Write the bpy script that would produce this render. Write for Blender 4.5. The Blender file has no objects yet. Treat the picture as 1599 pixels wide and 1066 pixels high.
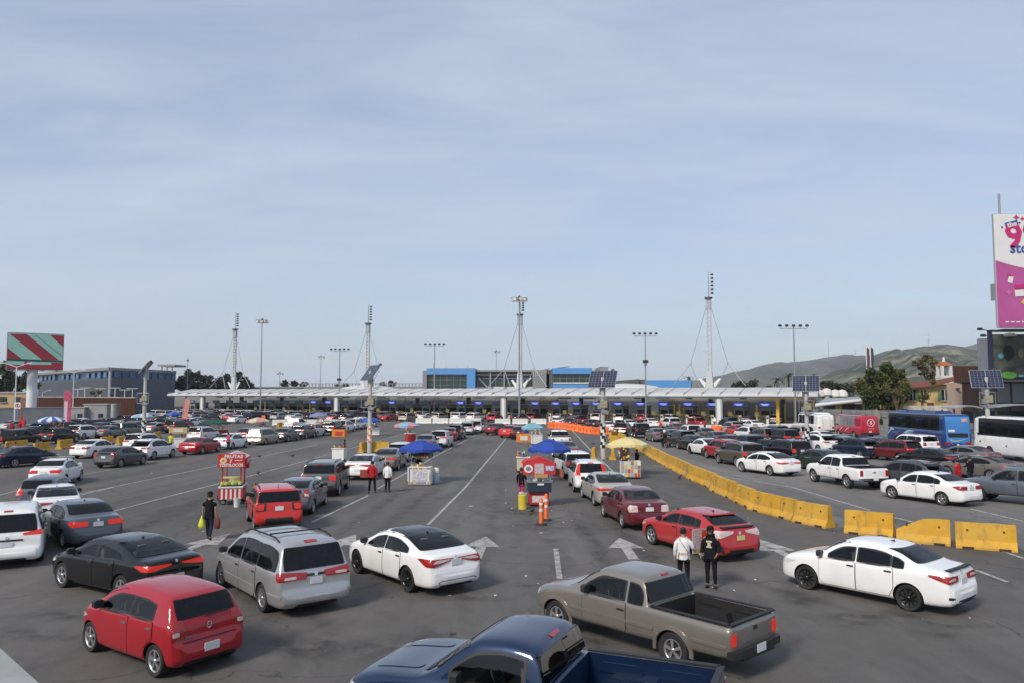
import bpy, bmesh, math, random
from mathutils import Vector, Matrix
from mathutils.bvhtree import BVHTree
R=math.radians
rng=random.Random(7)
scene=bpy.context.scene
COL=scene.collection
# ------------------------------------------------------------------ camera, sky, sun, exposure
FPX, HC, YH, CX, CY=1200.0, 5.3, 614.0, 799.5, 533.0
PITCH=math.atan((YH-CY)/FPX)
cam_d=bpy.data.cameras.new('camera')
cam=bpy.data.objects.new('camera', cam_d)
COL.objects.link(cam)
cam.location=(0, 0, HC)
cam.rotation_euler=(R(90)+PITCH, 0, 0)
cam_d.sensor_width=36.0
cam_d.lens=36.0*FPX/1599.0
cam_d.clip_start=0.1
cam_d.clip_end=20000
scene.camera=cam
SUN_EL, SUN_AZ=40.0, 218.0
world=bpy.data.worlds.new('World')
scene.world=world
world.use_nodes=True
SKY_STRENGTH=0.1
SUN_STRENGTH=2.3
SUN_ANGLE=14.0
scene.view_settings.view_transform='Standard'
scene.view_settings.look='None'
scene.view_settings.exposure=0.45
scene.view_settings.gamma=1.0
scene.view_settings.use_curve_mapping=False
scene.cycles.use_denoising=True
scene.cycles.max_bounces=6
scene.cycles.diffuse_bounces=2
scene.cycles.glossy_bounces=3
scene.cycles.transmission_bounces=4
def build_world():
 nt=world.node_tree
 nt.nodes.clear()
 N, L=nt.nodes.new, nt.links.new
 out=N('ShaderNodeOutputWorld')
 bg=N('ShaderNodeBackground')
 bg.inputs['Strength'].default_value=SKY_STRENGTH
 sky=N('ShaderNodeTexSky')
 sky.sky_type='NISHITA'
 sky.sun_disc=False
 sky.sun_elevation=R(SUN_EL)
 sky.sun_rotation=R(SUN_AZ)
 sky.air_density=1.0
 sky.dust_density=1.2
 sky.ozone_density=2.0
 tc=N('ShaderNodeTexCoord')
 sep=N('ShaderNodeSeparateXYZ')
 L(tc.outputs['Generated'], sep.inputs[0])
 zmax=N('ShaderNodeMath');zmax.operation='MAXIMUM';zmax.inputs[1].default_value=0.0
 L(sep.outputs['Z'], zmax.inputs[0])
 zadd=N('ShaderNodeMath');zadd.operation='ADD';zadd.inputs[1].default_value=0.16
 L(zmax.outputs[0], zadd.inputs[0])
 dx=N('ShaderNodeMath');dx.operation='DIVIDE'
 dy=N('ShaderNodeMath');dy.operation='DIVIDE'
 L(sep.outputs['X'], dx.inputs[0]);L(zadd.outputs[0], dx.inputs[1])
 L(sep.outputs['Y'], dy.inputs[0]);L(zadd.outputs[0], dy.inputs[1])
 comb=N('ShaderNodeCombineXYZ')
 L(dx.outputs[0], comb.inputs[0]);L(dy.outputs[0], comb.inputs[1])
 mp=N('ShaderNodeMapping')
 mp.inputs['Rotation'].default_value=(0, 0, R(12))
 mp.inputs['Scale'].default_value=(0.5, 1.1, 1.0)
 L(comb.outputs[0], mp.inputs[0])
 n1=N('ShaderNodeTexNoise')
 n1.inputs['Scale'].default_value=1.1
 n1.inputs['Detail'].default_value=7.0
 n1.inputs['Roughness'].default_value=0.52
 n1.inputs['Distortion'].default_value=0.5
 L(mp.outputs[0], n1.inputs['Vector'])
 n2=N('ShaderNodeTexNoise')
 n2.inputs['Scale'].default_value=3.4
 n2.inputs['Detail'].default_value=8.0
 n2.inputs['Roughness'].default_value=0.6
 n2.inputs['Distortion'].default_value=0.9
 mp2=N('ShaderNodeMapping')
 mp2.inputs['Rotation'].default_value=(0, 0, R(22))
 mp2.inputs['Scale'].default_value=(0.36, 1.0, 1.0)
 L(comb.outputs[0], mp2.inputs[0])
 L(mp2.outputs[0], n2.inputs['Vector'])
 avg=N('ShaderNodeMixRGB')
 avg.inputs['Fac'].default_value=0.35
 L(n1.outputs['Fac'], avg.inputs['Color1'])
 L(n2.outputs['Fac'], avg.inputs['Color2'])
 cr=N('ShaderNodeValToRGB')
 cr.color_ramp.elements[0].position=0.38
 cr.color_ramp.elements[0].color=(0.42, 0.42, 0.42, 1)
 cr.color_ramp.elements[1].position=0.62
 cr.color_ramp.elements[1].color=(0.90, 0.90, 0.90, 1)
 L(avg.outputs[0], cr.inputs[0])
 mix=N('ShaderNodeMixRGB')
 mix.inputs['Color2'].default_value=(4.25, 4.85, 5.95, 1)
 L(cr.outputs[0], mix.inputs['Fac'])
 L(sky.outputs[0], mix.inputs['Color1'])
 L(mix.outputs[0], bg.inputs[0])
 L(bg.outputs[0], out.inputs[0])
build_world()
sun_d=bpy.data.lights.new('sun', 'SUN')
sun_d.energy=SUN_STRENGTH
sun_d.angle=R(SUN_ANGLE)
sun_d.color=(1.0, 0.91, 0.79)
sun=bpy.data.objects.new('sun', sun_d)
COL.objects.link(sun)
_az=R(SUN_AZ)
_sv=Vector((math.sin(_az)*math.cos(R(SUN_EL)), math.cos(_az)*math.cos(R(SUN_EL)), math.sin(R(SUN_EL))))
sun.rotation_euler=_sv.to_track_quat('Z', 'Y').to_euler()
# ------------------------------------------------------------------ picture point -> place on the ground (or at a depth)
_cp, _sp=math.cos(PITCH), math.sin(PITCH)
def ray(px, py):
 u, v=px-CX, CY-py
 return Vector((u, FPX*_cp-v*_sp, FPX*_sp+v*_cp))
def G(px, py, z=0.0):
 d=ray(px, py)
 t=(z-HC)/d.z
 return Vector((d.x*t, d.y*t, z))
def P(px, py, Y):
 d=ray(px, py)
 t=Y/d.y
 return Vector((d.x*t, Y, HC+d.z*t))
# ------------------------------------------------------------------ materials
def lin(c):
 return tuple(((v/12.92)if v<=0.04045 else((v+0.055)/1.055)**2.4)for v in c)
def hexc(h):
 return lin(tuple(int(h[i:i+2], 16)/255 for i in(0, 2, 4)))
MATS={}
def mat(name, col, rough=0.6, metal=0.0, coat=0.0, spec=0.5, var=0.0, scale=4.0, bump=0.0, alpha=1.0, emit=0.0, stretch=None, trans=0.0, dirt=0.0):
 if name in MATS:
  return MATS[name]
 m=bpy.data.materials.new(name)
 m.use_nodes=True
 nt=m.node_tree
 b=nt.nodes['Principled BSDF']
 b.inputs['Base Color'].default_value=(*col, 1)
 b.inputs['Roughness'].default_value=rough
 b.inputs['Metallic'].default_value=metal
 b.inputs['Coat Weight'].default_value=coat
 b.inputs['Coat Roughness'].default_value=0.04
 b.inputs['Specular IOR Level'].default_value=spec
 if trans:
  b.inputs['Transmission Weight'].default_value=trans
 if emit:
  b.inputs['Emission Color'].default_value=(*col, 1)
  b.inputs['Emission Strength'].default_value=emit
 if var or bump or dirt:
  tc=nt.nodes.new('ShaderNodeTexCoord')
  mp=nt.nodes.new('ShaderNodeMapping')
  if stretch:
   mp.inputs['Scale'].default_value=stretch
  nt.links.new(tc.outputs['Object'], mp.inputs[0])
  n=nt.nodes.new('ShaderNodeTexNoise')
  n.inputs['Scale'].default_value=scale
  n.inputs['Detail'].default_value=6
  n.inputs['Roughness'].default_value=0.62
  nt.links.new(mp.outputs[0], n.inputs['Vector'])
  last=None
  if var:
   mr=nt.nodes.new('ShaderNodeMapRange')
   mr.inputs['From Min'].default_value=0.3
   mr.inputs['From Max'].default_value=0.7
   mr.inputs['To Min'].default_value=1-var
   mr.inputs['To Max'].default_value=1+var
   nt.links.new(n.outputs['Fac'], mr.inputs['Value'])
   mx=nt.nodes.new('ShaderNodeMixRGB')
   mx.blend_type='MULTIPLY'
   mx.inputs['Fac'].default_value=1
   mx.inputs['Color1'].default_value=(*col, 1)
   nt.links.new(mr.outputs[0], mx.inputs['Color2'])
   nt.links.new(mx.outputs[0], b.inputs['Base Color'])
   last=mx.outputs[0]
  if dirt:
   n2=nt.nodes.new('ShaderNodeTexNoise')
   n2.inputs['Scale'].default_value=scale*0.35
   n2.inputs['Detail'].default_value=8
   nt.links.new(mp.outputs[0], n2.inputs['Vector'])
   mr2=nt.nodes.new('ShaderNodeMapRange')
   mr2.inputs['From Min'].default_value=0.5
   mr2.inputs['From Max'].default_value=0.72
   mr2.inputs['To Max'].default_value=dirt
   nt.links.new(n2.outputs['Fac'], mr2.inputs['Value'])
   mx2=nt.nodes.new('ShaderNodeMixRGB')
   mx2.inputs['Color1'].default_value=(*col, 1)
   mx2.inputs['Color2'].default_value=(0.13, 0.115, 0.1, 1)
   nt.links.new(mr2.outputs[0], mx2.inputs['Fac'])
   if last:
    nt.links.new(last, mx2.inputs['Color1'])
   nt.links.new(mx2.outputs[0], b.inputs['Base Color'])
  if bump:
   bp=nt.nodes.new('ShaderNodeBump')
   bp.inputs['Strength'].default_value=bump
   bp.inputs['Distance'].default_value=0.05
   nt.links.new(n.outputs['Fac'], bp.inputs['Height'])
   nt.links.new(bp.outputs[0], b.inputs['Normal'])
 MATS[name]=m
 return m
# ------------------------------------------------------------------ mesh builder
class MB:
 def __init__(self):
  self.v, self.f, self.m, self.s=[], [], [], []
  self.mats=[]
 def mi(self, m):
  if m not in self.mats:
   self.mats.append(m)
  return self.mats.index(m)
 def add(self, vs, fs, m, smooth=False):
  o=len(self.v)
  self.v.extend(Vector(p)for p in vs)
  i=self.mi(m)
  for f in fs:
   self.f.append(tuple(o+k for k in f));self.m.append(i);self.s.append(smooth)
  return self
 def box(self, c, s, m, rz=0.0, rot=None, taper=1.0):
  hx, hy, hz=s[0]/2, s[1]/2, s[2]/2
  vs=[]
  for z in(-1, 1):
   k=taper if z>0 else 1.0
   for x, y in((-1, -1), (1, -1), (1, 1), (-1, 1)):
    vs.append(Vector((x*hx*k, y*hy*k, z*hz)))
  M=rot if rot is not None else Matrix.Rotation(rz, 3, 'Z')
  c=Vector(c)
  vs=[M@p+c for p in vs]
  return self.add(vs, [(3, 2, 1, 0), (4, 5, 6, 7), (0, 1, 5, 4), (1, 2, 6, 5), (2, 3, 7, 6), (3, 0, 4, 7)], m)
 def cyl(self, p0, p1, r0, m, r1=None, n=8, caps=True, smooth=True):
  p0, p1=Vector(p0), Vector(p1)
  r1=r0 if r1 is None else r1
  d=(p1-p0).normalized()
  a=d.orthogonal().normalized()
  b=d.cross(a)
  vs=[]
  for p, r in((p0, r0), (p1, r1)):
   for k in range(n):
    t=2*math.pi*k/n
    vs.append(p+(a*math.cos(t)+b*math.sin(t))*r)
  fs=[(k, (k+1)%n, n+(k+1)%n, n+k)for k in range(n)]
  self.add(vs, fs, m, smooth)
  if caps:
   self.add(vs, [tuple(reversed(range(n))), tuple(range(n, 2*n))], m, False)
  return self
 def tube(self, pts, r, m, n=6):
  for a, b in zip(pts[:-1], pts[1:]):
   self.cyl(a, b, r, m, n=n)
  return self
 def lathe(self, prof, m, n=20, axis='Z', c=(0, 0, 0), smooth=True, a0=0.0, sweep=2*math.pi):
  c=Vector(c)
  full=abs(sweep-2*math.pi)<1e-6
  cnt=n if full else n+1
  vs=[]
  for r, h in prof:
   for k in range(cnt):
    t=a0+sweep*k/n
    if axis=='Z':
     p=Vector((r*math.cos(t), r*math.sin(t), h))
    else:
     p=Vector((r*math.cos(t), h, r*math.sin(t)))
    vs.append(p+c)
  fs=[]
  for i in range(len(prof)-1):
   for k in range(n):
    k2=(k+1)%cnt
    q=(i*cnt+k, i*cnt+k2, (i+1)*cnt+k2, (i+1)*cnt+k)
    fs.append(q if axis=='Z' else q[::-1])
  return self.add(vs, fs, m, smooth)
 def prism(self, poly, z0, z1, m, fn=None, smooth=False):
  """poly of 2D points extruded; fn maps (a, b, h) to 3D"""
  fn=fn or(lambda a, b, h:(a, b, h))
  n=len(poly)
  vs=[fn(a, b, z0)for a, b in poly]+[fn(a, b, z1)for a, b in poly]
  fs=[tuple(reversed(range(n))), tuple(range(n, 2*n))]+[(k, (k+1)%n, n+(k+1)%n, n+k)for k in range(n)]
  return self.add(vs, fs, m, smooth)
 def quad(self, a, b, c, d, m):
  return self.add([a, b, c, d], [(0, 1, 2, 3)], m)
 def join(self, me, M=None, matmap=None):
  M=M or Matrix.Identity(4)
  o=len(self.v)
  self.v.extend(M@v.co for v in me.vertices)
  idx=[self.mi((matmap or{}).get(mm, mm))for mm in me.materials]
  for p in me.polygons:
   self.f.append(tuple(o+k for k in p.vertices))
   self.m.append(idx[p.material_index]);self.s.append(p.use_smooth)
  return self
 def mesh(self, name, sharp=None):
  me=bpy.data.meshes.new(name)
  me.from_pydata([tuple(v)for v in self.v], [], self.f)
  for mm in self.mats:
   me.materials.append(mm)
  me.polygons.foreach_set('material_index', self.m)
  me.polygons.foreach_set('use_smooth', self.s)
  me.update()
  if sharp is not None:
   me.set_sharp_from_angle(angle=R(sharp))
  return me
 def build(self, name, parent=None, loc=None, rz=None, sharp=None):
  return link(name, self.mesh(name, sharp), parent, loc, rz)
def link(name, me, parent=None, loc=None, rz=None):
 o=bpy.data.objects.new(name, me)
 COL.objects.link(o)
 if parent is not None:
  o.parent=parent
 if loc is not None:
  o.location=loc
 if rz is not None:
  o.rotation_euler=(0, 0, rz)
 return o
def empty(name, loc=(0, 0, 0), rz=0.0):
 return link(name, None, None, loc, rz)
def tag(o, label, cat, group=None):
 o['label']=label;o['category']=cat
 if group:
  o['group']=group
 return o
def struct(o):
 o['kind']='structure';return o
def recalc(me):
 bm=bmesh.new();bm.from_mesh(me)
 bmesh.ops.recalc_face_normals(bm, faces=bm.faces)
 bm.to_mesh(me);bm.free()
def text_mesh(txt, size, m, depth=0.004, align='CENTER', bold=0.0):
 cu=bpy.data.curves.new('lettering', 'FONT')
 cu.body=txt;cu.size=size;cu.extrude=depth;cu.align_x=align;cu.align_y='CENTER'
 cu.offset=bold
 cu.resolution_u=2
 o=bpy.data.objects.new('lettering', cu)
 COL.objects.link(o)
 dg=bpy.context.evaluated_depsgraph_get()
 me=bpy.data.meshes.new_from_object(o.evaluated_get(dg))
 bpy.data.objects.remove(o)
 me.materials.clear();me.materials.append(m)
 return me
UPRIGHT=Matrix.Rotation(R(90), 4, 'X')
def letters(txt, size, m, parent, loc, rz=0.0, depth=0.004, align='CENTER', bold=0.0, width=None, rot=None, name='lettering'):
 me=text_mesh(txt, size, m, depth, align, bold)
 if width:
  xs=[v.co.x for v in me.vertices]
  k=width/max(1e-6, max(xs)-min(xs))
  me.transform(Matrix.Diagonal((k, 1, 1, 1)))
 if rot is not None:
  me.transform(rot)
 me.transform(UPRIGHT)
 return link(name, me, parent, loc, rz)
def pchip(pts):
 xs=[p[0]for p in pts];ys=[p[1]for p in pts];n=len(xs)
 h=[xs[i+1]-xs[i]for i in range(n-1)]
 d=[(ys[i+1]-ys[i])/h[i]for i in range(n-1)]
 m=[0.0]*n
 m[0], m[-1]=d[0], d[-1]
 for i in range(1, n-1):
  if d[i-1]*d[i]<=0:
   m[i]=0
  else:
   w1, w2=2*h[i]+h[i-1], h[i]+2*h[i-1]
   m[i]=(w1+w2)/(w1/d[i-1]+w2/d[i])
 def f(x):
  if x<=xs[0]:return ys[0]
  if x>=xs[-1]:return ys[-1]
  i=0
  while x>xs[i+1]:i+=1
  t=(x-xs[i])/h[i]
  return((1+2*t)*(1-t)**2*ys[i]+t*(1-t)**2*h[i]*m[i]+t*t*(3-2*t)*ys[i+1]+t*t*(t-1)*h[i]*m[i+1])
 return f
_ORD='first second third fourth fifth sixth seventh eighth ninth tenth eleventh twelfth thirteenth fourteenth fifteenth sixteenth seventeenth eighteenth nineteenth twentieth'.split()
def ordw(n):
 if n<=20:return _ORD[n-1]
 t={2:'twenty', 3:'thirty', 4:'forty', 5:'fifty', 6:'sixty', 7:'seventy'}[n//10]
 return t+'-'+_ORD[n%10-1]if n%10 else{30:'thirtieth', 40:'fortieth', 50:'fiftieth', 60:'sixtieth', 70:'seventieth'}[n]
# ------------------------------------------------------------------ car materials
def paint(name, col, metal=0.0, rough=0.38, dirt=0.07):
 m=mat(name+'_car_paint', col, rough, metal, coat=1.0, spec=0.1, var=0.05, scale=2.5, dirt=dirt)
 return m
def car_glass(name, tint):
 m=bpy.data.materials.new(name);m.use_nodes=True
 nt=m.node_tree;nt.nodes.clear();N, L=nt.nodes.new, nt.links.new
 o=N('ShaderNodeOutputMaterial');mx=N('ShaderNodeMixShader');fr=N('ShaderNodeFresnel');tr=N('ShaderNodeBsdfTransparent');gl=N('ShaderNodeBsdfGlossy')
 fr.inputs['IOR'].default_value=1.52;gl.inputs['Roughness'].default_value=.02
 n=N('ShaderNodeTexNoise');n.inputs['Scale'].default_value=1.3;n.inputs['Detail'].default_value=4
 tc=N('ShaderNodeTexCoord');L(tc.outputs['Object'], n.inputs['Vector'])
 cr=N('ShaderNodeMixRGB');cr.inputs['Color1'].default_value=(*[t*.8 for t in tint], 1);cr.inputs['Color2'].default_value=(*[t*1.2 for t in tint], 1)
 L(n.outputs['Fac'], cr.inputs['Fac']);L(cr.outputs[0], tr.inputs['Color'])
 L(fr.outputs[0], mx.inputs['Fac']);L(tr.outputs[0], mx.inputs[1]);L(gl.outputs[0], mx.inputs[2]);L(mx.outputs[0], o.inputs[0])
 return m
M_CABIN=mat('cabin_lining', (.085, .083, .08), .9, var=.2, scale=4)
M_SEAT=mat('car_seat_cloth', (.13, .125, .12), .9, var=.2, scale=6)
M_PANEG=mat('tinted_car_glass', (0.008, 0.010, 0.012), 0.03, 0, coat=0.0, spec=0.32, var=0.3, scale=1.5)
M_PANEG2=mat('light_tinted_car_glass', (0.035, 0.042, 0.046), 0.03, 0, spec=0.42, var=0.45, scale=2.2)
M_GLASS=car_glass('tinted_see_through_glass', (.24, .25, .26));M_GLASS2=car_glass('clear_see_through_glass', (.72, .76, .76));M_GLASSD=car_glass('dark_privacy_glass', (.04, .042, .045))
M_BLK=mat('black_car_plastic', (0.018, 0.018, 0.02), 0.55, var=0.15, scale=9)
M_SEAM=mat('dark_panel_gap', (0.006, 0.006, 0.006), 0.8)
M_TYRE=mat('tyre_rubber', (0.02, 0.02, 0.021), 0.75, var=0.25, scale=14)
M_ARCH=mat('wheel_arch_black', (0.008, 0.008, 0.008), 0.9)
M_RIM=mat('alloy_rim', (0.55, 0.55, 0.56), 0.3, 0.8)
M_RIMB=mat('black_rim', (0.012, 0.012, 0.013), 0.3, 0.0, coat=0.4)
M_RIMD=mat('dark_brake_disc', (0.03, 0.03, 0.03), 0.6)  # dark disc behind the spokes, for the brake
M_CHROME=mat('chrome_trim', (0.7, 0.7, 0.72), 0.15, 1.0)
M_TAIL=mat('red_tail_lens', (0.33, 0.012, 0.012), 0.12, coat=0.6, var=0.25, scale=22)
M_TAILW=mat('clear_tail_lens', (0.62, 0.50, 0.48), 0.12, coat=0.6, var=0.2, scale=18)
M_LIT=mat('lit_brake_light', (0.26, 0.008, 0.008), 0.2, emit=0.32)
M_LIT.node_tree.nodes['Principled BSDF'].inputs['Emission Color'].default_value=(.85, .045, .025, 1)
M_AMBER=mat('amber_lens', (0.75, 0.2, 0.02), 0.2, coat=0.5)
M_HEAD=mat('headlight_lens', (0.6, 0.62, 0.63), 0.1, coat=0.8)
M_PLATE=mat('licence_plate_white', (0.68, 0.69, 0.7), 0.4, var=0.22, scale=60)
M_PLATEY=mat('licence_plate_yellow', (0.62, 0.55, 0.22), 0.4, var=0.3, scale=60)
M_BED=mat('black_bed_liner', (0.014, 0.014, 0.015), 0.65, bump=0.2, scale=30, var=0.2)
PAINT=dict(white=paint('white', (0.80, 0.80, 0.79)), pearl=paint('pearl_white', (0.70, 0.70, 0.67)), silver=paint('silver', (0.44, 0.44, 0.44), 0.55, 0.35), grey=paint('dark_grey', (0.075, 0.08, 0.085), 0.3), steel=paint('steel_grey', (0.17, 0.18, 0.19), 0.4), slate=paint('slate_blue_grey', (0.075, 0.09, 0.11), 0.3), black=paint('black', (0.004, 0.004, 0.005), dirt=.015), red=paint('red', (0.34, 0.010, 0.020)), bright=paint('bright_red', (0.52, 0.022, 0.016)), coral=paint('dusty_red', (0.42, 0.028, 0.030)), maroon=paint('maroon', (0.13, 0.012, 0.018), 0.2), navy=paint('navy_blue', (0.012, 0.02, 0.05), 0.2), blue=paint('deep_blue', (0.009, 0.024, 0.068), 0.25, 0.3), beige=paint('beige', (0.46, 0.44, 0.38), 0.25), gold=paint('pewter', (0.25, 0.225, 0.20), 0.5, 0.36), brown=paint('brown', (0.10, 0.085, 0.07), 0.3), taupe=paint('taupe', (0.17, 0.15, 0.13), 0.35), green=paint('dark_green', (0.02, 0.045, 0.035), 0.2), champagne=paint('champagne', (0.36, 0.33, 0.28), 0.45), greyblue=paint('grey_blue', (0.13, 0.15, 0.18), 0.4), royal=paint('royal_blue', (0.015, 0.03, 0.17), 0.1), orange=paint('orange', (0.6, 0.16, 0.02)))
def rnd(poly, r=0.05, n=3):
 out=[]
 k=len(poly)
 for i in range(k):
  a, b, c=Vector(poly[i-1]), Vector(poly[i]), Vector(poly[(i+1)%k])
  la, lc=(a-b).length, (c-b).length
  p=b+(a-b)*min(r/la, 0.45);q=b+(c-b)*min(r/lc, 0.45)
  for j in range(n+1):
   t=j/n
   out.append((1-t)**2*p+2*t*(1-t)*b+t*t*q)
 return dense(out)
def dense(pts, step=0.14):
 out=[]
 for i in range(len(pts)):
  a, b=Vector(pts[i]), Vector(pts[(i+1)%len(pts)])
  n=max(1, math.ceil((b-a).length/step))
  for j in range(n):
   out.append(a.lerp(b, j/n))
 return out
class Design:
 def __init__(s, L, W, wb, fo, r, top, belt, half, bot, tumble=0.36, bed=None, tw=0.2, edge=0.095, arch=0.055):
  s.edge=edge
  s.L, s.W, s.wb, s.fo, s.r, s.tw=L, W, wb, fo, r, tw
  s.ro=L-fo-wb
  s.xr, s.xf=s.ro, s.ro+wb
  s.top, s.belt, s.halfw, s.bot=pchip(top), pchip(belt), pchip(half), pchip(bot)
  s.tumble, s.bed, s.arch=tumble, bed, arch
  s.toppts=top
  s.zmax=max(p[1]for p in top)
  s.xroof=max(top, key=lambda p:p[1])[0]
  xs=set([0.0, L]+[p[0]for p in top]+[p[0]for p in half])
  x=0.0
  while x<L:
   xs.add(round(x, 4));x+=0.13
  xs=sorted(xs)
  out=[xs[0]]
  for x in xs[1:]:
   a=out[-1]
   if x-a<0.006:
    continue
   n=max(1, math.ceil(abs(s.top(x)-s.top(a))/0.075), math.ceil(abs(s.halfw(x)-s.halfw(a))/0.05))
   for j in range(1, n+1):
    out.append(a+(x-a)*j/n)
  s.xs=out
  s.make()
 def sec(s, x):
  zb, zt, w=s.bot(x), s.top(x), s.halfw(x)
  zs=min(s.belt(x), zt-0.02)
  zb=min(zb, zs-0.1)
  h=zs-zb
  g=zt-zs
  k=min(1.0, g/0.2)
  drop=min(s.edge, 0.42*g)+0.008
  yb=0.955*w
  zr=zt-drop
  yr=max(yb-s.tumble*(zr-zs)-0.02, 0.3*w)
  P_=[(0, zb), (0.78*w, zb), (0.93*w, zb+0.03), (0.98*w, zb+0.14*h+.02), (0.997*w, zb+0.38*h), (w, zb+0.64*h), (0.99*w, zb+0.84*h), (0.972*w, zb+0.96*h), (yb, zs)]
  P_.append((yb-(yb-yr)*0.10*k-0.004, zs+(zr-zs)*0.10))
  P_+=[(yb-(yb-yr)*0.6, zs+(zr-zs)*0.64), (yr, zr), (0.92*yr, zr+0.55*drop), (0.74*yr, zr+0.86*drop), (0.4*yr, zt), (0, zt)]
  for it in range(1):
   q=[P_[0]]
   for a, b in zip(P_[:-1], P_[1:]):
    q.append((a[0]*.75+b[0]*.25, a[1]*.75+b[1]*.25))
    q.append((a[0]*.25+b[0]*.75, a[1]*.25+b[1]*.75))
   q.append(P_[-1])
   P_=q
  P_[1]=(max(P_[1][0], 0.02), P_[1][1])
  return P_
 def rail(s, x):
  zt, w=s.top(x), s.halfw(x)
  zs=min(s.belt(x), zt-0.02)
  g=zt-zs
  drop=min(s.edge, 0.42*g)+0.008
  zr=zt-drop
  return max(0.955*w-s.tumble*(zr-zs)-0.02, 0.3*w), zr
 def make(s):
  vs, fs=[], []
  n=None
  for x in s.xs:
   h=s.sec(x)
   n=len(h)
   ring=[(x, y, z)for y, z in h]+[(x, -y, z)for y, z in reversed(h[1:-1])]
   vs+=ring
  c=2*n-2
  m=len(s.xs)
  for i in range(m-1):
   for k in range(c):
    fs.append((i*c+k, i*c+(k+1)%c, (i+1)*c+(k+1)%c, (i+1)*c+k))
  for i, dx in((0, -0.02), (m-1, 0.02)):
   base=len(vs)
   ring=[Vector(v)for v in vs[i*c:(i+1)*c]]
   ce=sum(ring, Vector())/c
   for v in ring:
    q=ce+(v-ce)*0.55
    vs.append((q.x+dx, q.y, q.z))
   for k in range(c):
    a, b=i*c+k, i*c+(k+1)%c
    f=(a, b, base+(k+1)%c, base+k)
    fs.append(f if i else f[::-1])
   f=tuple(range(base, base+c))
   fs.append(f if i else f[::-1])
  me=bpy.data.meshes.new('car_body_raw')
  me.from_pydata(vs, [], fs)
  recalc(me)
  s.raw=me
  bm=bmesh.new();bm.from_mesh(me)
  s.bvh=BVHTree.FromBMesh(bm);bm.free()
  mb=MB()
  yi=s.W/2-s.tw-0.10
  for xw in(s.xr, s.xf):
   for sg in(-1, 1):
    mb.cyl((xw, sg*yi, s.r), (xw, sg*(s.W/2+0.3), s.r), s.r+s.arch, M_ARCH, n=28, smooth=False)
  if s.bed:
   x0, x1, yw, zf=s.bed
   mb.box(((x0+x1)/2, 0, zf+1), (x1-x0, 2*yw, 2), M_ARCH)
  cm=mb.mesh('arch_cutter')
  recalc(cm)
  co=link('arch_cutter', cm);bo=link('body', me)
  md=bo.modifiers.new('cut', 'BOOLEAN');md.object=co;md.operation='DIFFERENCE';md.solver='EXACT'
  dg=bpy.context.evaluated_depsgraph_get()
  body=bpy.data.meshes.new_from_object(bo.evaluated_get(dg))
  bpy.data.objects.remove(bo);bpy.data.objects.remove(co)
  body.materials.clear()
  for mm in(PAINT['white'], M_ARCH, M_BED, M_CABIN):
   body.materials.append(mm)
  s.body=s.finish(body)
 def finish(s, body):
  mi=[]
  for p in body.polygons:
   ce, i=p.center, 0
   q=s.bvh.find_nearest(ce)
   if q[3]is not None and q[3]>.009:
    i=1
   if i and s.bed and s.bed[0]-.004<ce.x<s.bed[1]+.004 and abs(ce.y)<s.bed[2]+.004 and s.bed[3]-.004<ce.z:
    i=2
   elif i and s.hollowed and ce.z>.44 and all(math.hypot(ce.x-xw, ce.z-s.r)>s.r+s.arch+.015 for xw in(s.xr, s.xf)):
    i=3
   mi.append(i)
  body.polygons.foreach_set('material_index', mi)
  body.polygons.foreach_set('use_smooth', [True]*len(mi))
  s.uncut=body.copy()
  body.transform(Matrix.Translation((-s.L/2, 0, 0)))
  body.set_sharp_from_angle(angle=R(34))
  body.name='car_body'
  return body
 hollowed=False
 def hollow(s, panes, rear, wind, kr):
  """cut a cabin and window openings, so that one looks through the glass"""
  if s.hollowed:return
  s.hollowed=True
  zr0, zf0=rear[0], wind[0]
  xa, xb=s.xat(zr0)+.05, s.xat(zf0, True)-.03
  vs, fs=[], []
  n=16
  for i in range(n+1):
   x=xa+(xb-xa)*i/n
   w=s.halfw(x);zt=s.top(x)-.045;yr, zr=s.rail(x)
   zs=min(s.belt(x), zt-.12);zr=max(min(zr-.02, zt-.02), zs+.02)
   fl=.45 if zt>.75 else zt-.25
   h=[(0, fl), (.82*w, fl), (.87*w, zs), (max(.2, yr-.06), zr), (max(.15, yr*.7), zt), (0, zt)]
   vs+=[(x, y, z)for y, z in h]+[(x, -y, z)for y, z in reversed(h[1:-1])]
  c=10
  for i in range(n):
   for k in range(c):
    fs.append((i*c+k, i*c+(k+1)%c, (i+1)*c+(k+1)%c, (i+1)*c+k))
  fs+=[tuple(range(c)), tuple(range(n*c, n*c+c))]
  m1=MB().add(vs, fs, M_ARCH).mesh('cutter_cabin')
  def shrink(ol, d_):
   ce=sum(ol, Vector((0, 0)))/len(ol)
   return[p+(ce-p).normalized()*d_ for p in ol]
  m2=MB()
  for ol in panes:
   for sg in(-1, 1):
    m2.prism(shrink(ol, .014), .25*sg, 1.4*sg, M_ARCH, fn=lambda a, b_, h:(a, h, b_))
  m3=MB()
  m3.prism(shrink(s.screen(*rear, k=kr), .016), -1, s.xat(rear[1])+.16, M_ARCH, fn=lambda a, b_, h:(h, a, b_))
  m3.prism(shrink(s.screen(*wind, k=.95, front=True), .016), s.xat(wind[1], True)-.16, s.L+1, M_ARCH, fn=lambda a, b_, h:(h, a, b_))
  bo=link('body', s.uncut)
  cs=[]
  for me in(m1, m2.mesh('cutter_side'), m3.mesh('cutter_ends')):
   recalc(me)
   co=link('cutter', me);cs.append(co)
   md=bo.modifiers.new('cut', 'BOOLEAN');md.object=co;md.operation='DIFFERENCE';md.solver='EXACT'
  dg=bpy.context.evaluated_depsgraph_get()
  body=bpy.data.meshes.new_from_object(bo.evaluated_get(dg))
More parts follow.
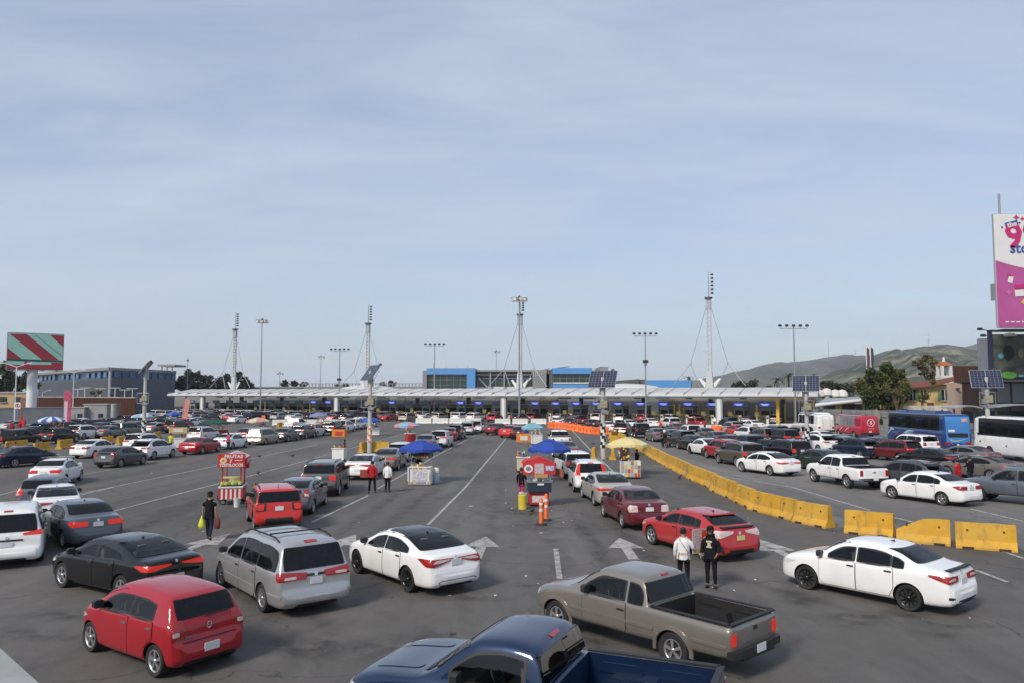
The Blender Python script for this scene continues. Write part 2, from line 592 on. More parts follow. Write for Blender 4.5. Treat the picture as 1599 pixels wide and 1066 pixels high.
  for o in cs+[bo]:bpy.data.objects.remove(o)
  s.body=s.finish(body)
 def c_side(s, sg):return lambda a, b:(Vector((a, sg*3, b)), Vector((0, -sg, 0)))
 def c_rear(s):return lambda a, b:(Vector((-2, a, b)), Vector((1, 0, 0)))
 def c_front(s):return lambda a, b:(Vector((s.L+2, a, b)), Vector((-1, 0, 0)))
 def c_top(s):return lambda a, b:(Vector((a, b, 5)), Vector((0, 0, -1)))
 def c_corner(s, sg, ang=42, front=False):
  cs, sn=math.cos(R(ang)), math.sin(R(ang))
  x0=s.L-0.1 if front else 0.1
  fx=-1 if front else 1
  d=Vector((fx*cs, -sg*sn, 0));p=Vector((fx*sn, sg*cs, 0))
  c0=Vector((x0, sg*s.W*0.40, 0))
  return lambda a, b:(c0-d*2+p*a+Vector((0, 0, b)), d)
 def patch(s, mb, outline, cast, off, m, rings=4, skirt=0.014, rim=None):
  ol=[Vector(p)for p in outline]
  if rings>=4:
   ol=dense(ol, .075);rings+=3;off+=.004
  n=len(ol)
  c=sum(ol, Vector((0, 0)))/n
  lv=[1.0]+[1-(j/rings)for j in range(1, rings)]
  def hit(p, o):
   q=p
   for t in range(10):
    og, d=cast(q[0], q[1])
    lo, no, ix, ds=s.bvh.ray_cast(og, d)
    if lo is not None:
     if no.dot(d)>0:no=-no
     nn=(no-d*0.6).normalized()
     return lo+nn*o, d
    q=q.lerp(c, 0.12)
   return None, None
  vs=[]
  for j in range(-1, len(lv)):
   k=lv[max(j, 0)]
   for p in ol:
    v, d=hit(c+(p-c)*k, off-skirt if j<0 else off)
    if v is None:
     return mb
    vs.append(v)
  v, d=hit(c, off)
  if v is None:return mb
  vs.append(v)
  fs=[]
  for j in range(len(lv)):
   for k in range(n):
    fs.append((j*n+k, j*n+(k+1)%n, (j+1)*n+(k+1)%n, (j+1)*n+k))
  b=len(lv)*n
  for k in range(n):
   fs.append((b+k, b+(k+1)%n, len(vs)-1))
  t=fs[-1]
  nrm=(vs[t[1]]-vs[t[0]]).cross(vs[t[2]]-vs[t[0]])
  if nrm.dot(d)>0:
   fs=[f[::-1]for f in fs]
  vs=[v-Vector((s.L/2, 0, 0))for v in vs]
  return mb.add(vs, fs, m, True)
 def flat_patch(s, ol, m):
  h=[(p, s.bvh.ray_cast(Vector((-2, p.x*.96, p.y)), Vector((1, 0, 0)))[0])for p in ol]
  h=[(p, q)for p, q in h if q is not None]
  zm=sum(p.y for p, _ in h)/len(h);xm=sum(q.x for _, q in h)/len(h)
  b=sum((p.y-zm)*(q.x-xm)for p, q in h)/sum((p.y-zm)**2 for p, _ in h)
  off=max(xm+b*(p.y-zm)-q.x for p, q in h)+.012
  f=lambda a, c, d_:(xm+b*(c-zm)-off+d_-s.L/2, a, c)
  mb=MB().prism([(p.x, p.y)for p in ol], 0, .05, m, fn=f)
  return mb
 def dlo(s, x0, x1, mtop=0.075, mbot=0.02, lean0=0.0, lean1=0.0, pil=0.07):
  """outline of one side pane between x0 (rear) and x1 (front), following rail and belt"""
  lo, hi=[], []
  n=12
  for i in range(n+1):
   x=x0+(x1-x0)*i/n
   zt=min(s.top(x-pil), s.top(x), s.top(x+pil))
   g=zt-s.belt(x)
   t=zt-min(s.edge, 0.42*max(g, 0))-mtop
   b=s.belt(x)+mbot
   if t>b+0.05:
    lo.append(Vector((x, b)));hi.append(Vector((x, t)))
  def lean(p):
   f=(p.y-s.belt(p.x))
   u=(p.x-x0)/(x1-x0)
   return Vector((p.x+f*(lean0*(1-u)+lean1*u), p.y))
  return rnd([lean(p)for p in lo]+[lean(p)for p in reversed(hi)], 0.03, 2)
 def xat(s, z, front=False):
  a, b=(s.L, s.xroof)if front else(0.0, s.xroof)
  for _ in range(40):
   mth=(a+b)/2
   if s.top(mth)<z:a=mth
   else:b=mth
  return(a+b)/2
 def screen(s, z0, z1, k=0.93, front=False, r=0.06):
  l=[]
  for i in range(7):
   z=z0+(z1-z0)*i/6
   x=s.xat(z, front)
   y=s.rail(x)[0]*k-0.015
   l.append(Vector((y, z)))
  return rnd(l+[Vector((-p.x, p.y))for p in reversed(l)], r, 3)
def mirror_mesh(m):
 mb=MB()
 prof=[(-.10, -.07), (.06, -.075), (.10, -.05), (.10, .05), (.05, .085), (-.08, .075), (-.11, .03)]
 mb.prism(prof, -0.075, 0.07, m, fn=lambda a, b, h:(h*0.9*(1-abs(a)*2), a, b+.02))
 me=mb.mesh('wing_mirror');recalc(me);return me
def wheel_meshes(r, tw, style, kr=0.66):
 rr=r*kr
 h=tw/2
 t=MB()
 t.lathe([(rr*.98, -h+.02), (r*.93, -h), (r*.985, -h+.015), (r, -h+.04), (r, h-.04), (r*.985, h-.015), (r*.93, h), (rr*.98, h-.02)], M_TYRE, n=26, axis='Y')
 w=MB()
 ms=M_RIMB if style=='black' else M_RIM
 w.lathe([(rr*1.02, h-.018), (rr*.95, h-.012), (rr*.90, h-.05)], ms, n=26, axis='Y')
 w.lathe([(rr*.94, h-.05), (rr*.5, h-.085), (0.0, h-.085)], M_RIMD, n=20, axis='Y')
 ns={'five':5, 'ten':9, 'black':10, 'seven':7, 'steel':12}[style]
 wd={'five':.34, 'ten':.15, 'black':.12, 'seven':.22, 'steel':.24}[style]
 for k in range(ns):
  a=2*math.pi*k/ns+.2
  ca, sa=math.cos(a), math.sin(a)
  pts=[]
  for rad, ww, y in((.16, .6, h-.02), (.96, 1.0, h-.03)):
   for sg in(-1, 1):
    o=sg*wd*rr*ww*.5
    pts.append(Vector((ca*rad*rr-sa*o, y, sa*rad*rr+ca*o)))
  lowp=[p-Vector((0, .03, 0))for p in pts]
  w.add(pts+lowp, [(0, 1, 3, 2), (4, 6, 7, 5), (0, 2, 6, 4), (1, 5, 7, 3)], ms)
 w.lathe([(rr*.24, h-.045), (rr*.22, h-.018), (0, h-.012)], ms, n=12, axis='Y')
 tm, wm=t.mesh('wheel_tyre', 40), w.mesh('wheel_rim')
 recalc(wm)
 return tm, wm
KITS={}
class Kit:pass
def kit(name, d, glass, rear, wind, doors, lamp, plate=(0.0, .78), lamp_ang=42, rim='five', front_lamp=None, bumper=True, extras=None, tailgate_glass_k=0.93, valance=None, mirror='black', split_lamp=None, handle_dz=0.10, glassm=None, plate_m=None, cat='car', kr=0.66, lampm=None, pane_name='quarter_window', handle=None, see=True):
 """glass: list of side panes (x0, x1, lean0, lean1); doors: list of (x0, x1, pane index)"""
 K=Kit();K.d=d;K.name=name;K.cat=cat
 gm=glassm or(M_GLASS if see else M_PANEG)
 K.parts=[]
 def part(nm, mb, kids=(), lods=(0, 1), loc=(0, 0, 0), rz=0.0, kind=None):
  me=mb if isinstance(mb, bpy.types.Mesh)else mb.mesh(name+'_'+nm, 38)
  p=[nm, me, loc, rz, lods, list(kids), kind]
  K.parts.append(p);return p
 sides=[d.dlo(g[0], g[1], lean0=g[2]if len(g)>2 else 0, lean1=g[3]if len(g)>3 else 0)for g in glass]
 if see:d.hollow(sides, rear, wind, tailgate_glass_k)
 part('body', d.body, kind='paint')
 fx=glass[-1][0]+.12
 rows_=[(fx, .36, .46), (fx, -.36, .46)]
 if len(glass)>1 and not d.bed or(d.bed and len(glass)>1 and glass[0][1]-glass[0][0]>.6):rows_.append((glass[-2][0]+.02, 0, 1.15))
 for sx_, sy_, sw_ in rows_:
  sb=MB();bz=d.belt(sx_)
  sb.box((sx_+.30-d.L/2, sy_, bz-.42), (.55, sw_, .18), M_SEAT)
  sb.box((sx_-d.L/2, sy_, bz-.13), (.16, sw_, .62), M_SEAT, taper=.86)
  for hy in((0,)if sw_<1 else(-.34, .34)):
   sb.box((sx_-.04-d.L/2, sy_+hy, bz+.26), (.10, .26, .18), M_SEAT, taper=.8)
  part('seat', sb)
 db=MB().box((glass[-1][1]-.05-d.L/2, 0, d.belt(glass[-1][1])-.14), (.42, d.W*.76, .24), M_BLK)
 part('dashboard', db)
 sr=MB();sr.lathe([(.17, -.015), (.19, 0), (.17, .015)], M_BLK, n=14);me_=sr.mesh('steering_wheel');me_.transform(Matrix.Translation((fx+.52-d.L/2, .36, d.belt(fx)-.02))@Matrix.Rotation(R(-65), 4, 'Y'));part('steering_wheel', me_, lods=(0,))
 part('rear_window', d.flat_patch(d.screen(*rear, k=tailgate_glass_k), gm)if d.bed else d.patch(MB(), d.screen(*rear, k=tailgate_glass_k), d.c_rear(), .006, gm, 5))
 part('windshield', d.patch(MB(), d.screen(*wind, k=.95, front=True), d.c_front(), .006, gm, 5), lods=(0, 1))
 for sg in(1, -1):
  panes=[]
  for g in glass:
   panes.append(d.dlo(g[0], g[1], lean0=g[2]if len(g)>2 else 0, lean1=g[3]if len(g)>3 else 0))
  for ol in panes:
   ce=sum(ol, Vector((0, 0)))/len(ol)
   big=[p+(p-ce).normalized()*.026 for p in ol];sml=[p+(ce-p).normalized()*.022 for p in ol]
   vs=[]
   for q, o_ in((big, .001), (big, .005), (sml, .005)):
    for p in q:
     lo, no, _, _=d.bvh.ray_cast(Vector((p.x, sg*3, p.y)), Vector((0, -sg, 0)))
     if lo is None:lo=Vector((p.x, sg*d.rail(p.x)[0], p.y));no=Vector((0, sg, 0))
     vs.append(lo+no*o_-Vector((d.L/2, 0, 0)))
   n_=len(ol);fs=[]
   for r_ in range(2):
    for k_ in range(n_):
     f=(r_*n_+k_, r_*n_+(k_+1)%n_, (r_+1)*n_+(k_+1)%n_, (r_+1)*n_+k_)
     fs.append(f if sg<0 else f[::-1])
   part('window_trim', MB().add(vs, fs, M_BLK, False), lods=(0, 1))
  used=set()
  for(x0, x1, pi)in doors:
   lo, hi=[], []
   for i in range(9):
    x=x0+(x1-x0)*i/8
    b=d.bot(x)+.09
    for xw in(d.xr, d.xf):
     if abs(x-xw)<d.r+.085:
      b=max(b, d.r+math.sqrt((d.r+.085)**2-(x-xw)**2))
    t=d.belt(x)-.012
    if t>b+.06:
     lo.append(Vector((x, b)));hi.append(Vector((x, t)))
   ol=rnd(lo+hi[::-1], .04, 2)
   ce=sum(ol, Vector((0, 0)))/len(ol)
   big=[p+(p-ce).normalized()*.012 for p in ol]
   dm=d.patch(MB(), ol, d.c_side(sg), .0085, PAINT['white'], 6)
   sm=d.patch(MB(), big, d.c_side(sg), .003, M_SEAM, 6)
   kids=[('door_gap', sm.mesh('door_gap', 38), None)]
   if pi is not None:
    used.add(pi)
    kids.append(('window', d.patch(MB(), panes[pi], d.c_side(sg), .003, gm if pi<len(panes)-1 else(M_GLASS2 if gm==M_GLASS else gm), 3).mesh('window', 38), None))
   hx=x0+.12;hz=d.belt(hx)-handle_dz
   kids.append(('handle', d.patch(MB(), rnd([(hx-.09, hz-.018), (hx+.09, hz-.018), (hx+.09, hz+.018), (hx-.09, hz+.018)], .012, 2), d.c_side(sg), .03, PAINT['white']if mirror=='paint' else(M_CHROME if handle=='chrome' else M_BLK), 2, .03).mesh('handle', 38), 'paint' if mirror=='paint' else None))
   part('door', dm, kids, lods=(0,), kind='paint')
  lowglass=MB()
  for i, p in enumerate(panes):
   d.patch(lowglass, p, d.c_side(sg), .006, gm, 3)
   if i not in used:
    part(pane_name, d.patch(MB(), p, d.c_side(sg), .0075, gm, 4), lods=(0,))
  part('side_window', lowglass, lods=(1,))
  part('tail_light', d.patch(MB(), rnd(lamp, .03, 2), d.c_corner(sg, lamp_ang), .012, lampm or M_TAIL, 4, .03), kind='tail')
  if split_lamp:
   part('tail_light_lens', d.patch(MB(), rnd(split_lamp, .02, 2), d.c_corner(sg, lamp_ang), .018, M_TAILW, 3, .02), lods=(0,))
  fl=front_lamp or[(-.25, .62), (.25, .64), (.45, .74), (-.2, .72)]
  part('headlight', d.patch(MB(), rnd(fl, .03, 2), d.c_corner(sg, 40, True), .010, M_HEAD, 3, .02), lods=(0, 1))
  gx=max(g[1]for g in glass)-.16
  hz=d.belt(gx)+.10
  lo_, no_, _, _=d.bvh.ray_cast(Vector((gx, sg*3, hz)), Vector((0, -sg, 0)))
  yy=lo_.y if lo_ else sg*d.W/2*.85
  part('wing_mirror', mirror_mesh(PAINT['white']if mirror=='paint' else M_BLK), loc=(gx-d.L/2+.02, yy+sg*.10, hz-.01), kind='paint' if mirror=='paint' else None)
 px_, pz_=plate
 if bumper:
  hp=[d.bvh.ray_cast(Vector((-2, px_+a, pz_+b)), Vector((1, 0, 0)))[0]for a in(-.15, .15)for b in(-.07, .07)]
  xp=min(h.x for h in hp if h is not None)-d.L/2
  part('licence_plate', MB().box((xp-.012, px_, pz_), (.02, .31, .15), plate_m or M_PLATE))
 if bumper:
  w=d.W/2*.78
  zb=d.bot(.15)
  part('rear_bumper', d.patch(MB(), rnd([(-w, zb+.10), (w, zb+.10), (w, zb+.40), (-w, zb+.40)], .05, 3), d.c_rear(), .010, PAINT['white'], 6, .02), lods=(0,), kind='paint')
 vz=valance or(d.bot(.15)+.015, d.bot(.15)+.085)
 part('rear_valance', d.patch(MB(), rnd([(-.55, vz[0]), (.55, vz[0]), (.5, vz[1]), (-.5, vz[1])], .03, 2), d.c_rear(), .012, M_BLK, 4, .02), lods=(0, 1))
 if extras:
  extras(K, d, part)
 K.wheels=[]
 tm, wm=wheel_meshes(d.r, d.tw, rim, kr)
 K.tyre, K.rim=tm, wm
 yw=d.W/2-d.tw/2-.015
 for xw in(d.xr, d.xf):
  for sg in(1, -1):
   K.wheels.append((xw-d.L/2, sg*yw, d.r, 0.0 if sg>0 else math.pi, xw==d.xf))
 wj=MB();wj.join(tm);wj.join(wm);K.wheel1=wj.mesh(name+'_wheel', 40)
 big=MB()
 big.mi(PAINT['white'])
 for nm, me, loc, rz, lods, kids, kd in K.parts:
  if 1 in lods:
   big.join(me, Matrix.Translation(loc)@Matrix.Rotation(rz, 4, 'Z'))
 for x, y, z, a, fr in K.wheels:
  big.join(K.wheel1, Matrix.Translation((x, y, z))@Matrix.Rotation(a, 4, 'Z'))
 K.single=big.mesh(name+'_far', 36)
 KITS[name]=K
 return K
def set_slot(o, kd, pm, tm):
 if kd in('paint', 'tail')and o.material_slots:
  sl=o.material_slots[0]
  sl.link='OBJECT'
  sl.material=pm if kd=='paint' else tm
NAME_OF={}
def car(kname, color, pos, head, lod, label, group=None, lit=False, tailm=None, steer=0.0, name=None, cat=None, bedm=None, hide=()):
 K=KITS[kname]
 pm=PAINT[color]
 tm=tailm or(M_LIT if lit else M_TAIL)
 nm=name or NAME_OF.get(kname, 'car')
 loc=(pos[0], pos[1], 0)
 if lod==2:
  o=link(nm, K.single, None, loc, R(head))
  for i, ms in enumerate(K.single.materials):
   if ms==PAINT['white']:
    o.material_slots[i].link='OBJECT';o.material_slots[i].material=pm
   if lit and ms==M_TAIL:
    o.material_slots[i].link='OBJECT';o.material_slots[i].material=M_LIT
  return tag(o, label, cat or K.cat, group)
 root=empty(nm, loc, R(head))
 tag(root, label, cat or K.cat, group)
 for pn, me, l, rz, lods, kids, kd in K.parts:
  if lod not in lods or pn in hide or not len(me.vertices):
   continue
  o=link(pn, me, root, l, rz)
  set_slot(o, kd, pm, tm)
  if pn=='body' and bedm:
   o.material_slots[2].link='OBJECT';o.material_slots[2].material=bedm
  for cn, cm, ck in kids:
   if len(cm.vertices):
    set_slot(link(cn, cm, o), ck, pm, tm)
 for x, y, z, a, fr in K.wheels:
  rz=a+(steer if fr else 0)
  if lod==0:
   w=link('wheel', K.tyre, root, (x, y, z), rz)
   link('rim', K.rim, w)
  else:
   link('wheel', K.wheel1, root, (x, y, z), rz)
 return root
# ------------------------------------------------------------------ car designs; x runs from the rear bumper forward
def sc(pts, kx=1.0, ky=1.0):
 return[(p[0]*kx, p[1]*ky)for p in pts]
def emblem(part, d, z, r=.05):
 mb=MB()
 d.patch(mb, [Vector((math.cos(t*math.pi/6)*r, z+math.sin(t*math.pi/6)*r))for t in range(12)], d.c_rear(), .02, M_CHROME, 2, .02)
 part('emblem', mb, lods=(0,))
def brake_strip(part, d, z, w=.16, lit=False, h=.02, cast=None):
 part('high_brake_light', d.patch(MB(), rnd([(-w, z-h), (w, z-h), (w, z+h), (-w, z+h)], .01, 2), d.c_rear(), .014, M_LIT if lit else M_TAIL, 2, .02), lods=(0, 1))
def roof_rails(part, d, x0, x1, m, cross=()):
 for sg in(1, -1):
  mb=MB()
  pts=[]
  for i in range(9):
   x=x0+(x1-x0)*i/8
   y, z=d.rail(x)
   lo, *_=d.bvh.ray_cast(Vector((x, y-.08, 5)), Vector((0, 0, -1)))
   z=lo.z if lo else z
   up=.07 if 0<i<8 else.02
   pts.append((x-d.L/2, sg*(y-.08), z+up))
  mb.tube(pts, .022, m, 6)
  part('roof_rail', mb, lods=(0, 1))
 for x in cross:
  y, z=d.rail(x);z=d.top(x)-.03
  part('roof_crossbar', MB().box((x-d.L/2, 0, z+.08), (.06, 2*y-.14, .03), m), lods=(0, 1))
def side_molding(part, d, z, m, kd, flare=True):
 for sg in(1, -1):
  segs=[(.08, d.xr-d.r-.1), (d.xr+d.r+.1, d.xf-d.r-.1)]
  for a, b in segs:
   part('side_moulding', d.patch(MB(), dense([Vector((a, z-.028)), Vector((b, z-.028)), Vector((b, z+.028)), Vector((a, z+.028))]), d.c_side(sg), .022, m, 2, .03), lods=(0,), kind=kd)
  for xw in((d.xr, d.xf)if flare else()):
   mb=MB()
   n=18
   r0, r1=d.r+d.arch-.005, d.r+d.arch+.075
   vs=[]
   for i in range(n+1):
    t=R(-8)+R(196)*i/n
    for rr, o in((r0, .0), (r0, .03), (r1, .02), (r1, -.01)):
     px_, pz_=xw+rr*math.cos(t), d.r+rr*math.sin(t)
     lo, no, _, _=d.bvh.ray_cast(Vector((px_, sg*3, max(pz_, d.bot(px_)+.05))), Vector((0, -sg, 0)))
     y=lo.y if lo else sg*d.W/2
     vs.append((px_-d.L/2, y+sg*o, pz_))
   fs=[]
   for i in range(n):
    for k in range(3):
     q=(i*4+k, i*4+k+1, i*4+k+5, i*4+k+4)
     fs.append(q if sg>0 else q[::-1])
   mb.add(vs, fs, m, True)
   part('fender_flare', mb, lods=(0,), kind=kd)
def antenna(part, d, x):
 z=d.top(x)
 mb=MB().prism([(-.08, 0), (.09, 0), (-.06, .06)], -.012, .012, M_BLK, fn=lambda a, b, h:(a+x-d.L/2, h, b+z-.01))
 part('antenna_fin', mb, lods=(0,))
def spoiler(part, d, x0, x1, w, z, m, kd=None):
 mb=MB()
 mb.prism([(x0, z), (x1, z-.015), (x1, z+.012), (x0+.03, z+.035)], -w, w, m, fn=lambda a, b, h:(a-d.L/2, h, b))
 recalc_mb(mb)
 part('spoiler', mb, lods=(0, 1), kind=kd)
def recalc_mb(mb):return mb
T_SEDAN=[(0, .56), (.03, .68), (.07, .74), (.10, .95), (.15, 1.05), (.3, 1.085), (.62, 1.11), (.9, 1.235), (1.25, 1.395), (1.65, 1.475), (2.2, 1.495), (2.65, 1.46), (2.95, 1.345), (3.45, 1.04), (3.85, .97), (4.3, .86), (4.5, .74), (4.6, .62), (4.63, .5)]
B_SEDAN=[(0, .9), (.5, 1.0), (1.2, .985), (2.5, .95), (3.4, .925), (4.2, .80), (4.63, .6)]
H_SEDAN=[(0, .60), (.04, .72), (.12, .79), (.4, .85), (1.0, .88), (3.3, .88), (4.0, .85), (4.35, .77), (4.55, .62), (4.63, .42)]
O_SEDAN=[(0, .34), (.12, .24), (.6, .2), (4.1, .18), (4.5, .2), (4.63, .3)]
LAMP_SEDAN=[(-.30, .80), (.12, .80), (.36, .93), (.16, .985), (-.30, .96)]
d=Design(4.63, 1.76, 2.70, .92, .315, T_SEDAN, B_SEDAN, H_SEDAN, O_SEDAN)
def ex(K, d, part):
 emblem(part, d, .985, .045);antenna(part, d, 1.75)
SED_GLASS=[(1.12, 1.38), (1.43, 2.28), (2.36, 3.42)]
SED_DOORS=[(1.36, 2.30, 1), (2.33, 3.32, 2)]
kit('sedan', d, SED_GLASS, (1.15, 1.415), (1.10, 1.42), SED_DOORS, LAMP_SEDAN, (0, .86), extras=ex, rim='five')
def ex_w(K, d, part):
 emblem(part, d, 1.0, .04);antenna(part, d, 1.75)
 spoiler(part, d, .10, .26, .60, 1.062, M_BLK)
 part('fog_reflector', d.patch(MB(), rnd([(-.12, .42), (.06, .43), (.05, .49), (-.1, .48)], .02, 2), d.c_corner(1), .014, M_BLK, 2), lods=(0,))
 part('fog_reflector', d.patch(MB(), rnd([(-.12, .42), (.06, .43), (.05, .49), (-.1, .48)], .02, 2), d.c_corner(-1), .014, M_BLK, 2), lods=(0,))
kit('sedan_black_wheels', d, SED_GLASS, (1.15, 1.415), (1.10, 1.42), SED_DOORS, [(-.34, .80), (.05, .79), (.40, .92), (.38, .96), (-.1, .95), (-.34, .93)], (0, .80), extras=ex_w, rim='black', valance=(.24, .40), kr=.74, split_lamp=[(-.24, .84), (.02, .84), (.1, .88), (-.2, .90)])
def ex_m(K, d, part):
 emblem(part, d, 1.0, .045)
 part('deck_lid_gap', d.patch(MB(), rnd([(-.52, .715), (.52, .715), (.52, .728), (-.52, .728)], .004, 1), d.c_rear(), .013, M_SEAM, 1), lods=(0,))
kit('sedan_round_lamps', d, SED_GLASS, (1.15, 1.415), (1.10, 1.42), SED_DOORS, [(-.20, .74), (.10, .74), (.20, .88), (.10, 1.0), (-.16, .98)], (0, .84), extras=ex_m, rim='ten', glassm=M_GLASS2, split_lamp=[(-.15, .86), (.06, .86), (.1, .95), (-.12, .95)])
def ex_r(K, d, part):
 for x in(1.75, 2.75):
  y, z=d.rail(x)
  mb=MB().box((x-d.L/2, 0, z+.20), (.07, 2*y+.12, .035), M_CHROME)
  for sg in(1, -1):
   mb.box((x-d.L/2, sg*(y-.02), z+.10), (.05, .04, .2), M_BLK)
  part('roof_rack_bar', mb, lods=(0, 1))
kit('sedan_roof_rack', d, SED_GLASS, (1.15, 1.415), (1.10, 1.42), SED_DOORS, LAMP_SEDAN, (0, .80), extras=ex_r, rim='ten', mirror='paint')
T_FAST=[(0, .56), (.03, .70), (.06, .76), (.09, .96), (.13, 1.05), (.3, 1.085), (.48, 1.10), (.9, 1.26), (1.4, 1.41), (2.0, 1.47), (2.5, 1.465), (2.9, 1.38), (3.6, 1.06), (4.0, .97), (4.4, .86), (4.7, .72), (4.82, .5)]
B_FAST=[(0, .9), (.5, 1.01), (1.3, 1.0), (2.6, .95), (3.6, .92), (4.3, .80), (4.82, .6)]
H_FAST=[(0, .60), (.04, .74), (.12, .82), (.4, .885), (1.0, .917), (3.5, .917), (4.2, .88), (4.55, .79), (4.74, .62), (4.82, .42)]
O_FAST=[(0, .34), (.12, .24), (.6, .2), (4.3, .18), (4.7, .2), (4.82, .3)]
d=Design(4.82, 1.834, 2.795, .93, .335, T_FAST, B_FAST, H_FAST, O_FAST, tumble=.42)
F_GLASS=[(1.12, 2.30), (2.38, 3.55)]
F_DOORS=[(1.42, 2.34, 0), (2.37, 3.42, 1)]
def ex_s(K, d, part):
 emblem(part, d, .985, .04)
 gv, gf=[], []
 for i in range(15):
  x=1.38+1.08*i/14
  hw=d.rail(x)[0]*.90
  for j in range(13):
   y=hw*(j/6-1)
   lo, no, _, _=d.bvh.ray_cast(Vector((x, y, 4)), Vector((0, 0, -1)))
   gv.append(lo+no*.012-Vector((d.L/2, 0, 0)))
 gf=[(i*13+j, (i+1)*13+j, (i+1)*13+j+1, i*13+j+1)for i in range(14)for j in range(12)]
 part('roof_glass', MB().add(gv, gf, M_PANEG, True), lods=(0,))
 antenna(part, d, 1.5)
 part('bumper_line', d.patch(MB(), rnd([(-.62, .40), (-.5, .44), (.5, .44), (.62, .40), (.55, .34), (-.55, .34)], .02, 2), d.c_rear(), .016, M_BLK, 3), lods=(0,))
 part('bumper_insert', d.patch(MB(), rnd([(-.58, .385), (-.48, .42), (.48, .42), (.58, .385), (.52, .33), (-.52, .33)], .02, 2), d.c_rear(), .020, PAINT['white'], 3), lods=(0,), kind='paint')
kit('fast_sedan', d, F_GLASS, (1.13, 1.42), (1.12, 1.42), F_DOORS, [(-.50, .93), (-.1, .79), (.18, .80), (.44, .97), (.3, .99), (-.5, .965)], (0, .86), extras=ex_s, rim='black', kr=.74, split_lamp=[(-.46, .94), (-.2, .87), (.0, .87), (-.1, .95)])
def ex_e(K, d, part):
 emblem(part, d, 1.0, .04);antenna(part, d, 1.6)
kit('fast_sedan_alloy', d, F_GLASS, (1.13, 1.42), (1.12, 1.42), F_DOORS, [(-.45, .92), (-.1, .84), (.2, .84), (.42, .96), (.3, .98), (-.45, .96)], (0, .62), extras=ex_e, rim='five', glassm=M_GLASS2)
kit('fast_sedan_chrome', d, F_GLASS, (1.13, 1.42), (1.12, 1.42), F_DOORS, [(-.42, .86), (-.1, .81), (.2, .82), (.38, .90), (.3, .93), (-.42, .92)], (0, .84), extras=ex_e, rim='ten', kr=.72)
T_HATCH=[(0, .50), (.03, .62), (.07, .70), (.10, .90), (.14, 1.0), (.28, 1.24), (.38, 1.40), (.50, 1.452), (1.0, 1.51), (1.6, 1.53), (2.1, 1.495), (2.45, 1.39), (3.0, 1.05), (3.3, .95), (3.6, .82), (3.72, .66), (3.78, .5)]
B_HATCH=[(0, .8), (.3, 1.0), (1, .985), (2.6, .93), (3.1, .88), (3.78, .6)]
H_HATCH=[(0, .60), (.04, .71), (.1, .77), (.3, .815), (.7, .833), (2.9, .833), (3.3, .79), (3.6, .65), (3.78, .4)]
O_HATCH=[(0, .32), (.1, .22), (.5, .2), (3.3, .17), (3.78, .3)]
d=Design(3.78, 1.665, 2.45, .74, .295, T_HATCH, B_HATCH, H_HATCH, O_HATCH, tumble=.36, edge=.13)
def ex_h(K, d, part):
 lo, *_=d.bvh.ray_cast(Vector((-2, 0, .87)), Vector((1, 0, 0)))
 rg=MB();rg.tube([(lo.x-.015-d.L/2, .055*math.cos(t*math.pi/6), .87+.055*math.sin(t*math.pi/6))for t in range(13)], .010, M_CHROME, 5)
 rg.box((lo.x-.018-d.L/2, 0, .87), (.012, .13, .026), M_CHROME);part('emblem', rg, lods=(0,))
 lo, *_=d.bvh.ray_cast(Vector((-2, .40, .745)), Vector((1, 0, 0)))
 me=text_mesh('MARCH', .065, M_CHROME, .004, 'CENTER', .002);me.transform(Matrix.Translation((lo.x-.03-d.L/2, .40, .745))@Matrix.Rotation(R(-90), 4, 'Z')@UPRIGHT)
 part('lettering', me, lods=(0,))
 part('tailgate_gap', d.patch(MB(), rnd([(-.56, .645), (.56, .645), (.56, .66), (-.56, .66)], .005, 1), d.c_rear(), .013, M_SEAM, 1), lods=(0,))
 mb=MB()
 pts=[]
 for i in range(7):
  y=.06-.42*i/6*-1 if False else.05-.5*i/6
  lo, no, _, _=d.bvh.ray_cast(Vector((-2, y, 1.035+.02*i/6)), Vector((1, 0, 0)))
  pts.append(lo+Vector((-.03-d.L/2, 0, 0)))
 part('rear_wiper', mb.tube(pts, .012, M_BLK, 5), lods=(0,))
kit('hatchback', d, [(.72, 1.50, .1, 0), (1.56, 2.80)], (1.05, 1.385), (1.10, 1.42), [(.66, 1.52, 0), (1.54, 2.66, 1)], [(-.12, .74), (.10, .74), (.14, .88), (.06, 1.06), (-.08, 1.04), (-.14, .86)], (0, .50), extras=ex_h, rim='five', kr=.70, handle_dz=.13, tailgate_glass_k=.86, split_lamp=[(-.05, .78), (.05, .78), (.06, .86), (-.05, .86)], handle='chrome')
T_VAN=[(0, .50), (.04, .60), (.08, .66), (.12, .95), (.17, 1.07), (.30, 1.40), (.42, 1.66), (.55, 1.71), (1.2, 1.755), (2.5, 1.75), (3.1, 1.66), (3.5, 1.44), (4.05, 1.09), (4.4, 1.0), (4.8, .86), (5.0, .72), (5.09, .5)]
B_VAN=[(0, .95), (.3, 1.05), (2, 1.02), (3.8, .98), (4.5, .85), (5.09, .6)]
H_VAN=[(0, .72), (.04, .85), (.1, .90), (.3, .95), (.8, .98), (3.8, .98), (4.4, .93), (4.8, .8), (5.0, .65), (5.09, .45)]
O_VAN=[(0, .34), (.1, .24), (.6, .2), (4.5, .18), (5.09, .3)]
d=Design(5.09, 1.965, 3.03, .95, .335, T_VAN, B_VAN, H_VAN, O_VAN, tumble=.29, edge=.12)
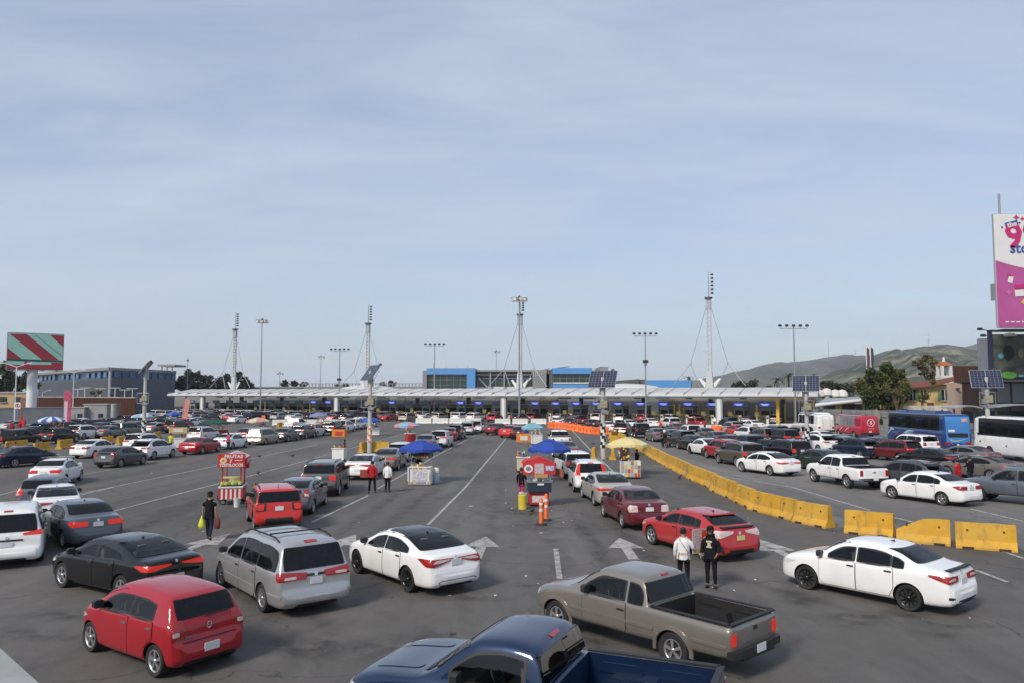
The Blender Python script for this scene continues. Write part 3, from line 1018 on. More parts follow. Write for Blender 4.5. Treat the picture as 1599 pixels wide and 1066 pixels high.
def ex_v(K, d, part):
 emblem(part, d, .97, .045)
 roof_rails(part, d, .75, 3.0, M_BLK, cross=(1.35, 2.4))
 side_molding(part, d, .52, PAINT['white'], 'paint', False)
 brake_strip(part, d, 1.685, .16, False, .022)
 part('rear_step', d.patch(MB(), rnd([(-.78, .36), (.78, .36), (.8, .385), (-.8, .385)], .01, 1), d.c_rear(), .016, M_CHROME, 2), lods=(0,))
 part('tailgate_garnish', d.patch(MB(), rnd([(-.45, .93), (.45, .93), (.45, .985), (-.45, .985)], .01, 1), d.c_rear(), .014, M_BLK, 2), lods=(0, 1))
V_GLASS=[(.42, 1.50), (1.56, 2.62), (2.70, 3.95)]
V_DOORS=[(1.52, 2.66, 1), (2.69, 3.80, 2)]
kit('minivan', d, V_GLASS, (1.09, 1.60), (1.14, 1.66), V_DOORS, [(-.40, .87), (.20, .87), (.25, 1.03), (.16, 1.08), (-.40, 1.02)], (0, .82), extras=ex_v, rim='seven', cat='minivan', handle_dz=.14, split_lamp=[(-.20, .90), (.02, .90), (.02, .96), (-.20, .96)])
def ex_v2(K, d, part):
 emblem(part, d, .93, .05);brake_strip(part, d, 1.685, .12, False)
 part('tailgate_garnish', d.patch(MB(), rnd([(-.42, .83), (.42, .83), (.42, .88), (-.42, .88)], .01, 1), d.c_rear(), .014, M_BLK, 2), lods=(0, 1))
kit('minivan_plain', d, V_GLASS, (1.09, 1.60), (1.14, 1.66), V_DOORS, [(-.26, .99), (.20, .98), (.25, 1.10), (.14, 1.13), (-.26, 1.04)], (0, .74), extras=ex_v2, rim='five', cat='minivan', mirror='paint')
T_SUV=[(0, .55), (.04, .68), (.08, .74), (.12, 1.0), (.16, 1.09), (.32, 1.40), (.42, 1.58), (.55, 1.64), (1.2, 1.685), (2.0, 1.69), (2.6, 1.62), (2.9, 1.5), (3.45, 1.14), (3.9, 1.05), (4.3, .93), (4.48, .78), (4.55, .55)]
B_SUV=[(0, .95), (.3, 1.09), (1.2, 1.07), (3.3, 1.02), (4.1, .9), (4.55, .65)]
H_SUV=[(0, .66), (.04, .78), (.1, .835), (.3, .88), (.8, .91), (3.4, .91), (4.0, .87), (4.3, .78), (4.48, .62), (4.55, .42)]
O_SUV=[(0, .42), (.1, .32), (.6, .27), (4.1, .25), (4.55, .38)]
d=Design(4.55, 1.82, 2.65, .93, .35, T_SUV, B_SUV, H_SUV, O_SUV, tumble=.29, tw=.22, edge=.11)
S_GLASS=[(.52, 1.05, .1, 0), (1.10, 1.98), (2.05, 3.35)]
S_DOORS=[(1.08, 2.0, 1), (2.03, 3.22, 2)]
def ex_su(K, d, part):
 emblem(part, d, .98, .05);brake_strip(part, d, 1.60, .14, False)
 roof_rails(part, d, .7, 2.5, M_BLK)
 spoiler(part, d, .26, .55, .60, 1.635, PAINT['white'], 'paint')
kit('suv', d, S_GLASS, (1.12, 1.56), (1.18, 1.58), S_DOORS, [(-.36, .96), (.14, .96), (.24, 1.10), (-.36, 1.08)], (0, .83), extras=ex_su, rim='five', cat='suv', valance=(.34, .5))
def ex_tall(K, d, part):
 emblem(part, d, .98, .05);brake_strip(part, d, 1.60, .16, True)
 roof_rails(part, d, .7, 2.5, M_CHROME)
kit('suv_tall_lamps', d, S_GLASS, (1.10, 1.57), (1.18, 1.58), S_DOORS, [(-.12, .98), (.12, .98), (.14, 1.1), (.20, 1.42), (.16, 1.56), (.07, 1.56), (-.02, 1.2)], (0, .88), extras=ex_tall, rim='seven', cat='suv', valance=(.34, .52), tailgate_glass_k=.90)
kit('suv_sloped', Design(4.55, 1.84, 2.65, .93, .35, [(0, .55), (.04, .68), (.08, .76), (.12, 1.0), (.18, 1.08), (.45, 1.32), (.75, 1.53), (1.0, 1.60), (1.5, 1.66), (2.1, 1.66), (2.6, 1.59), (2.9, 1.48), (3.45, 1.13), (3.9, 1.04), (4.3, .92), (4.48, .78), (4.55, .55)], B_SUV, H_SUV, O_SUV, tumble=.34, tw=.22), [(.78, 1.12, .1, 0), (1.17, 2.0), (2.07, 3.35)], (1.11, 1.52), (1.18, 1.56), [(1.12, 2.02, 1), (2.05, 3.22, 2)], [(-.36, .93), (.10, .93), (.30, 1.06), (-.30, 1.04)], (0, .80), extras=ex_su, rim='five', cat='suv', valance=(.34, .5))
T_BOX=[(0, .6), (.03, .72), (.06, .78), (.09, 1.03), (.12, 1.10), (.2, 1.38), (.27, 1.57), (.38, 1.63), (1.5, 1.68), (2.3, 1.66), (2.6, 1.56), (3.0, 1.20), (3.15, 1.12), (3.9, 1.03), (4.15, .92), (4.22, .75), (4.25, .55)]
B_BOX=[(0, 1.0), (.2, 1.1), (3.0, 1.07), (3.9, .97), (4.25, .7)]
H_BOX=[(0, .74), (.03, .82), (.1, .87), (.3, .9), (3.7, .9), (4.05, .84), (4.2, .7), (4.25, .55)]
O_BOX=[(0, .45), (.1, .34), (.6, .28), (3.9, .26), (4.25, .4)]
d=Design(4.25, 1.80, 2.57, .86, .355, T_BOX, B_BOX, H_BOX, O_BOX, tumble=.20, tw=.22)
def ex_b(K, d, part):
 for sg in(1, -1):part('lamp_surround', d.patch(MB(), rnd([(-.22, .84), (.11, .84), (.11, 1.14), (-.22, 1.14)], .05, 2), d.c_corner(sg, 30), .006, M_BLK, 3, .02), lods=(0, 1))
 emblem(part, d, 1.0, .035)
 roof_rails(part, d, .6, 2.35, M_BLK)
 part('roof_antenna', MB().cyl((.55-d.L/2, 0, 1.62), (.45-d.L/2, 0, 1.80), .01, M_BLK, n=5), lods=(0,))
X_GLASS=[(.30, .78, .05, 0), (.84, 1.66), (1.73, 2.92)]
X_DOORS=[(.82, 1.68, 1), (1.71, 2.82, 2)]
LX=[(-.15, .88), (.06, .88), (.06, 1.10), (-.15, 1.10)]
kit('box_suv', d, X_GLASS, (1.16, 1.55), (1.22, 1.56), X_DOORS, LX, (0, .93), lamp_ang=30, extras=ex_b, rim='five', cat='suv', valance=(.36, .6), tailgate_glass_k=.97, handle_dz=.14)
def scaled(base, kx, ky, kz):
 T, B, H, O=base
 return sc(T, kx, kz), sc(B, kx, kz), sc(H, kx, ky), sc(O, kx, kz)
kx, kz=1.13, 1.06
T2, B2, H2, O2=scaled((T_BOX, B_BOX, H_BOX, O_BOX), kx, 1.06, kz)
d=Design(4.80, 1.908, 2.85, .93, .37, T2, B2, H2, O2, tumble=.20, tw=.23)
def ex_big(K, d, part):
 brake_strip(part, d, 1.665, .14, False);roof_rails(part, d, .7, 2.6, M_BLK);emblem(part, d, 1.06, .05)
 part('rear_skid', d.patch(MB(), rnd([(-.75, .50), (.75, .50), (.75, .62), (-.75, .62)], .02, 2), d.c_rear(), .016, M_BLK, 3), lods=(0, 1))
kit('big_suv', d, [(a*kx, b*kx)for a, b, *_ in X_GLASS], (1.22, 1.63), (1.30, 1.65), [(a*kx, b*kx, i)for a, b, i in X_DOORS], [(-.20, .86), (.08, .86), (.10, 1.13), (-.16, 1.13)], (0, 1.0), lamp_ang=35, extras=ex_big, rim='five', cat='suv', handle_dz=.14)
def ex_jeep(K, d, part):
 mb=MB()
 mb.lathe([(.16, -.12), (.34, -.11), (.38, -.05), (.38, .05), (.34, .11), (.16, .12)], M_TYRE, n=20, axis='Y')
 me=mb.mesh('spare_wheel', 40);me.transform(Matrix.Translation((-d.L/2-.12, .1, 1.05))@Matrix.Rotation(R(90), 4, 'Z'))
 part('spare_wheel', me, lods=(0, 1))
kit('jeep', Design(4.25, 1.85, 2.57, .86, .40, sc(T_BOX, 1, 1.09), sc(B_BOX, 1, 1.09), H_BOX, sc(O_BOX, 1, 1.4), tumble=.10, tw=.26), X_GLASS, (1.26, 1.70), (1.34, 1.70), X_DOORS, LX, (-.5, .9), lamp_ang=30, extras=ex_jeep, rim='five', cat='suv')
T_FH=[(0, .55), (.03, .7), (.06, .78), (.1, .98), (.16, 1.06), (.3, 1.1), (.6, 1.24), (.95, 1.37), (1.5, 1.42), (2.2, 1.435), (2.6, 1.37), (3.3, 1.04), (3.8, .93), (4.2, .82), (4.42, .68), (4.5, .5)]
B_FH=[(0, .9), (.4, 1.0), (1.3, .97), (2.4, .93), (3.3, .89), (4.1, .78), (4.5, .55)]
H_FH=[(0, .66), (.04, .78), (.12, .84), (.4, .88), (1.0, .9), (3.3, .9), (3.9, .87), (4.25, .77), (4.43, .6), (4.5, .42)]
d=Design(4.5, 1.80, 2.70, .90, .33, T_FH, B_FH, H_FH, sc(O_FAST, 4.5/4.82), tumble=.40)
def ex_c(K, d, part):
 emblem(part, d, .90, .05);antenna(part, d, 1.35)
 spoiler(part, d, .10, .42, .64, 1.075, M_BLK)
 spoiler(part, d, .80, 1.05, .52, 1.37, PAINT['white'], 'paint')
 for sg in(1, -1):
  part('bumper_vent', d.patch(MB(), rnd([(-.16, .34), (.10, .36), (.16, .62), (-.02, .58)], .02, 2), d.c_corner(sg), .014, M_BLK, 3), lods=(0,))
kit('fast_hatch', d, [(1.0, 1.25, .1, 0), (1.29, 2.06), (2.13, 3.22)], (1.13, 1.37), (1.10, 1.40), [(1.20, 2.10, 1), (2.13, 3.16, 2)], [(-.36, .90), (.02, .78), (.16, .80), (.30, .98), (.12, 1.01), (-.36, .97)], (0, .76), extras=ex_c, rim='five', valance=(.26, .42), split_lamp=[(-.30, .90), (.0, .84), (.08, .94), (-.26, .95)], plate_m=M_PLATEY, glassm=M_GLASS2)
T_PR=[(0, .55), (.03, .7), (.06, .80), (.1, 1.02), (.16, 1.12), (.25, 1.17), (.6, 1.32), (1.0, 1.43), (1.6, 1.49), (2.2, 1.475), (2.7, 1.33), (3.4, 1.03), (3.8, .92), (4.2, .80), (4.40, .66), (4.46, .5)]
d=Design(4.46, 1.745, 2.70, .93, .315, T_PR, sc(B_FH, .99, 1.02), sc(H_FH, .99, .97), sc(O_FAST, 4.46/4.82), tumble=.36)
def ex_p(K, d, part):
 emblem(part, d, .93, .045)
 part('lower_rear_window', d.patch(MB(), rnd([(-.48, .98), (.48, .98), (.46, 1.10), (-.46, 1.10)], .03, 2), d.c_rear(), .012, M_GLASS, 3), lods=(0, 1))
kit('hybrid_hatch', d, [(1.0, 1.25, .1, 0), (1.29, 2.06), (2.13, 3.22)], (1.18, 1.42), (1.10, 1.42), [(1.20, 2.10, 1), (2.13, 3.16, 2)], [(-.14, .82), (.10, .82), (.14, 1.0), (.05, 1.12), (-.08, 1.10)], (0, .80), extras=ex_p, rim='ten', valance=(.26, .5), split_lamp=[(-.1, .85), (.06, .85), (.08, .98), (-.08, .98)])
d=Design(4.45, 1.70, 2.61, .90, .31, sc([(0, .52), (.03, .66), (.07, .72), (.10, .93), (.14, 1.03), (.26, 1.25), (.38, 1.40), (.5, 1.45)], 1, 1)+[(1.2, 1.49), (2.0, 1.49), (2.5, 1.43), (2.8, 1.31), (3.3, 1.02), (3.7, .94), (4.1, .84), (4.35, .68), (4.45, .5)], [(0, .85), (.3, .99), (2.4, .95), (3.3, .91), (4.0, .8), (4.45, .55)], sc(H_SEDAN, 4.45/4.63, .965), sc(O_SEDAN, 4.45/4.63), tumble=.30)
kit('wagon', d, [(.42, 1.20, .1, 0), (1.26, 2.05), (2.12, 3.2)], (1.04, 1.395), (1.06, 1.40), [(1.22, 2.08, 1), (2.10, 3.12, 2)], [(-.10, .76), (.10, .76), (.12, .9), (.04, 1.05), (-.06, 1.04)], (0, .80), rim='seven', extras=ex_p if False else None)
def rear_step(part, d, z, m, w):
 mb=MB()
 x0=-.13-d.L/2
 mb.prism([(x0, -.3), (x0+.035, -w+.05), (x0+.08, -w), (x0+.20, -w), (x0+.20, w), (x0+.08, w), (x0+.035, w-.05), (x0, .3)], z-.085, z+.055, m)
 mb.prism([(x0+.03, -.55), (x0+.2, -.6), (x0+.2, .6), (x0+.03, .55)], z-.15, z-.088, M_BLK)
 mb.box((x0-.008, 0, z), (.015, .5, .12), M_BLK)
 part('rear_bumper', mb, lods=(0, 1))
 part('licence_plate', MB().box((x0-.02, .0, z+.01), (.01, .31, .15), M_PLATE), lods=(0, 1))
 mb=MB().box((.0-d.L/2-.008, 0, 1.0), (.012, .1, .06), M_BLK)
def bed_walls(part, d, m, ribs=3, humps=True, m2=None):
 x0, x1, yw, zf=d.bed
 zt=d.top((x0+x1)/2)
 for sg in(1, -1):
  mb=MB()
  mb.box(((x0+x1)/2-d.L/2, sg*(yw+.045), zt+.012), (x1-x0+.05, .10, .024), m2 or m)
  part('bed_rail_cap', mb, lods=(0, 1))
  if humps:
   hb=MB()
   hb.prism([(d.xr-.42, 0), (d.xr+.42, 0), (d.xr+.34, .22), (d.xr-.34, .22)], 0, .2, m, fn=lambda a, b, h:(a-d.L/2, sg*(yw-.004-h), zf+b))
   me=hb.mesh('wheel_hump');recalc(me)
   part('wheel_hump', me, lods=(0,))
  for k in range(ribs):
   cx_=x0+(x1-x0)*(k+.5)/ribs
   rb=MB()
   zz=zf+.27
   w_=(x1-x0)/ribs*.40
   rb.prism(rnd([(-w_, zz), (w_, zz), (w_*.8, zt-.13), (-w_*.8, zt-.13)], .05, 2), 0, .03, m, fn=lambda a, b, h:(a+cx_-d.L/2, sg*(yw+.006-h), b))
   me=rb.mesh('bed_side_panel');recalc(me)
   part('bed_side_panel', me, lods=(0,))
 part('tailgate_cap', MB().box((x0-.045-d.L/2, 0, zt+.012), (.10, 2*yw+.1, .024), m2 or m), lods=(0, 1))
T_S10=[(0, 1.0), (.02, 1.03), (.06, 1.05), (1.84, 1.06), (1.88, 1.07), (1.93, 1.30), (2.0, 1.48), (2.12, 1.56), (2.6, 1.60), (3.15, 1.585), (3.42, 1.48), (3.95, 1.13), (4.1, 1.06), (4.6, 1.0), (5.0, .92), (5.12, .8), (5.18, .6)]
B_S10=[(0, .98), (1.9, 1.02), (3.9, 1.01), (4.6, .93), (5.18, .72)]
H_S10=[(0, .80), (.03, .84), (.1, .86), (4.6, .86), (4.95, .82), (5.1, .74), (5.18, .6)]
O_S10=[(0, .50), (.2, .42), (4.6, .36), (5.18, .42)]
d=Design(5.18, 1.72, 3.12, .78, .34, T_S10, B_S10, H_S10, O_S10, tumble=.26, bed=(.08, 1.80, .72, .62), tw=.23)
def ex_s10(K, d, part):
 rear_step(part, d, .55, M_BLK, .84);bed_walls(part, d, M_BED, 2, True)
 side_molding(part, d, .66, PAINT['white'], 'paint')
 part('high_brake_light', d.patch(MB(), rnd([(-.12, 1.515), (.12, 1.515), (.12, 1.545), (-.12, 1.545)], .01, 1), d.c_rear(), .016, M_TAIL, 2), lods=(0, 1))
 part('tailgate_handle', MB().box((-.02-d.L/2, 0, .90), (.02, .13, .07), M_BLK), lods=(0,))
kit('pickup_extended', d, [(2.02, 2.38), (2.48, 3.62)], (1.10, 1.47), (1.14, 1.50), [(2.42, 3.60, 1)], [(-.09, .68), (.05, .68), (.05, .90), (-.09, .90)], (0, .3), lamp_ang=30, extras=ex_s10, rim='five', bumper=False, cat='pickup truck', handle_dz=.15, tailgate_glass_k=.99, front_lamp=[(-.2, .72), (.12, .72), (.12, .84), (-.2, .84)], kr=.60)
T_FULL=[(0, 1.29), (.02, 1.33), (.06, 1.34), (2.42, 1.35), (2.46, 1.36), (2.5, 1.58), (2.57, 1.76), (2.7, 1.845), (3.1, 1.885), (3.5, 1.855), (3.75, 1.73), (4.2, 1.38), (4.38, 1.29), (5.1, 1.23), (5.45, 1.16), (5.6, 1.02), (5.66, .85), (5.7, .6)]
B_FULL=[(0, 1.25), (2.4, 1.28), (4.2, 1.24), (5.1, 1.14), (5.7, .85)]
H_FULL=[(0, .95), (.03, .99), (.1, 1.015), (5.1, 1.015), (5.45, .97), (5.62, .88), (5.7, .75)]
O_FULL=[(0, .60), (.2, .52), (5.0, .42), (5.7, .45)]
SH=lambda pts:[(p[0]-.34 if p[0]>1 else p[0], p[1])for p in pts]
T_FULL, B_FULL, H_FULL, O_FULL=SH(T_FULL), SH(B_FULL), SH(H_FULL), SH(O_FULL)
d=Design(5.36, 2.03, 3.04, 1.0, .39, T_FULL, B_FULL, H_FULL, O_FULL, tumble=.27, bed=(.09, 2.02, .84, .80), tw=.26)
def ex_full(K, d, part):
 rear_step(part, d, .66, M_CHROME, .98);bed_walls(part, d, PAINT['blue'], 2, True, M_BLK)
 part('high_brake_light', d.patch(MB(), rnd([(-.16, 1.80), (.16, 1.80), (.16, 1.835), (-.16, 1.835)], .01, 1), d.c_rear(), .018, M_TAIL, 2), lods=(0, 1))
 for yy in(-.50, .50):
  part('bonnet_ridge', d.patch(MB(), rnd([(4.16, yy-.10), (4.92, yy-.13), (4.92, yy+.13), (4.16, yy+.10)], .09, 3), d.c_top(), .006, PAINT['white'], 5, .012), lods=(0,), kind='paint')
 part('bonnet_gap', d.patch(MB(), rnd([(4.02, -.72), (4.035, -.72), (4.035, .72), (4.02, .72)], .003, 1), d.c_top(), .004, M_SEAM, 1), lods=(0,))
 part('wiper_cowl', d.patch(MB(), rnd([(3.86, -.74), (3.99, -.76), (3.99, .76), (3.86, .74)], .03, 2), d.c_top(), .010, M_BLK, 4), lods=(0,))
kit('pickup_full', d, [(2.40, 3.52)], (1.39, 1.74), (1.40, 1.76), [(2.34, 3.64, 0)], [(-.12, .82), (.06, .82), (.06, 1.22), (-.12, 1.22)], (0, .3), lamp_ang=30, extras=ex_full, rim='five', bumper=False, cat='pickup truck', handle_dz=.15, tailgate_glass_k=.985, front_lamp=[(-.26, .86), (.16, .86), (.2, 1.02), (-.2, 1.04)])
T_CREW=[(0, 1.17), (.02, 1.21), (.06, 1.22), (1.55, 1.23), (1.60, 1.24), (1.65, 1.46), (1.73, 1.66), (1.87, 1.75), (2.6, 1.79), (3.2, 1.765), (3.5, 1.65), (4.05, 1.26), (4.25, 1.17), (4.9, 1.1), (5.25, 1.0), (5.35, .85), (5.4, .6)]
B_CREW=[(0, 1.13), (1.6, 1.16), (4.0, 1.12), (4.9, 1.02), (5.4, .8)]
H_CREW=[(0, .87), (.03, .91), (.1, .94), (4.8, .94), (5.15, .89), (5.32, .8), (5.4, .65)]
O_CREW=[(0, .56), (.2, .48), (4.8, .4), (5.4, .44)]
d=Design(5.4, 1.88, 3.26, .95, .385, T_CREW, B_CREW, H_CREW, O_CREW, tumble=.27, bed=(.09, 1.50, .78, .72), tw=.25)
def ex_crew(K, d, part):
 rear_step(part, d, .62, M_CHROME, .90);bed_walls(part, d, M_BED, 2, True)
 part('high_brake_light', d.patch(MB(), rnd([(-.12, 1.70), (.12, 1.70), (.12, 1.73), (-.12, 1.73)], .01, 1), d.c_rear(), .016, M_TAIL, 2), lods=(0, 1))
 part('tailgate_emblem', MB().box((-.028-d.L/2, 0, .98), (.012, .14, .06), M_BLK), lods=(0, 1))
kit('pickup_crew', d, [(1.86, 2.62), (2.70, 3.76)], (1.27, 1.66), (1.28, 1.68), [(1.84, 2.64, 0), (2.67, 3.86, 1)], [(-.11, .78), (.05, .78), (.05, 1.10), (-.11, 1.10)], (0, .3), lamp_ang=30, extras=ex_crew, rim='five', bumper=False, cat='pickup truck', handle_dz=.15, tailgate_glass_k=.985)
NAME_OF.update(sedan='sedan_car', sedan_black_wheels='sedan_car', sedan_round_lamps='sedan_car', sedan_roof_rack='sedan_car', fast_sedan='sedan_car', fast_sedan_alloy='sedan_car', fast_sedan_chrome='sedan_car', hatchback='hatchback_car', minivan='minivan', minivan_plain='minivan', suv='suv_car', suv_tall_lamps='suv_car', suv_sloped='suv_car', box_suv='suv_car', big_suv='suv_car', jeep='offroad_car', fast_hatch='hatchback_car', hybrid_hatch='hatchback_car', wagon='estate_car', pickup_extended='pickup_truck', pickup_full='pickup_truck', pickup_crew='pickup_truck')
# ------------------------------------------------------------------ ground, plaza, markings
def asphalt(name, c1, c2, dark=0.55):
 m=bpy.data.materials.new(name);m.use_nodes=True
 nt=m.node_tree;N, L=nt.nodes.new, nt.links.new
 b=nt.nodes['Principled BSDF']
 b.inputs['Roughness'].default_value=0.82
 b.inputs['Specular IOR Level'].default_value=0.35
 tc=N('ShaderNodeTexCoord')
 def noise(scale, detail, st=(1, 1, 1), rough=.6, dist=0.0):
  mp=N('ShaderNodeMapping');mp.inputs['Scale'].default_value=st
  L(tc.outputs['Object'], mp.inputs[0])
  n=N('ShaderNodeTexNoise');n.inputs['Scale'].default_value=scale;n.inputs['Detail'].default_value=detail
  n.inputs['Roughness'].default_value=rough;n.inputs['Distortion'].default_value=dist
  L(mp.outputs[0], n.inputs['Vector'])
  return n.outputs['Fac']
 def ramp(v, a, b_, lo, hi):
  r=N('ShaderNodeMapRange');r.inputs['From Min'].default_value=a;r.inputs['From Max'].default_value=b_
  r.inputs['To Min'].default_value=lo;r.inputs['To Max'].default_value=hi
  L(v, r.inputs['Value']);return r.outputs[0]
 def mul(a, b_):
  x=N('ShaderNodeMath');x.operation='MULTIPLY';L(a, x.inputs[0]);L(b_, x.inputs[1]);return x.outputs[0]
 big=ramp(noise(.07, 4, (1, .6, 1), .5, .5), .36, .64, 0, 1)
 mixc=N('ShaderNodeMixRGB');mixc.inputs['Color1'].default_value=(*c1, 1);mixc.inputs['Color2'].default_value=(*c2, 1)
 L(big, mixc.inputs['Fac'])
 streak=ramp(noise(.55, 4, (1, .09, 1), .6), .35, .68, 1.10, .80)
 mid=ramp(noise(1.3, 6, (1, .7, 1), .65), .3, .7, .88, 1.10)
 fine=ramp(noise(38, 6, rough=.75), .25, .75, .66, 1.36)
 stain=ramp(noise(.42, 7, (1, .55, 1), .62, 1.2), .56, .72, 1.0, dark)
 blot=ramp(noise(2.1, 3, (1, 1, 1), .5, .4), .66, .78, 1.0, .72)
 mp=N('ShaderNodeMapping');mp.inputs['Scale'].default_value=(.16, .12, 1)
 nz=N('ShaderNodeTexNoise');nz.inputs['Scale'].default_value=.8;nz.inputs['Detail'].default_value=5
 L(tc.outputs['Object'], nz.inputs['Vector'])
 ad=N('ShaderNodeMixRGB');ad.blend_type='ADD';ad.inputs['Fac'].default_value=3.2
 L(tc.outputs['Object'], ad.inputs['Color1']);L(nz.outputs['Color'], ad.inputs['Color2'])
 L(ad.outputs[0], mp.inputs[0])
 vo=N('ShaderNodeTexVoronoi');vo.feature='DISTANCE_TO_EDGE';vo.inputs['Scale'].default_value=1.0
 L(mp.outputs[0], vo.inputs['Vector'])
 crack=ramp(vo.outputs['Distance'], .0015, .006, .55, 1.0)
 f=mul(mul(mul(streak, mid), mul(fine, stain)), mul(crack, blot))
 fin=N('ShaderNodeMixRGB');fin.blend_type='MULTIPLY';fin.inputs['Fac'].default_value=1
 L(mixc.outputs[0], fin.inputs['Color1']);L(f, fin.inputs['Color2'])
 L(fin.outputs[0], b.inputs['Base Color'])
 bp=N('ShaderNodeBump');bp.inputs['Strength'].default_value=.25;bp.inputs['Distance'].default_value=.01
 L(noise(60, 3), bp.inputs['Height']);L(bp.outputs[0], b.inputs['Normal'])
 rr=ramp(stain, dark, 1, .62, .86);L(rr, b.inputs['Roughness'])
 return m
M_ASPH=asphalt('worn_asphalt', (.097, .091, .085), (.138, .130, .122))
M_ASPH2=asphalt('grey_concrete_road', (.150, .142, .134), (.195, .185, .175), .7)
M_DIRT=mat('dry_ground', (.16, .14, .11), .95, var=.3, scale=.05)
def worn(name, col):
 m=mat(name, col, .75)
 nt=m.node_tree;N, L=nt.nodes.new, nt.links.new
 tc=N('ShaderNodeTexCoord');n=N('ShaderNodeTexNoise');n.inputs['Scale'].default_value=3.2;n.inputs['Detail'].default_value=9;n.inputs['Roughness'].default_value=.72
 L(tc.outputs['Object'], n.inputs['Vector'])
 cr=N('ShaderNodeValToRGB');cr.color_ramp.elements[0].position=.34;cr.color_ramp.elements[1].position=.56
 cr.color_ramp.elements[0].color=(.105, .10, .095, 1);cr.color_ramp.elements[1].color=(*col, 1)
 L(n.outputs['Fac'], cr.inputs[0]);L(cr.outputs[0], nt.nodes['Principled BSDF'].inputs['Base Color'])
 return m
M_LINE=worn('worn_white_road_paint', (.44, .43, .41))
M_CONC=mat('grey_concrete', (.36, .35, .33), .85, var=.18, scale=1.2, bump=.15, dirt=.35)
struct(MB().quad((-4200, -300, -.012), (4200, -300, -.012), (4200, 3900, -.012), (-4200, 3900, -.012), M_DIRT).build('ground'))
def sheet(name, poly, z, m):
 return struct(MB().add([(x, y, z)for x, y in poly], [tuple(range(len(poly)))], m).build(name))
sheet('plaza_pavement', [(-170, -15), (60, -15), (90, 60), (90, 330), (-170, 330)], -.004, M_ASPH)
BAR=[G(*p)for p in((1640, 862), (1440, 843), (1300, 823), (1180, 792), (1080, 745), (1010, 706), (985, 692))]
edge=[(p.x+.25, p.y)for p in BAR]
sheet('right_lanes_road', [(30, edge[0][1]-1.2)]+edge+[(11.9, 125), (90, 125), (90, edge[0][1]-6)], .0, M_ASPH2)
def strip(name, a, b, w, z=.004):
 a, b=Vector((a[0], a[1], 0)), Vector((b[0], b[1], 0))
 d=(b-a).normalized();s=Vector((-d.y, d.x, 0))*w/2
 n=max(1, int((b-a).length/2))
 vs, fs=[], []
 for i in range(n+1):
  p=a.lerp(b, i/n)+Vector((0, 0, z))
  j=.012*rng.uniform(-1, 1)
  vs+=[p-s*(1+j), p+s*(1+j)]
 for i in range(n):
  fs.append((2*i, 2*i+2, 2*i+3, 2*i+1))
 return struct(MB().add(vs, fs, M_LINE).build(name))
LINES=[((-10, 775), (107.5, 744)), ((107.5, 744), (175, 732.5)), ((20, 793), (150, 765)), ((150, 765), (310, 732.5)), ((118, 774), (178, 760)), ((178, 797), (319, 760)), ((319, 760), (400, 740)), ((400, 740), (560, 696)), ((310, 732.5), (400, 714)), ((400, 714), (495, 694)), ((175, 732.5), (240, 720)), ((487, 815), (575, 773)), ((590, 762), (627, 742)), ((627, 742), (679, 712)), ((679, 712), (750, 675)), ((560, 696), (640, 674)), ((668, 819), (727, 760)), ((727, 760), (790, 684)), ((868, 856), (874, 903)), ((890, 668), (925, 705)), ((925, 705), (975, 752)), ((1020, 726), (1237, 760)), ((1237, 760), (1358, 796)), ((1380, 803), (1440, 818)), ((1516, 794), (1640, 823)), ((1523, 889), (1573, 908)), ((1190, 715), (1290, 735)), ((1290, 735), (1400, 757)), ((1565, 860), (1625, 880)), ((293, 858), (240, 872))]
for a, b in LINES:
 A, B=G(*a), G(*b)
 strip('lane_line', A, B, .13 if a!=(868, 856)else.17)
def arrow(tip, tail, hw, hl, w=.16):
 A, B=G(*tip), G(*tail)
 d=(A-B).normalized();s=Vector((-d.y, d.x, 0))
 n=A-d*hl
 z=Vector((0, 0, .005))
 vs=[A+z, n+s*hw+z, n+s*w+z, B+s*w+z, B-s*w+z, n-s*w+z, n-s*hw+z]
 struct(MB().add(vs, [(0, 1, 2, 5, 6), (2, 3, 4, 5)], M_LINE).build('road_arrow'))
arrow((759, 837), (744, 871), .62, 1.9, .17)
arrow((967, 839), (990, 873), .62, 1.9, .17)
arrow((1180, 840), (1262, 884), .62, 2.2, .17)
arrow((556, 834), (520, 856), .62, 2.0, .17)
arrow((360, 832), (292, 858), .62, 2.2, .17)
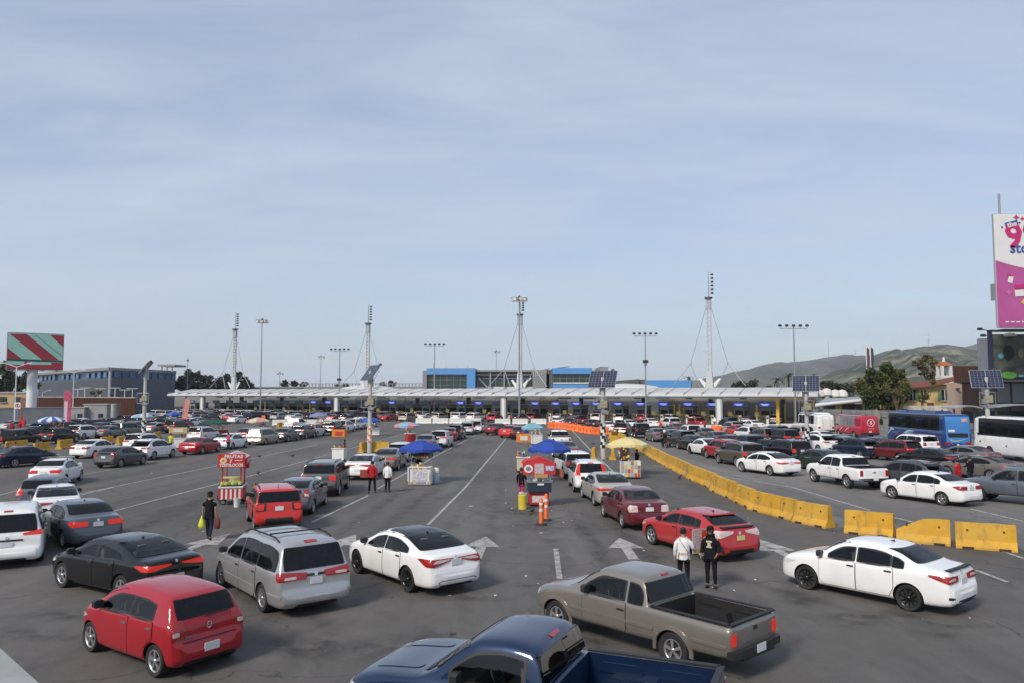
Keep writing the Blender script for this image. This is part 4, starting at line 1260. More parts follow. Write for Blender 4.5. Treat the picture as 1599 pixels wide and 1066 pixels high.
def film(name, dens, ns):
 m=bpy.data.materials.new(name);m.use_nodes=True
 nt=m.node_tree;nt.nodes.clear();N, L=nt.nodes.new, nt.links.new
 o=N('ShaderNodeOutputMaterial');mx=N('ShaderNodeMixShader');tr=N('ShaderNodeBsdfTransparent');df=N('ShaderNodeBsdfPrincipled')
 df.inputs['Base Color'].default_value=(.022, .020, .018, 1);df.inputs['Roughness'].default_value=.55
 at=N('ShaderNodeUVMap');sp=N('ShaderNodeVectorMath');sp.operation='LENGTH';L(at.outputs[0], sp.inputs[0])
 tc=N('ShaderNodeTexCoord');n=N('ShaderNodeTexNoise');n.inputs['Scale'].default_value=ns;n.inputs['Detail'].default_value=8;n.inputs['Roughness'].default_value=.68;L(tc.outputs['Object'], n.inputs['Vector'])
 r1=N('ShaderNodeMapRange');r1.inputs['From Min'].default_value=1.0;r1.inputs['From Max'].default_value=.25;L(sp.outputs['Value'], r1.inputs['Value'])
 r2=N('ShaderNodeMapRange');r2.inputs['From Min'].default_value=.42;r2.inputs['From Max'].default_value=.66;L(n.outputs['Fac'], r2.inputs['Value'])
 mu=N('ShaderNodeMath');mu.operation='MULTIPLY';L(r1.outputs[0], mu.inputs[0]);L(r2.outputs[0], mu.inputs[1])
 m2=N('ShaderNodeMath');m2.operation='MULTIPLY';m2.inputs[1].default_value=dens;L(mu.outputs[0], m2.inputs[0])
 L(m2.outputs[0], mx.inputs[0]);L(tr.outputs[0], mx.inputs[1]);L(df.outputs[0], mx.inputs[2]);L(mx.outputs[0], o.inputs[0])
 return m
M_OIL, M_TRACK=film('oil_film', .38, 1.6), film('tyre_wear_film', .26, .9)
_fz=[.0075]
def film_patch(name, c, rx, ry, rz, m, n=20):
 _fz[0]+=.00004
 vs=[Vector((0, 0, 0))]+[Vector((math.cos(2*math.pi*k/n)*rx, math.sin(2*math.pi*k/n)*ry, 0))for k in range(n)]
 me=MB().add(vs, [(0, 1+k, 1+(k+1)%n)for k in range(n)], m).mesh(name)
 uv=me.uv_layers.new(name='UVMap')
 for l in me.loops:
  v=me.vertices[l.vertex_index].co;uv.data[l.index].uv=(v.x/rx, v.y/ry)
 struct(link(name, me, None, Vector((c[0], c[1], _fz[0])), rz))
sr_=random.Random(4)
for px, py, rx, ry in[(870, 822, 2.2, 1.5), (1060, 955, 1.8, .9), (720, 712, 2.4, 4.5), (745, 690, 2.5, 6), (1310, 915, .9, .5), (1480, 975, 1.0, .3), (1350, 960, 1.2, .35), (610, 1010, 1.6, .8), (110, 960, 1.6, .5), (60, 990, 1.2, .4), (800, 800, 1.6, 1.2), (1290, 826, 1.2, .5), (460, 1010, 1.4, .6), (730, 930, 1.2, .5), (760, 745, 2.0, 3), (540, 860, 1.5, .7), (1180, 1000, 1.5, .6)]:
 film_patch('oil_stain', G(px, py), rx*1.3, ry*1.3, sr_.uniform(-.3, .3), M_OIL)
for i in range(46):
 p=G(sr_.uniform(180, 1500), sr_.uniform(690, 1000))
 film_patch('oil_stain', p, sr_.uniform(.25, .8), sr_.uniform(.4, 1.6), sr_.uniform(-.2, .2), M_OIL)
for px, py, ln, a in[(600, 800, 30, 88), (650, 770, 40, 87), (800, 770, 45, 90), (900, 860, 25, 92), (960, 850, 24, 93), (420, 750, 40, 84), (300, 790, 30, 83), (220, 770, 34, 83), (1000, 760, 40, 93), (500, 760, 40, 85), (1280, 790, 30, 100), (1150, 750, 40, 97), (720, 850, 22, 89), (1100, 900, 12, 120), (480, 930, 9, 130)]:
 p=G(px, py)
 for o_ in(-.75, .75):
  film_patch('tyre_wear', (p.x+o_*math.sin(R(a)), p.y-o_*math.cos(R(a))), ln/2, .42, R(a), M_TRACK, 28)
pp=MB()
a, b=G(-40, 985, 2.42), G(95, 1110, 2.42)
dr=(b-a);dr.z=0;dr.normalize();sd=Vector((-dr.y, dr.x, 0))
if sd.y>0:sd=-sd
zt=2.42
A=a-dr*3;B=b+dr*3
A.z=B.z=0
vs=[]
for base in(A, B):
 for off, z in((0, -.01), (0, zt-.12), (.06, zt-.12), (.06, zt), (-1.6, zt), (-1.6, -.01)):
  p=base-sd*off if off>0 else base+sd*(-off)
  vs.append(Vector((p.x, p.y, z)))
pp.add(vs, [(0, 1, 7, 6), (1, 2, 8, 7), (2, 3, 9, 8), (3, 4, 10, 9), (4, 5, 11, 10)], mat('pale_concrete', (.30, .31, .30), .8, var=.15, scale=2, dirt=.4))
para=pp.build('concrete_wall');recalc(para.data)
tag(para, 'pale concrete wall end with a worn yellow edge in the near left corner', 'wall')
e=MB();e.tube([A-sd*.075+Vector((0, 0, zt-.05)), B-sd*.075+Vector((0, 0, zt-.05))], .018, mat('yellow_edge_paint', (.42, .33, .08), .8), 5)
e.build('edge_strip', para)
# ------------------------------------------------------------------ road barriers
M_YEL=mat('yellow_barrier_paint', (.57, .30, .018), .78, var=.18, scale=1.6, bump=.15, dirt=.55)
def chips(m):
 nt=m.node_tree;N, L=nt.nodes.new, nt.links.new
 b=nt.nodes['Principled BSDF'];src=b.inputs['Base Color'].links[0].from_socket
 tc=N('ShaderNodeTexCoord');oi=N('ShaderNodeObjectInfo');ad=N('ShaderNodeVectorMath');sc_=N('ShaderNodeVectorMath');sc_.operation='SCALE'
 sc_.inputs[0].default_value=(37, 19, 11);L(oi.outputs['Random'], sc_.inputs['Scale']);L(tc.outputs['Object'], ad.inputs[0]);L(sc_.outputs[0], ad.inputs[1])
 def layer(col, scale, st, a, c, amt, src, det=8):
  mp=N('ShaderNodeMapping');mp.inputs['Scale'].default_value=st;L(ad.outputs[0], mp.inputs[0])
  n=N('ShaderNodeTexNoise');n.inputs['Scale'].default_value=scale;n.inputs['Detail'].default_value=det;n.inputs['Roughness'].default_value=.7;L(mp.outputs[0], n.inputs['Vector'])
  r=N('ShaderNodeMapRange');r.inputs['From Min'].default_value=a;r.inputs['From Max'].default_value=c;r.inputs['To Max'].default_value=amt;L(n.outputs['Fac'], r.inputs['Value'])
  mx=N('ShaderNodeMixRGB');mx.inputs['Color2'].default_value=(*col, 1);L(r.outputs[0], mx.inputs['Fac']);L(src, mx.inputs['Color1']);return mx.outputs[0]
 s1=layer((.60, .40, .09), .7, (1, 1, 1), .42, .68, .6, src)
 s2=layer((.10, .075, .05), 3.0, (1, 1, .22), .53, .72, .75, s1)
 s3=layer((.30, .28, .25), 7.0, (1, 1, 1), .63, .66, .9, s2)
 L(s3, b.inputs['Base Color'])
chips(M_YEL)
M_BWHITE=mat('white_barrier', (.70, .69, .66), .75, var=.12, scale=1.5, dirt=.35)
M_ORG=mat('orange_plastic', (.85, .17, .035), .5, var=.10, scale=1.2)
M_HOLE=mat('dark_hole', (.05, .035, .02), .9)
def jersey_mesh(L, H, m, kw=1.0, slope=0.0, foot=True, holes=True):
 prof=[(-.29*kw, 0), (-.29*kw, .07), (-.15*kw, .30), (-.10*kw, H), (.10*kw, H), (.15*kw, .30), (.29*kw, .07), (.29*kw, 0)]
 mb=MB()
 n=10
 vs, fs=[], []
 k=len(prof)
 for i in range(n+1):
  x=-L/2+L*i/n
  for y, z in prof:
   zz=z
   if slope and z>.3:
    zz=z-max(0, (slope-(i/n)*L))/slope*(H-.42)
   j=rng.uniform(-.006, .006)
   vs.append((x, y+j, zz+(rng.uniform(-.008, .008)if z>.1 else 0)))
 for i in range(n):
  for q in range(k-1):
   fs.append((i*k+q, i*k+q+1, (i+1)*k+q+1, (i+1)*k+q))
 fs.append(tuple(range(k)));fs.append(tuple(reversed(range(n*k, n*k+k))))
 mb.add(vs, fs, m)
 me=mb.mesh('barrier_block');recalc(me)
 if holes:
  mb=MB();mb.join(me)
  for sx in(-.3, .3):
   for sy in(-1, 1):
    mb.cyl((L*sx, sy*(.115*kw+.012), H*.72), (L*sx, sy*(.115*kw+.03), H*.72), .035, M_HOLE, n=8)
   mb.box((L*sx, -.295*kw, .04), (.35, .02, .08), M_HOLE)
  me=mb.mesh('barrier_block')
 return me
def barrier(a, b, H, m, label, name='concrete_barrier', cat='barrier', group=None, kw=1.0, slope=0.0, gap=.05, cache={}):
 A, B=(G(*a)if len(a)==2 else a), (G(*b)if len(b)==2 else b)
 d=B-A
 L=max(.4, d.length-gap)
 key=(round(L, 1), round(H, 2), m.name, kw, slope)
 if key not in cache:
  cache[key]=jersey_mesh(round(L, 1), H, m, kw, slope)
 o=link(name, cache[key], None, (A+B)/2+Vector((rng.uniform(-.05, .05), rng.uniform(-.04, .04), 0)), math.atan2(d.y, d.x)+rng.uniform(-.025, .025))
 return tag(o, label, cat, group)
YB=[((1493, 853), (1592, 860), 'nearest yellow concrete barrier, a long block at the right edge of the road', 0), ((1400, 843), (1489, 851), 'yellow concrete barrier with one end broken down to a slope', 1), ((1319, 830), (1399, 838), 'yellow concrete barrier standing alone between two gaps behind the white sedan', 0), ((1245, 814), (1299, 824), 'yellow concrete barrier with a chipped foot beside the first gap in the row', 0), ((1177, 794), (1244, 812), 'yellow concrete barrier just left of the one with the chipped foot', 0), ((1153, 783), (1178, 793), 'short yellow barrier after the bend of the row', 0), ((1117, 765), (1152, 780), 'yellow barrier seen end-on past the bend, sixth from the right', 0), ((1079, 746), (1116, 763), 'long yellow barrier in the middle of the straight row', 0), ((1048, 730), (1079, 745), 'yellow barrier in the straight row, eighth from the right', 0), ((1031, 721), (1048, 730), 'yellow barrier in the straight row, ninth from the right', 0), ((1019, 714), (1031, 720.5), 'yellow barrier in the straight row, tenth from the right', 0), ((1008, 707.5), (1019, 713.5), 'yellow barrier beside the yellow parasol, third from the far end', 0), ((998, 701.5), (1008, 707), 'yellow barrier by the yellow parasol, second from the far end', 0), ((986, 695), (998, 701), 'yellow barrier at the far end of the straight row', 0)]
for a, b, l, sl in YB:
 barrier(a, b, .86, M_YEL, l, group='yellow concrete barriers beside the right lanes', slope=.9 if sl else 0.0)
for a, b, l in[((955, 690), (968, 692), 'yellow barrier lying askew nearest the parked dark cars'), ((953, 684), (964, 681.5), 'yellow barrier turned across the others of the loose pile'), ((966, 686), (976, 689), 'yellow barrier at the right of the loose pile')]:
 barrier(a, b, .8, M_YEL, l, group='loose yellow barriers beyond the lamp post')
for a, b, l in[((53, 706), (77, 704), 'yellow barrier between the black SUV and the white sedan, left lanes'), ((91, 701), (112, 698), 'yellow barrier half hidden behind the white sedan'), ((157, 695), (175, 693), 'yellow barrier behind the dark grey hatchback'), ((183, 694), (193, 692), 'yellow barrier with a small cone on top'), ((8, 703), (42, 700), 'yellow barrier behind the dark car at the left edge'), ((241, 686), (250, 684), 'yellow barrier behind the light post in the left lanes'), ((320, 681), (334, 680), 'yellow barrier under the green parasol'), ((434, 668), (441, 667), 'small far yellow barrier beside the white pickup')]:
 barrier(a, b, .86, M_YEL, l, group='yellow barriers between the left lanes')
wl=[(x, 663.5-(x-425)*.006)for x in range(425, 575, 27)]
wl2=[(x, 660.5)for x in range(649, 730, 26)]+[(x, 661.5)for x in range(772, 860, 28)]
for i, (x, y)in enumerate(wl):
 barrier((x, y), (x+26, y-.2), .95, M_BWHITE, '%s white concrete barrier from the left in the far left row'%ordw(i+1), group='white barriers in front of the booths', kw=.9)
for i, (x, y)in enumerate(wl2):
 barrier((x, y), (x+25, y), .95, M_BWHITE, '%s white concrete barrier from the left in the middle far row'%ordw(i+1), group='white barriers in front of the booths', kw=.9)
for i, (x, y)in enumerate([(1074, 673), (1103, 673.5), (1192, 672), (1218, 671), (1244, 670)]):
 barrier((x, y), (x+25, y), .95, M_BWHITE, ['white barrier behind the white SUV in the right lanes', 'white barrier left of the orange blocks', 'white barrier near the yellow columns, left one', 'white barrier near the yellow columns, middle one', 'white barrier near the yellow columns, by the light post'][i], group='white barriers before the right booths', kw=.9)
def orange_mesh(L=1.15, H=.95):
 mb=MB()
 prof=[(-.28, 0), (-.28, .14), (-.18, .30), (-.13, H), (.13, H), (.18, .30), (.28, .14), (.28, 0)]
 mb.prism(prof, -L/2, L/2, M_ORG, fn=lambda a, b, h:(h, a, b))
 for k in(-.25, .25):
  mb.box((k*L, 0, H+.03), (.16, .12, .06), M_ORG)
  for sg in(-1, 1):
   mb.box((k*L, sg*.245, .36), (.07, .1, .55), M_ORG)
 me=mb.mesh('water_barrier');recalc(me);return me
OM=orange_mesh()
ob=[(861, 668), (872, 668.5), (882, 669.5), (892, 671), (901, 673), (910, 675), (920, 676.5), (931, 677.5), (944, 677.5), (1025, 667), (1035, 667), (1117, 675), (1126, 675.5), (1135, 676), (398, 655), (410, 655.5), (424, 654.5)]
for i, (x, y)in enumerate(ob):
 p=G(x, y)
 k='long row by the loose yellow ones' if i<9 else('pair behind the black off-roader' if i<11 else('trio before the canopy column' if i<14 else 'far left trio'))
 n=i+1 if i<9 else(i-8 if i<11 else(i-10 if i<14 else i-13))
 o=link('plastic_barrier', OM, None, p, rng.uniform(-.35, .1)-(.5 if 2<i<7 else 0))
 tag(o, '%s orange plastic barrier from the left in the %s'%(ordw(n), k), 'barrier', 'orange plastic barriers')
# ------------------------------------------------------------------ the long toll canopy, booths and masts
CA=Vector(((1276-CX)/FPX*125, 125, 0));CB=Vector(((262-CX)/FPX*186, 186, 0))
CT=(CB-CA);CLEN=CT.length;CT.normalize()
CN=Vector((-CT.y, CT.x, 0))
if CN.y<0:CN=-CN
CRZ=math.atan2(CT.y, CT.x)
def C_(u, s, z=0.0):
 return CA+CT*u+CN*s+Vector((0, 0, z))
def u_at(px, s=0.0):
 k=(px-CX)/FPX
 o=CA+CN*s
 return(k*o.y-o.x)/(CT.x-k*CT.y)
M_MEMB=mat('white_membrane', (.80, .80, .79), .5, var=.08, scale=.3)
_nt=M_MEMB.node_tree;_b=_nt.nodes['Principled BSDF']
_tl=_nt.nodes.new('ShaderNodeBsdfTranslucent');_tl.inputs['Color'].default_value=(.80, .80, .80, 1)
_mx=_nt.nodes.new('ShaderNodeMixShader');_mx.inputs[0].default_value=.38
_nt.links.new(_b.outputs[0], _mx.inputs[1]);_nt.links.new(_tl.outputs[0], _mx.inputs[2]);_nt.links.new(_mx.outputs[0], _nt.nodes['Material Output'].inputs[0])
M_STEEL=mat('light_grey_steel', (.36, .37, .38), .45, .3, var=.08, scale=1)
M_WSTEEL=mat('white_steel', (.68, .69, .70), .45, var=.06, scale=1)
M_DSTEEL=mat('dark_steel', (.05, .052, .055), .5, var=.1, scale=1)
M_GALV=mat('galvanised_steel', (.33, .34, .35), .42, .6, var=.1, scale=2)
M_SOFFIT=mat('dark_soffit', (.16, .16, .165), .8, var=.2, scale=.3)
can=empty('toll_canopy', CA, CRZ)
sgn=1 if(Matrix.Rotation(CRZ, 3, 'Z')@Vector((0, 1, 0))).dot(CN)>0 else-1
def cl(u, s, z):return Vector((u, sgn*s, z))
tag(can, 'long white canopy with pillowed roof panels spanning all the crossing lanes', 'canopy')
ZB, ZT, CD=4.98, 6.36, 27.0
prof=[(0, ZB), (.12, ZB+.16), (2.5, ZB+.58), (5.0, ZB+.98), (7.5, ZT)]
NPAN=47
pw=CLEN/NPAN
def panel(w):
 mb=MB();nu=5
 vs=[]
 for s, z in prof:
  for i in range(nu+1):
   t=i/nu
   vs.append(cl(.05+(w-.10)*t, s, z+.09*math.sin(math.pi*t)*(1 if 0<s<7 else.4)))
 k=nu+1
 fs=[(r*k+i, r*k+i+1, (r+1)*k+i+1, (r+1)*k+i)for r in range(len(prof)-1)for i in range(nu)]
 mb.add(vs, fs, M_MEMB, True)
 me=mb.mesh('roof_panel');return me
PM=panel(pw)
for i in range(NPAN):
 link('roof_panel', PM, can, (i*pw, 0, 0))
rb=MB()
for i in range(NPAN+1):
 pts=[cl(i*pw, s, z+.02)for s, z in prof]
 rb.tube(pts, .07, M_STEEL, 5)
o=rb.build('roof_ribs', can);o['kind']='stuff'
fl=MB()
fl.add([cl(0, 7.5, ZT), cl(CLEN, 7.5, ZT), cl(CLEN, CD, ZT), cl(0, CD, ZT)], [(0, 1, 2, 3)], M_MEMB)
fl.build('roof_deck', can)
tm=MB()
for i in range(48):
 tm.box(cl(CLEN*i/47, 13.5, ZB+.35), (.18, 26, .5), M_STEEL)
for s_ in(4, 10, 16, 22):tm.box(cl(CLEN/2, s_, ZB+.05), (CLEN, .25, .4), M_STEEL)
o=tm.build('roof_trusses', can);o['kind']='stuff'
fb=MB()
fb.box(cl(CLEN/2, .1, ZB-.06), (CLEN, .22, .12), M_WSTEEL)
fb.box(cl(CLEN/2, .45, ZB-.28), (CLEN, .3, .22), M_STEEL)
fb.build('front_beam', can)
ends=MB()
for u in(0, CLEN):
 pts=[cl(u, s, z)for s, z in prof]+[cl(u, CD, ZT), cl(u, CD, ZB)]
 ends.add(pts, [tuple(range(len(pts)))], M_STEEL)
ends.build('end_fascia', can)
for px in(318, 527, 787, 1122):
 u=u_at(px, .9)
 mb=MB()
 mb.box(cl(u, .9, ZB/2-.2), (1.15, .7, ZB-.4), M_STEEL)
 mb.box(cl(u, .53, ZB/2-.2), (.6, .05, ZB-.5), M_WSTEEL)
 mb.box(cl(u, .9, .12), (1.5, 1.1, .24), M_CONC)
 mb.build('column', can)
for i in range(11):
 u=7+i*13.2
 mb=MB().box(cl(u, 17, ZB/2), (.7, .7, ZB-.02), M_DSTEEL)
 mb.build('inner_column', can)
rr=random.Random(3)
for i in range(30):
 u=3+i*4.7
 mb=MB().box(cl(u, 4.5+rr.uniform(-1, 1), ZB-.33), (rr.choice((1.1, 1.8, 2.4)), .5, .6), rr.choice((M_DSTEEL, M_STEEL, M_DSTEEL)))
 mb.build('ceiling_unit', can)
hall=empty('inspection_hall', CA+CN*30, CRZ)
tag(hall, 'low dark inspection hall standing behind the toll booths', 'building')
M_WALLS=[mat('hall_wall_%s'%n, c, .7, var=.12, scale=.5)for n, c in(('dark', (.20, .20, .20)), ('mid', (.36, .36, .355)), ('pale', (.60, .60, .58)), ('brown', (.26, .21, .15)))]
mb=MB().box(cl(CLEN/2, 4, 2.6), (CLEN+10, 8, 5.2), M_WALLS[0]);mb.build('wall', hall)
u=-4
while u<CLEN:
 w=rr.uniform(3, 8)
 m=rr.choice((M_WALLS[0], M_WALLS[1], M_WALLS[1], M_WALLS[2], M_WALLS[3]))
 MB().box(cl(u+w/2, -.15, 2.3), (w-.3, .3, 4.4*rr.uniform(.6, 1)), m).build('wall_panel', hall)
 u+=w+rr.uniform(.2, 2.5)
M_BOOTH=mat('booth_grey', (.27, .275, .28), .5, var=.1, scale=2)
M_BGLASS=mat('booth_glass', (.02, .03, .035), .08)
M_SIGNB=mat('blue_sign_screen', (.02, .07, .55), .4, emit=.55)
M_SIGNW=mat('pale_sign_print', (.55, .62, .95), .4, emit=.6)
M_SIGNO=mat('dim_sign_screen', (.12, .19, .30), .4)
M_YSTEEL=mat('yellow_steel', (.72, .47, .05), .55, var=.08, scale=2)
M_YPALE=mat('pale_yellow_steel', (.75, .60, .22), .55, var=.08, scale=2)
def booth_parts(on):
 out=[]
 mb=MB();mb.box((0, 2.2, 1.5), (1.7, 4.4, 2.9), M_BOOTH);mb.box((0, 2.2, 3.02), (2.3, 5.0, .14), M_STEEL);out.append(('cabin', mb.mesh('booth_cabin')))
 mb=MB();mb.box((0, -.02, 1.75), (1.35, .04, 1.1), M_BGLASS)
 for sx in(-1, 1):mb.box((sx*.86, 2.2, 1.75), (.04, 3.4, 1.1), M_BGLASS)
 out.append(('window', mb.mesh('booth_window')))
 mb=MB();mb.box((0, -.35, 3.36), (2.1, .22, .66), M_DSTEEL)
 mb.box((0, -.475, 3.36), (1.95, .03, .56), M_SIGNB if on else M_SIGNO)
 out.append(('lane_sign', mb.mesh('booth_lane_sign')))
 if on:
  mb=MB();mb.box((0, -.50, 3.42), (1.3, .02, .12), M_SIGNW);mb.box((.05, -.50, 3.22), (.9, .02, .09), M_SIGNW)
  out.append(('sign_print', mb.mesh('booth_sign_print')))
 mb=MB();mb.box((0, 1, .1), (2.0, 9, .2), M_CONC);out.append(('island', mb.mesh('booth_island')))
 return out
BP={k:booth_parts(k)for k in(True, False)}
def bumper_mesh():
 mb=MB()
 mb.cyl((0, 0, .2), (0, 0, 1.45), .34, M_YPALE, n=12)
 mb.cyl((0, 0, 1.45), (0, 0, 1.52), .36, M_YSTEEL, n=12)
 mb.box((0, -.36, .95), (.3, .03, .5), M_DSTEEL)
 return mb.mesh('crash_bumper')
CBM=bumper_mesh()
blm=MB().cyl((0, 0, 0), (0, 0, 1.15), .13, M_YSTEEL, n=10).lathe([(.13, 1.15), (.09, 1.2), (0, 1.22)], M_YSTEEL, n=10).mesh('bollard_post')
bpm=MB().box((0, 0, 1.75), (.75, .06, .75), M_YPALE).box((0, .05, .75), (.08, .08, 1.5), M_YSTEEL).mesh('yellow_panel_sign')
SIGNS=[1193, 1152, 1111, 1073, 1035, 999, 964, 930, 899, 867, 835, 804, 776, 747, 719, 691, 664, 637, 612, 587, 562, 537, 513, 490, 467, 445, 423, 401, 380, 359, 338, 300]
brz=CRZ+(0 if sgn>0 else math.pi)
place=['beside the right end column']
for i, px in enumerate(SIGNS):
 u=u_at(px, 9.5)
 on=px>820 or px in(747, 719, 612, 513, 490)
 b=empty('toll_booth', C_(u, 10), brz)
 tag(b, 'grey toll booth with %s sign, %s from the right end'%('a lit blue' if on else 'an unlit', ordw(i+1)), 'toll booth', 'toll booths under the canopy')
 for nm, me in BP[on]:
  link(nm, me, b)
 base=C_(u, 7.2)
 k=link('crash_bumper', CBM, None, base+Vector((0, 0, 0)), brz)
 tag(k, 'stout yellow bumper post before the %s toll booth from the right'%ordw(i+1), 'bumper post', 'yellow bumper posts before the booths')
 if i<12 or i%2:
  for sx in(-.75, .8):
   q=base+CT*sx-CN*rng.uniform(.2, .8)
   o=link('bollard', blm, None, q, 0)
   tag(o, 'slim yellow bollard on the %s of the %s booth from the right'%('left' if(CT.x*sx)<0 else 'right', ordw(i+1)), 'bollard', 'yellow bollards before the booths')
 if i%2==0 or px>1000:
  o=link('lane_marker', bpm, None, C_(u+.9, 5.6), brz)
  tag(o, 'square yellow lane marker before the %s booth from the right'%ordw(i+1), 'sign', 'yellow lane markers')
M_KIOSK=mat('white_kiosk', (.72, .72, .70), .5, var=.08, scale=4)
km=MB().box((0, 0, .75), (.42, .5, 1.5), M_KIOSK).box((0, -.26, 1.15), (.3, .03, .35), M_BGLASS).box((0, 0, 1.56), (.5, .6, .08), M_YSTEEL).mesh('reader_kiosk')
for i, px in enumerate(SIGNS):
 for k, s in enumerate((4.0, 8.2)):
  o=link('reader_kiosk', km, None, C_(u_at(px, 9.5)+(.9 if k else-1.05), s), brz)
  tag(o, '%s white reader kiosk at the %s booth from the right'%(('front', 'back')[k], ordw(i+1)), 'kiosk', 'white reader kiosks at the booths')
for i, (px, s)in enumerate([(1213, 3), (1240, 6), (1256, 2), (1268, 5)]):
 u=u_at(px, s)
 b=empty('yellow_portal_frame', C_(u, s), brz)
 tag(b, '%s yellow portal post from the left at the right end of the canopy'%ordw(i+1), 'post', 'yellow portal posts')
 MB().box((0, 0, 2.3), (.5 if i!=1 else.35, .5, 4.6), M_YSTEEL).build('post', b)
 MB().box((-1.4, 0, 4.5), (2.9, .3, .3), M_YSTEEL).build('beam', b)
for i, (px, s)in enumerate([(1052, 6), (1060, 6), (415, 4), (485, 4), (1066, 22), (1180, 4), (1224, 8)]):
 u=u_at(px, s)
 o=MB().box((0, 0, 1.6), (.18, .18, 3.2), M_YSTEEL).box((0, 0, 3.3), (.3, .3, .2), M_YSTEEL).build('yellow_pole', None, C_(u, s))
 tag(o, '%s thin yellow pole under the canopy, beside the %s booth from the right'%(('taller', 'shorter')[i%2], ordw(min(range(len(SIGNS)), key=lambda j:abs(SIGNS[j]-px))+1)), 'pole', 'thin yellow poles under the canopy')
M_MAST=mat('grey_white_mast_steel', (.46, .47, .48), .5, var=.1, scale=.6)
M_LAMP=mat('dark_lamp', (.03, .03, .035), .4)
M_LAMPW=mat('pale_lamp_head', (.62, .62, .60), .3)
def mast(px, s, top, body, label):
 u=u_at(px, s)
 b=empty('canopy_mast', C_(u, s), brz)
 tag(b, label, 'mast', 'white masts on the canopy roof')
 Y=C_(u, s).y
 zt=HC+(YH-top)/FPX*Y;zb=HC+(YH-body)/FPX*Y
 mb=MB()
 mb.prism([(-.72, -.5), (.72, -.5), (.72, .5), (-.72, .5)], 0, 1, M_MAST, fn=lambda a, c, h:(a*(1-.35*h), c*(1-.25*h), ZT-.3+3.4*h))
 for sg in(-1, 1):
  mb.prism([(sg*.9, 0), (sg*2.0, 1.7), (sg*1.7, 1.85), (sg*.7, .9)], -.1, .1, M_WSTEEL, fn=lambda a, c, h:(a, h, ZT+c))
 me=mb.mesh('mast_base');recalc(me);link('base', me, b)
 z0=ZT+3.0
 lat=MB()
 n=16
 for sx in(-1, 1):
  lat.box((sx*.32, 0, (z0+zb)/2), (.20, .4, zb-z0), M_MAST)
 for i in range(n+1):
  z=z0+(zb-z0)*i/n
  lat.box((0, 0, z), (.5, .3, .36), M_MAST)
 lat.box((0, 0, zb-1.0), (.95, .6, 2.0), M_STEEL)
 lat.lathe([(.75, zb), (.75, zb+.25), (.4, zb+.3)], M_DSTEEL, n=12)
 lat.build('shaft', b)
 MB().cyl((.05, 0, zb), (.05, 0, zt), .13, M_STEEL, r1=.06, n=6).build('spire', b)
 for i in range(6):
  z=zb+1.0+(zt-zb-1.6)*i/5
  MB().cyl((.05, 0, z), (.55, 0, z), .04, M_STEEL, n=5).lathe([(0, z-.18), (.24, z-.14), (.27, z+.08), (.1, z+.2), (0, z+.2)], M_LAMP, n=8, c=(.72, 0, 0)).build('lamp', b)
 for sg in(-1, 1):
  top_=Vector((sg*.5, -.1, zb-1.8));nd=Vector((sg*3.4, -.5, ZT+(zb-ZT)*.27))
  cb=MB().tube([top_, nd], .05, M_GALV, 5)
  cb.tube([nd, Vector((sg*6.6, -1.5, ZT+.4))], .07, M_GALV, 5);cb.tube([nd, Vector((sg*1.6, -1.2, ZT+.2))], .07, M_GALV, 5)
  cb.lathe([(0, -.2), (.2, 0), (0, .2)], M_GALV, n=6, c=nd)
  cb.build('stay_cable', b)
mast(1108, 11, 423, 466, 'tallest white mast with stay cables at the right end of the canopy')
mast(812, 11, 462, 492, 'white canopy mast with the round light ring in front of it')
mast(574, 11, 475, 506, 'white canopy mast between the two slim floodlight poles on the left')
mast(366, 11, 487, 515, 'leftmost white canopy mast standing by the dark trees')
dome=MB().lathe([(7.5, 0), (6.5, .35), (4, .75), (0, .95)], M_MEMB, n=28)
dm=dome.mesh('roof_shell');dm.transform(Matrix.Scale(.45, 4, (0, 1, 0)))
for px in(574, 975):
 u=u_at(px, 16)
 link('roof_shell', dm, can, cl(u, 16, ZT+.05))
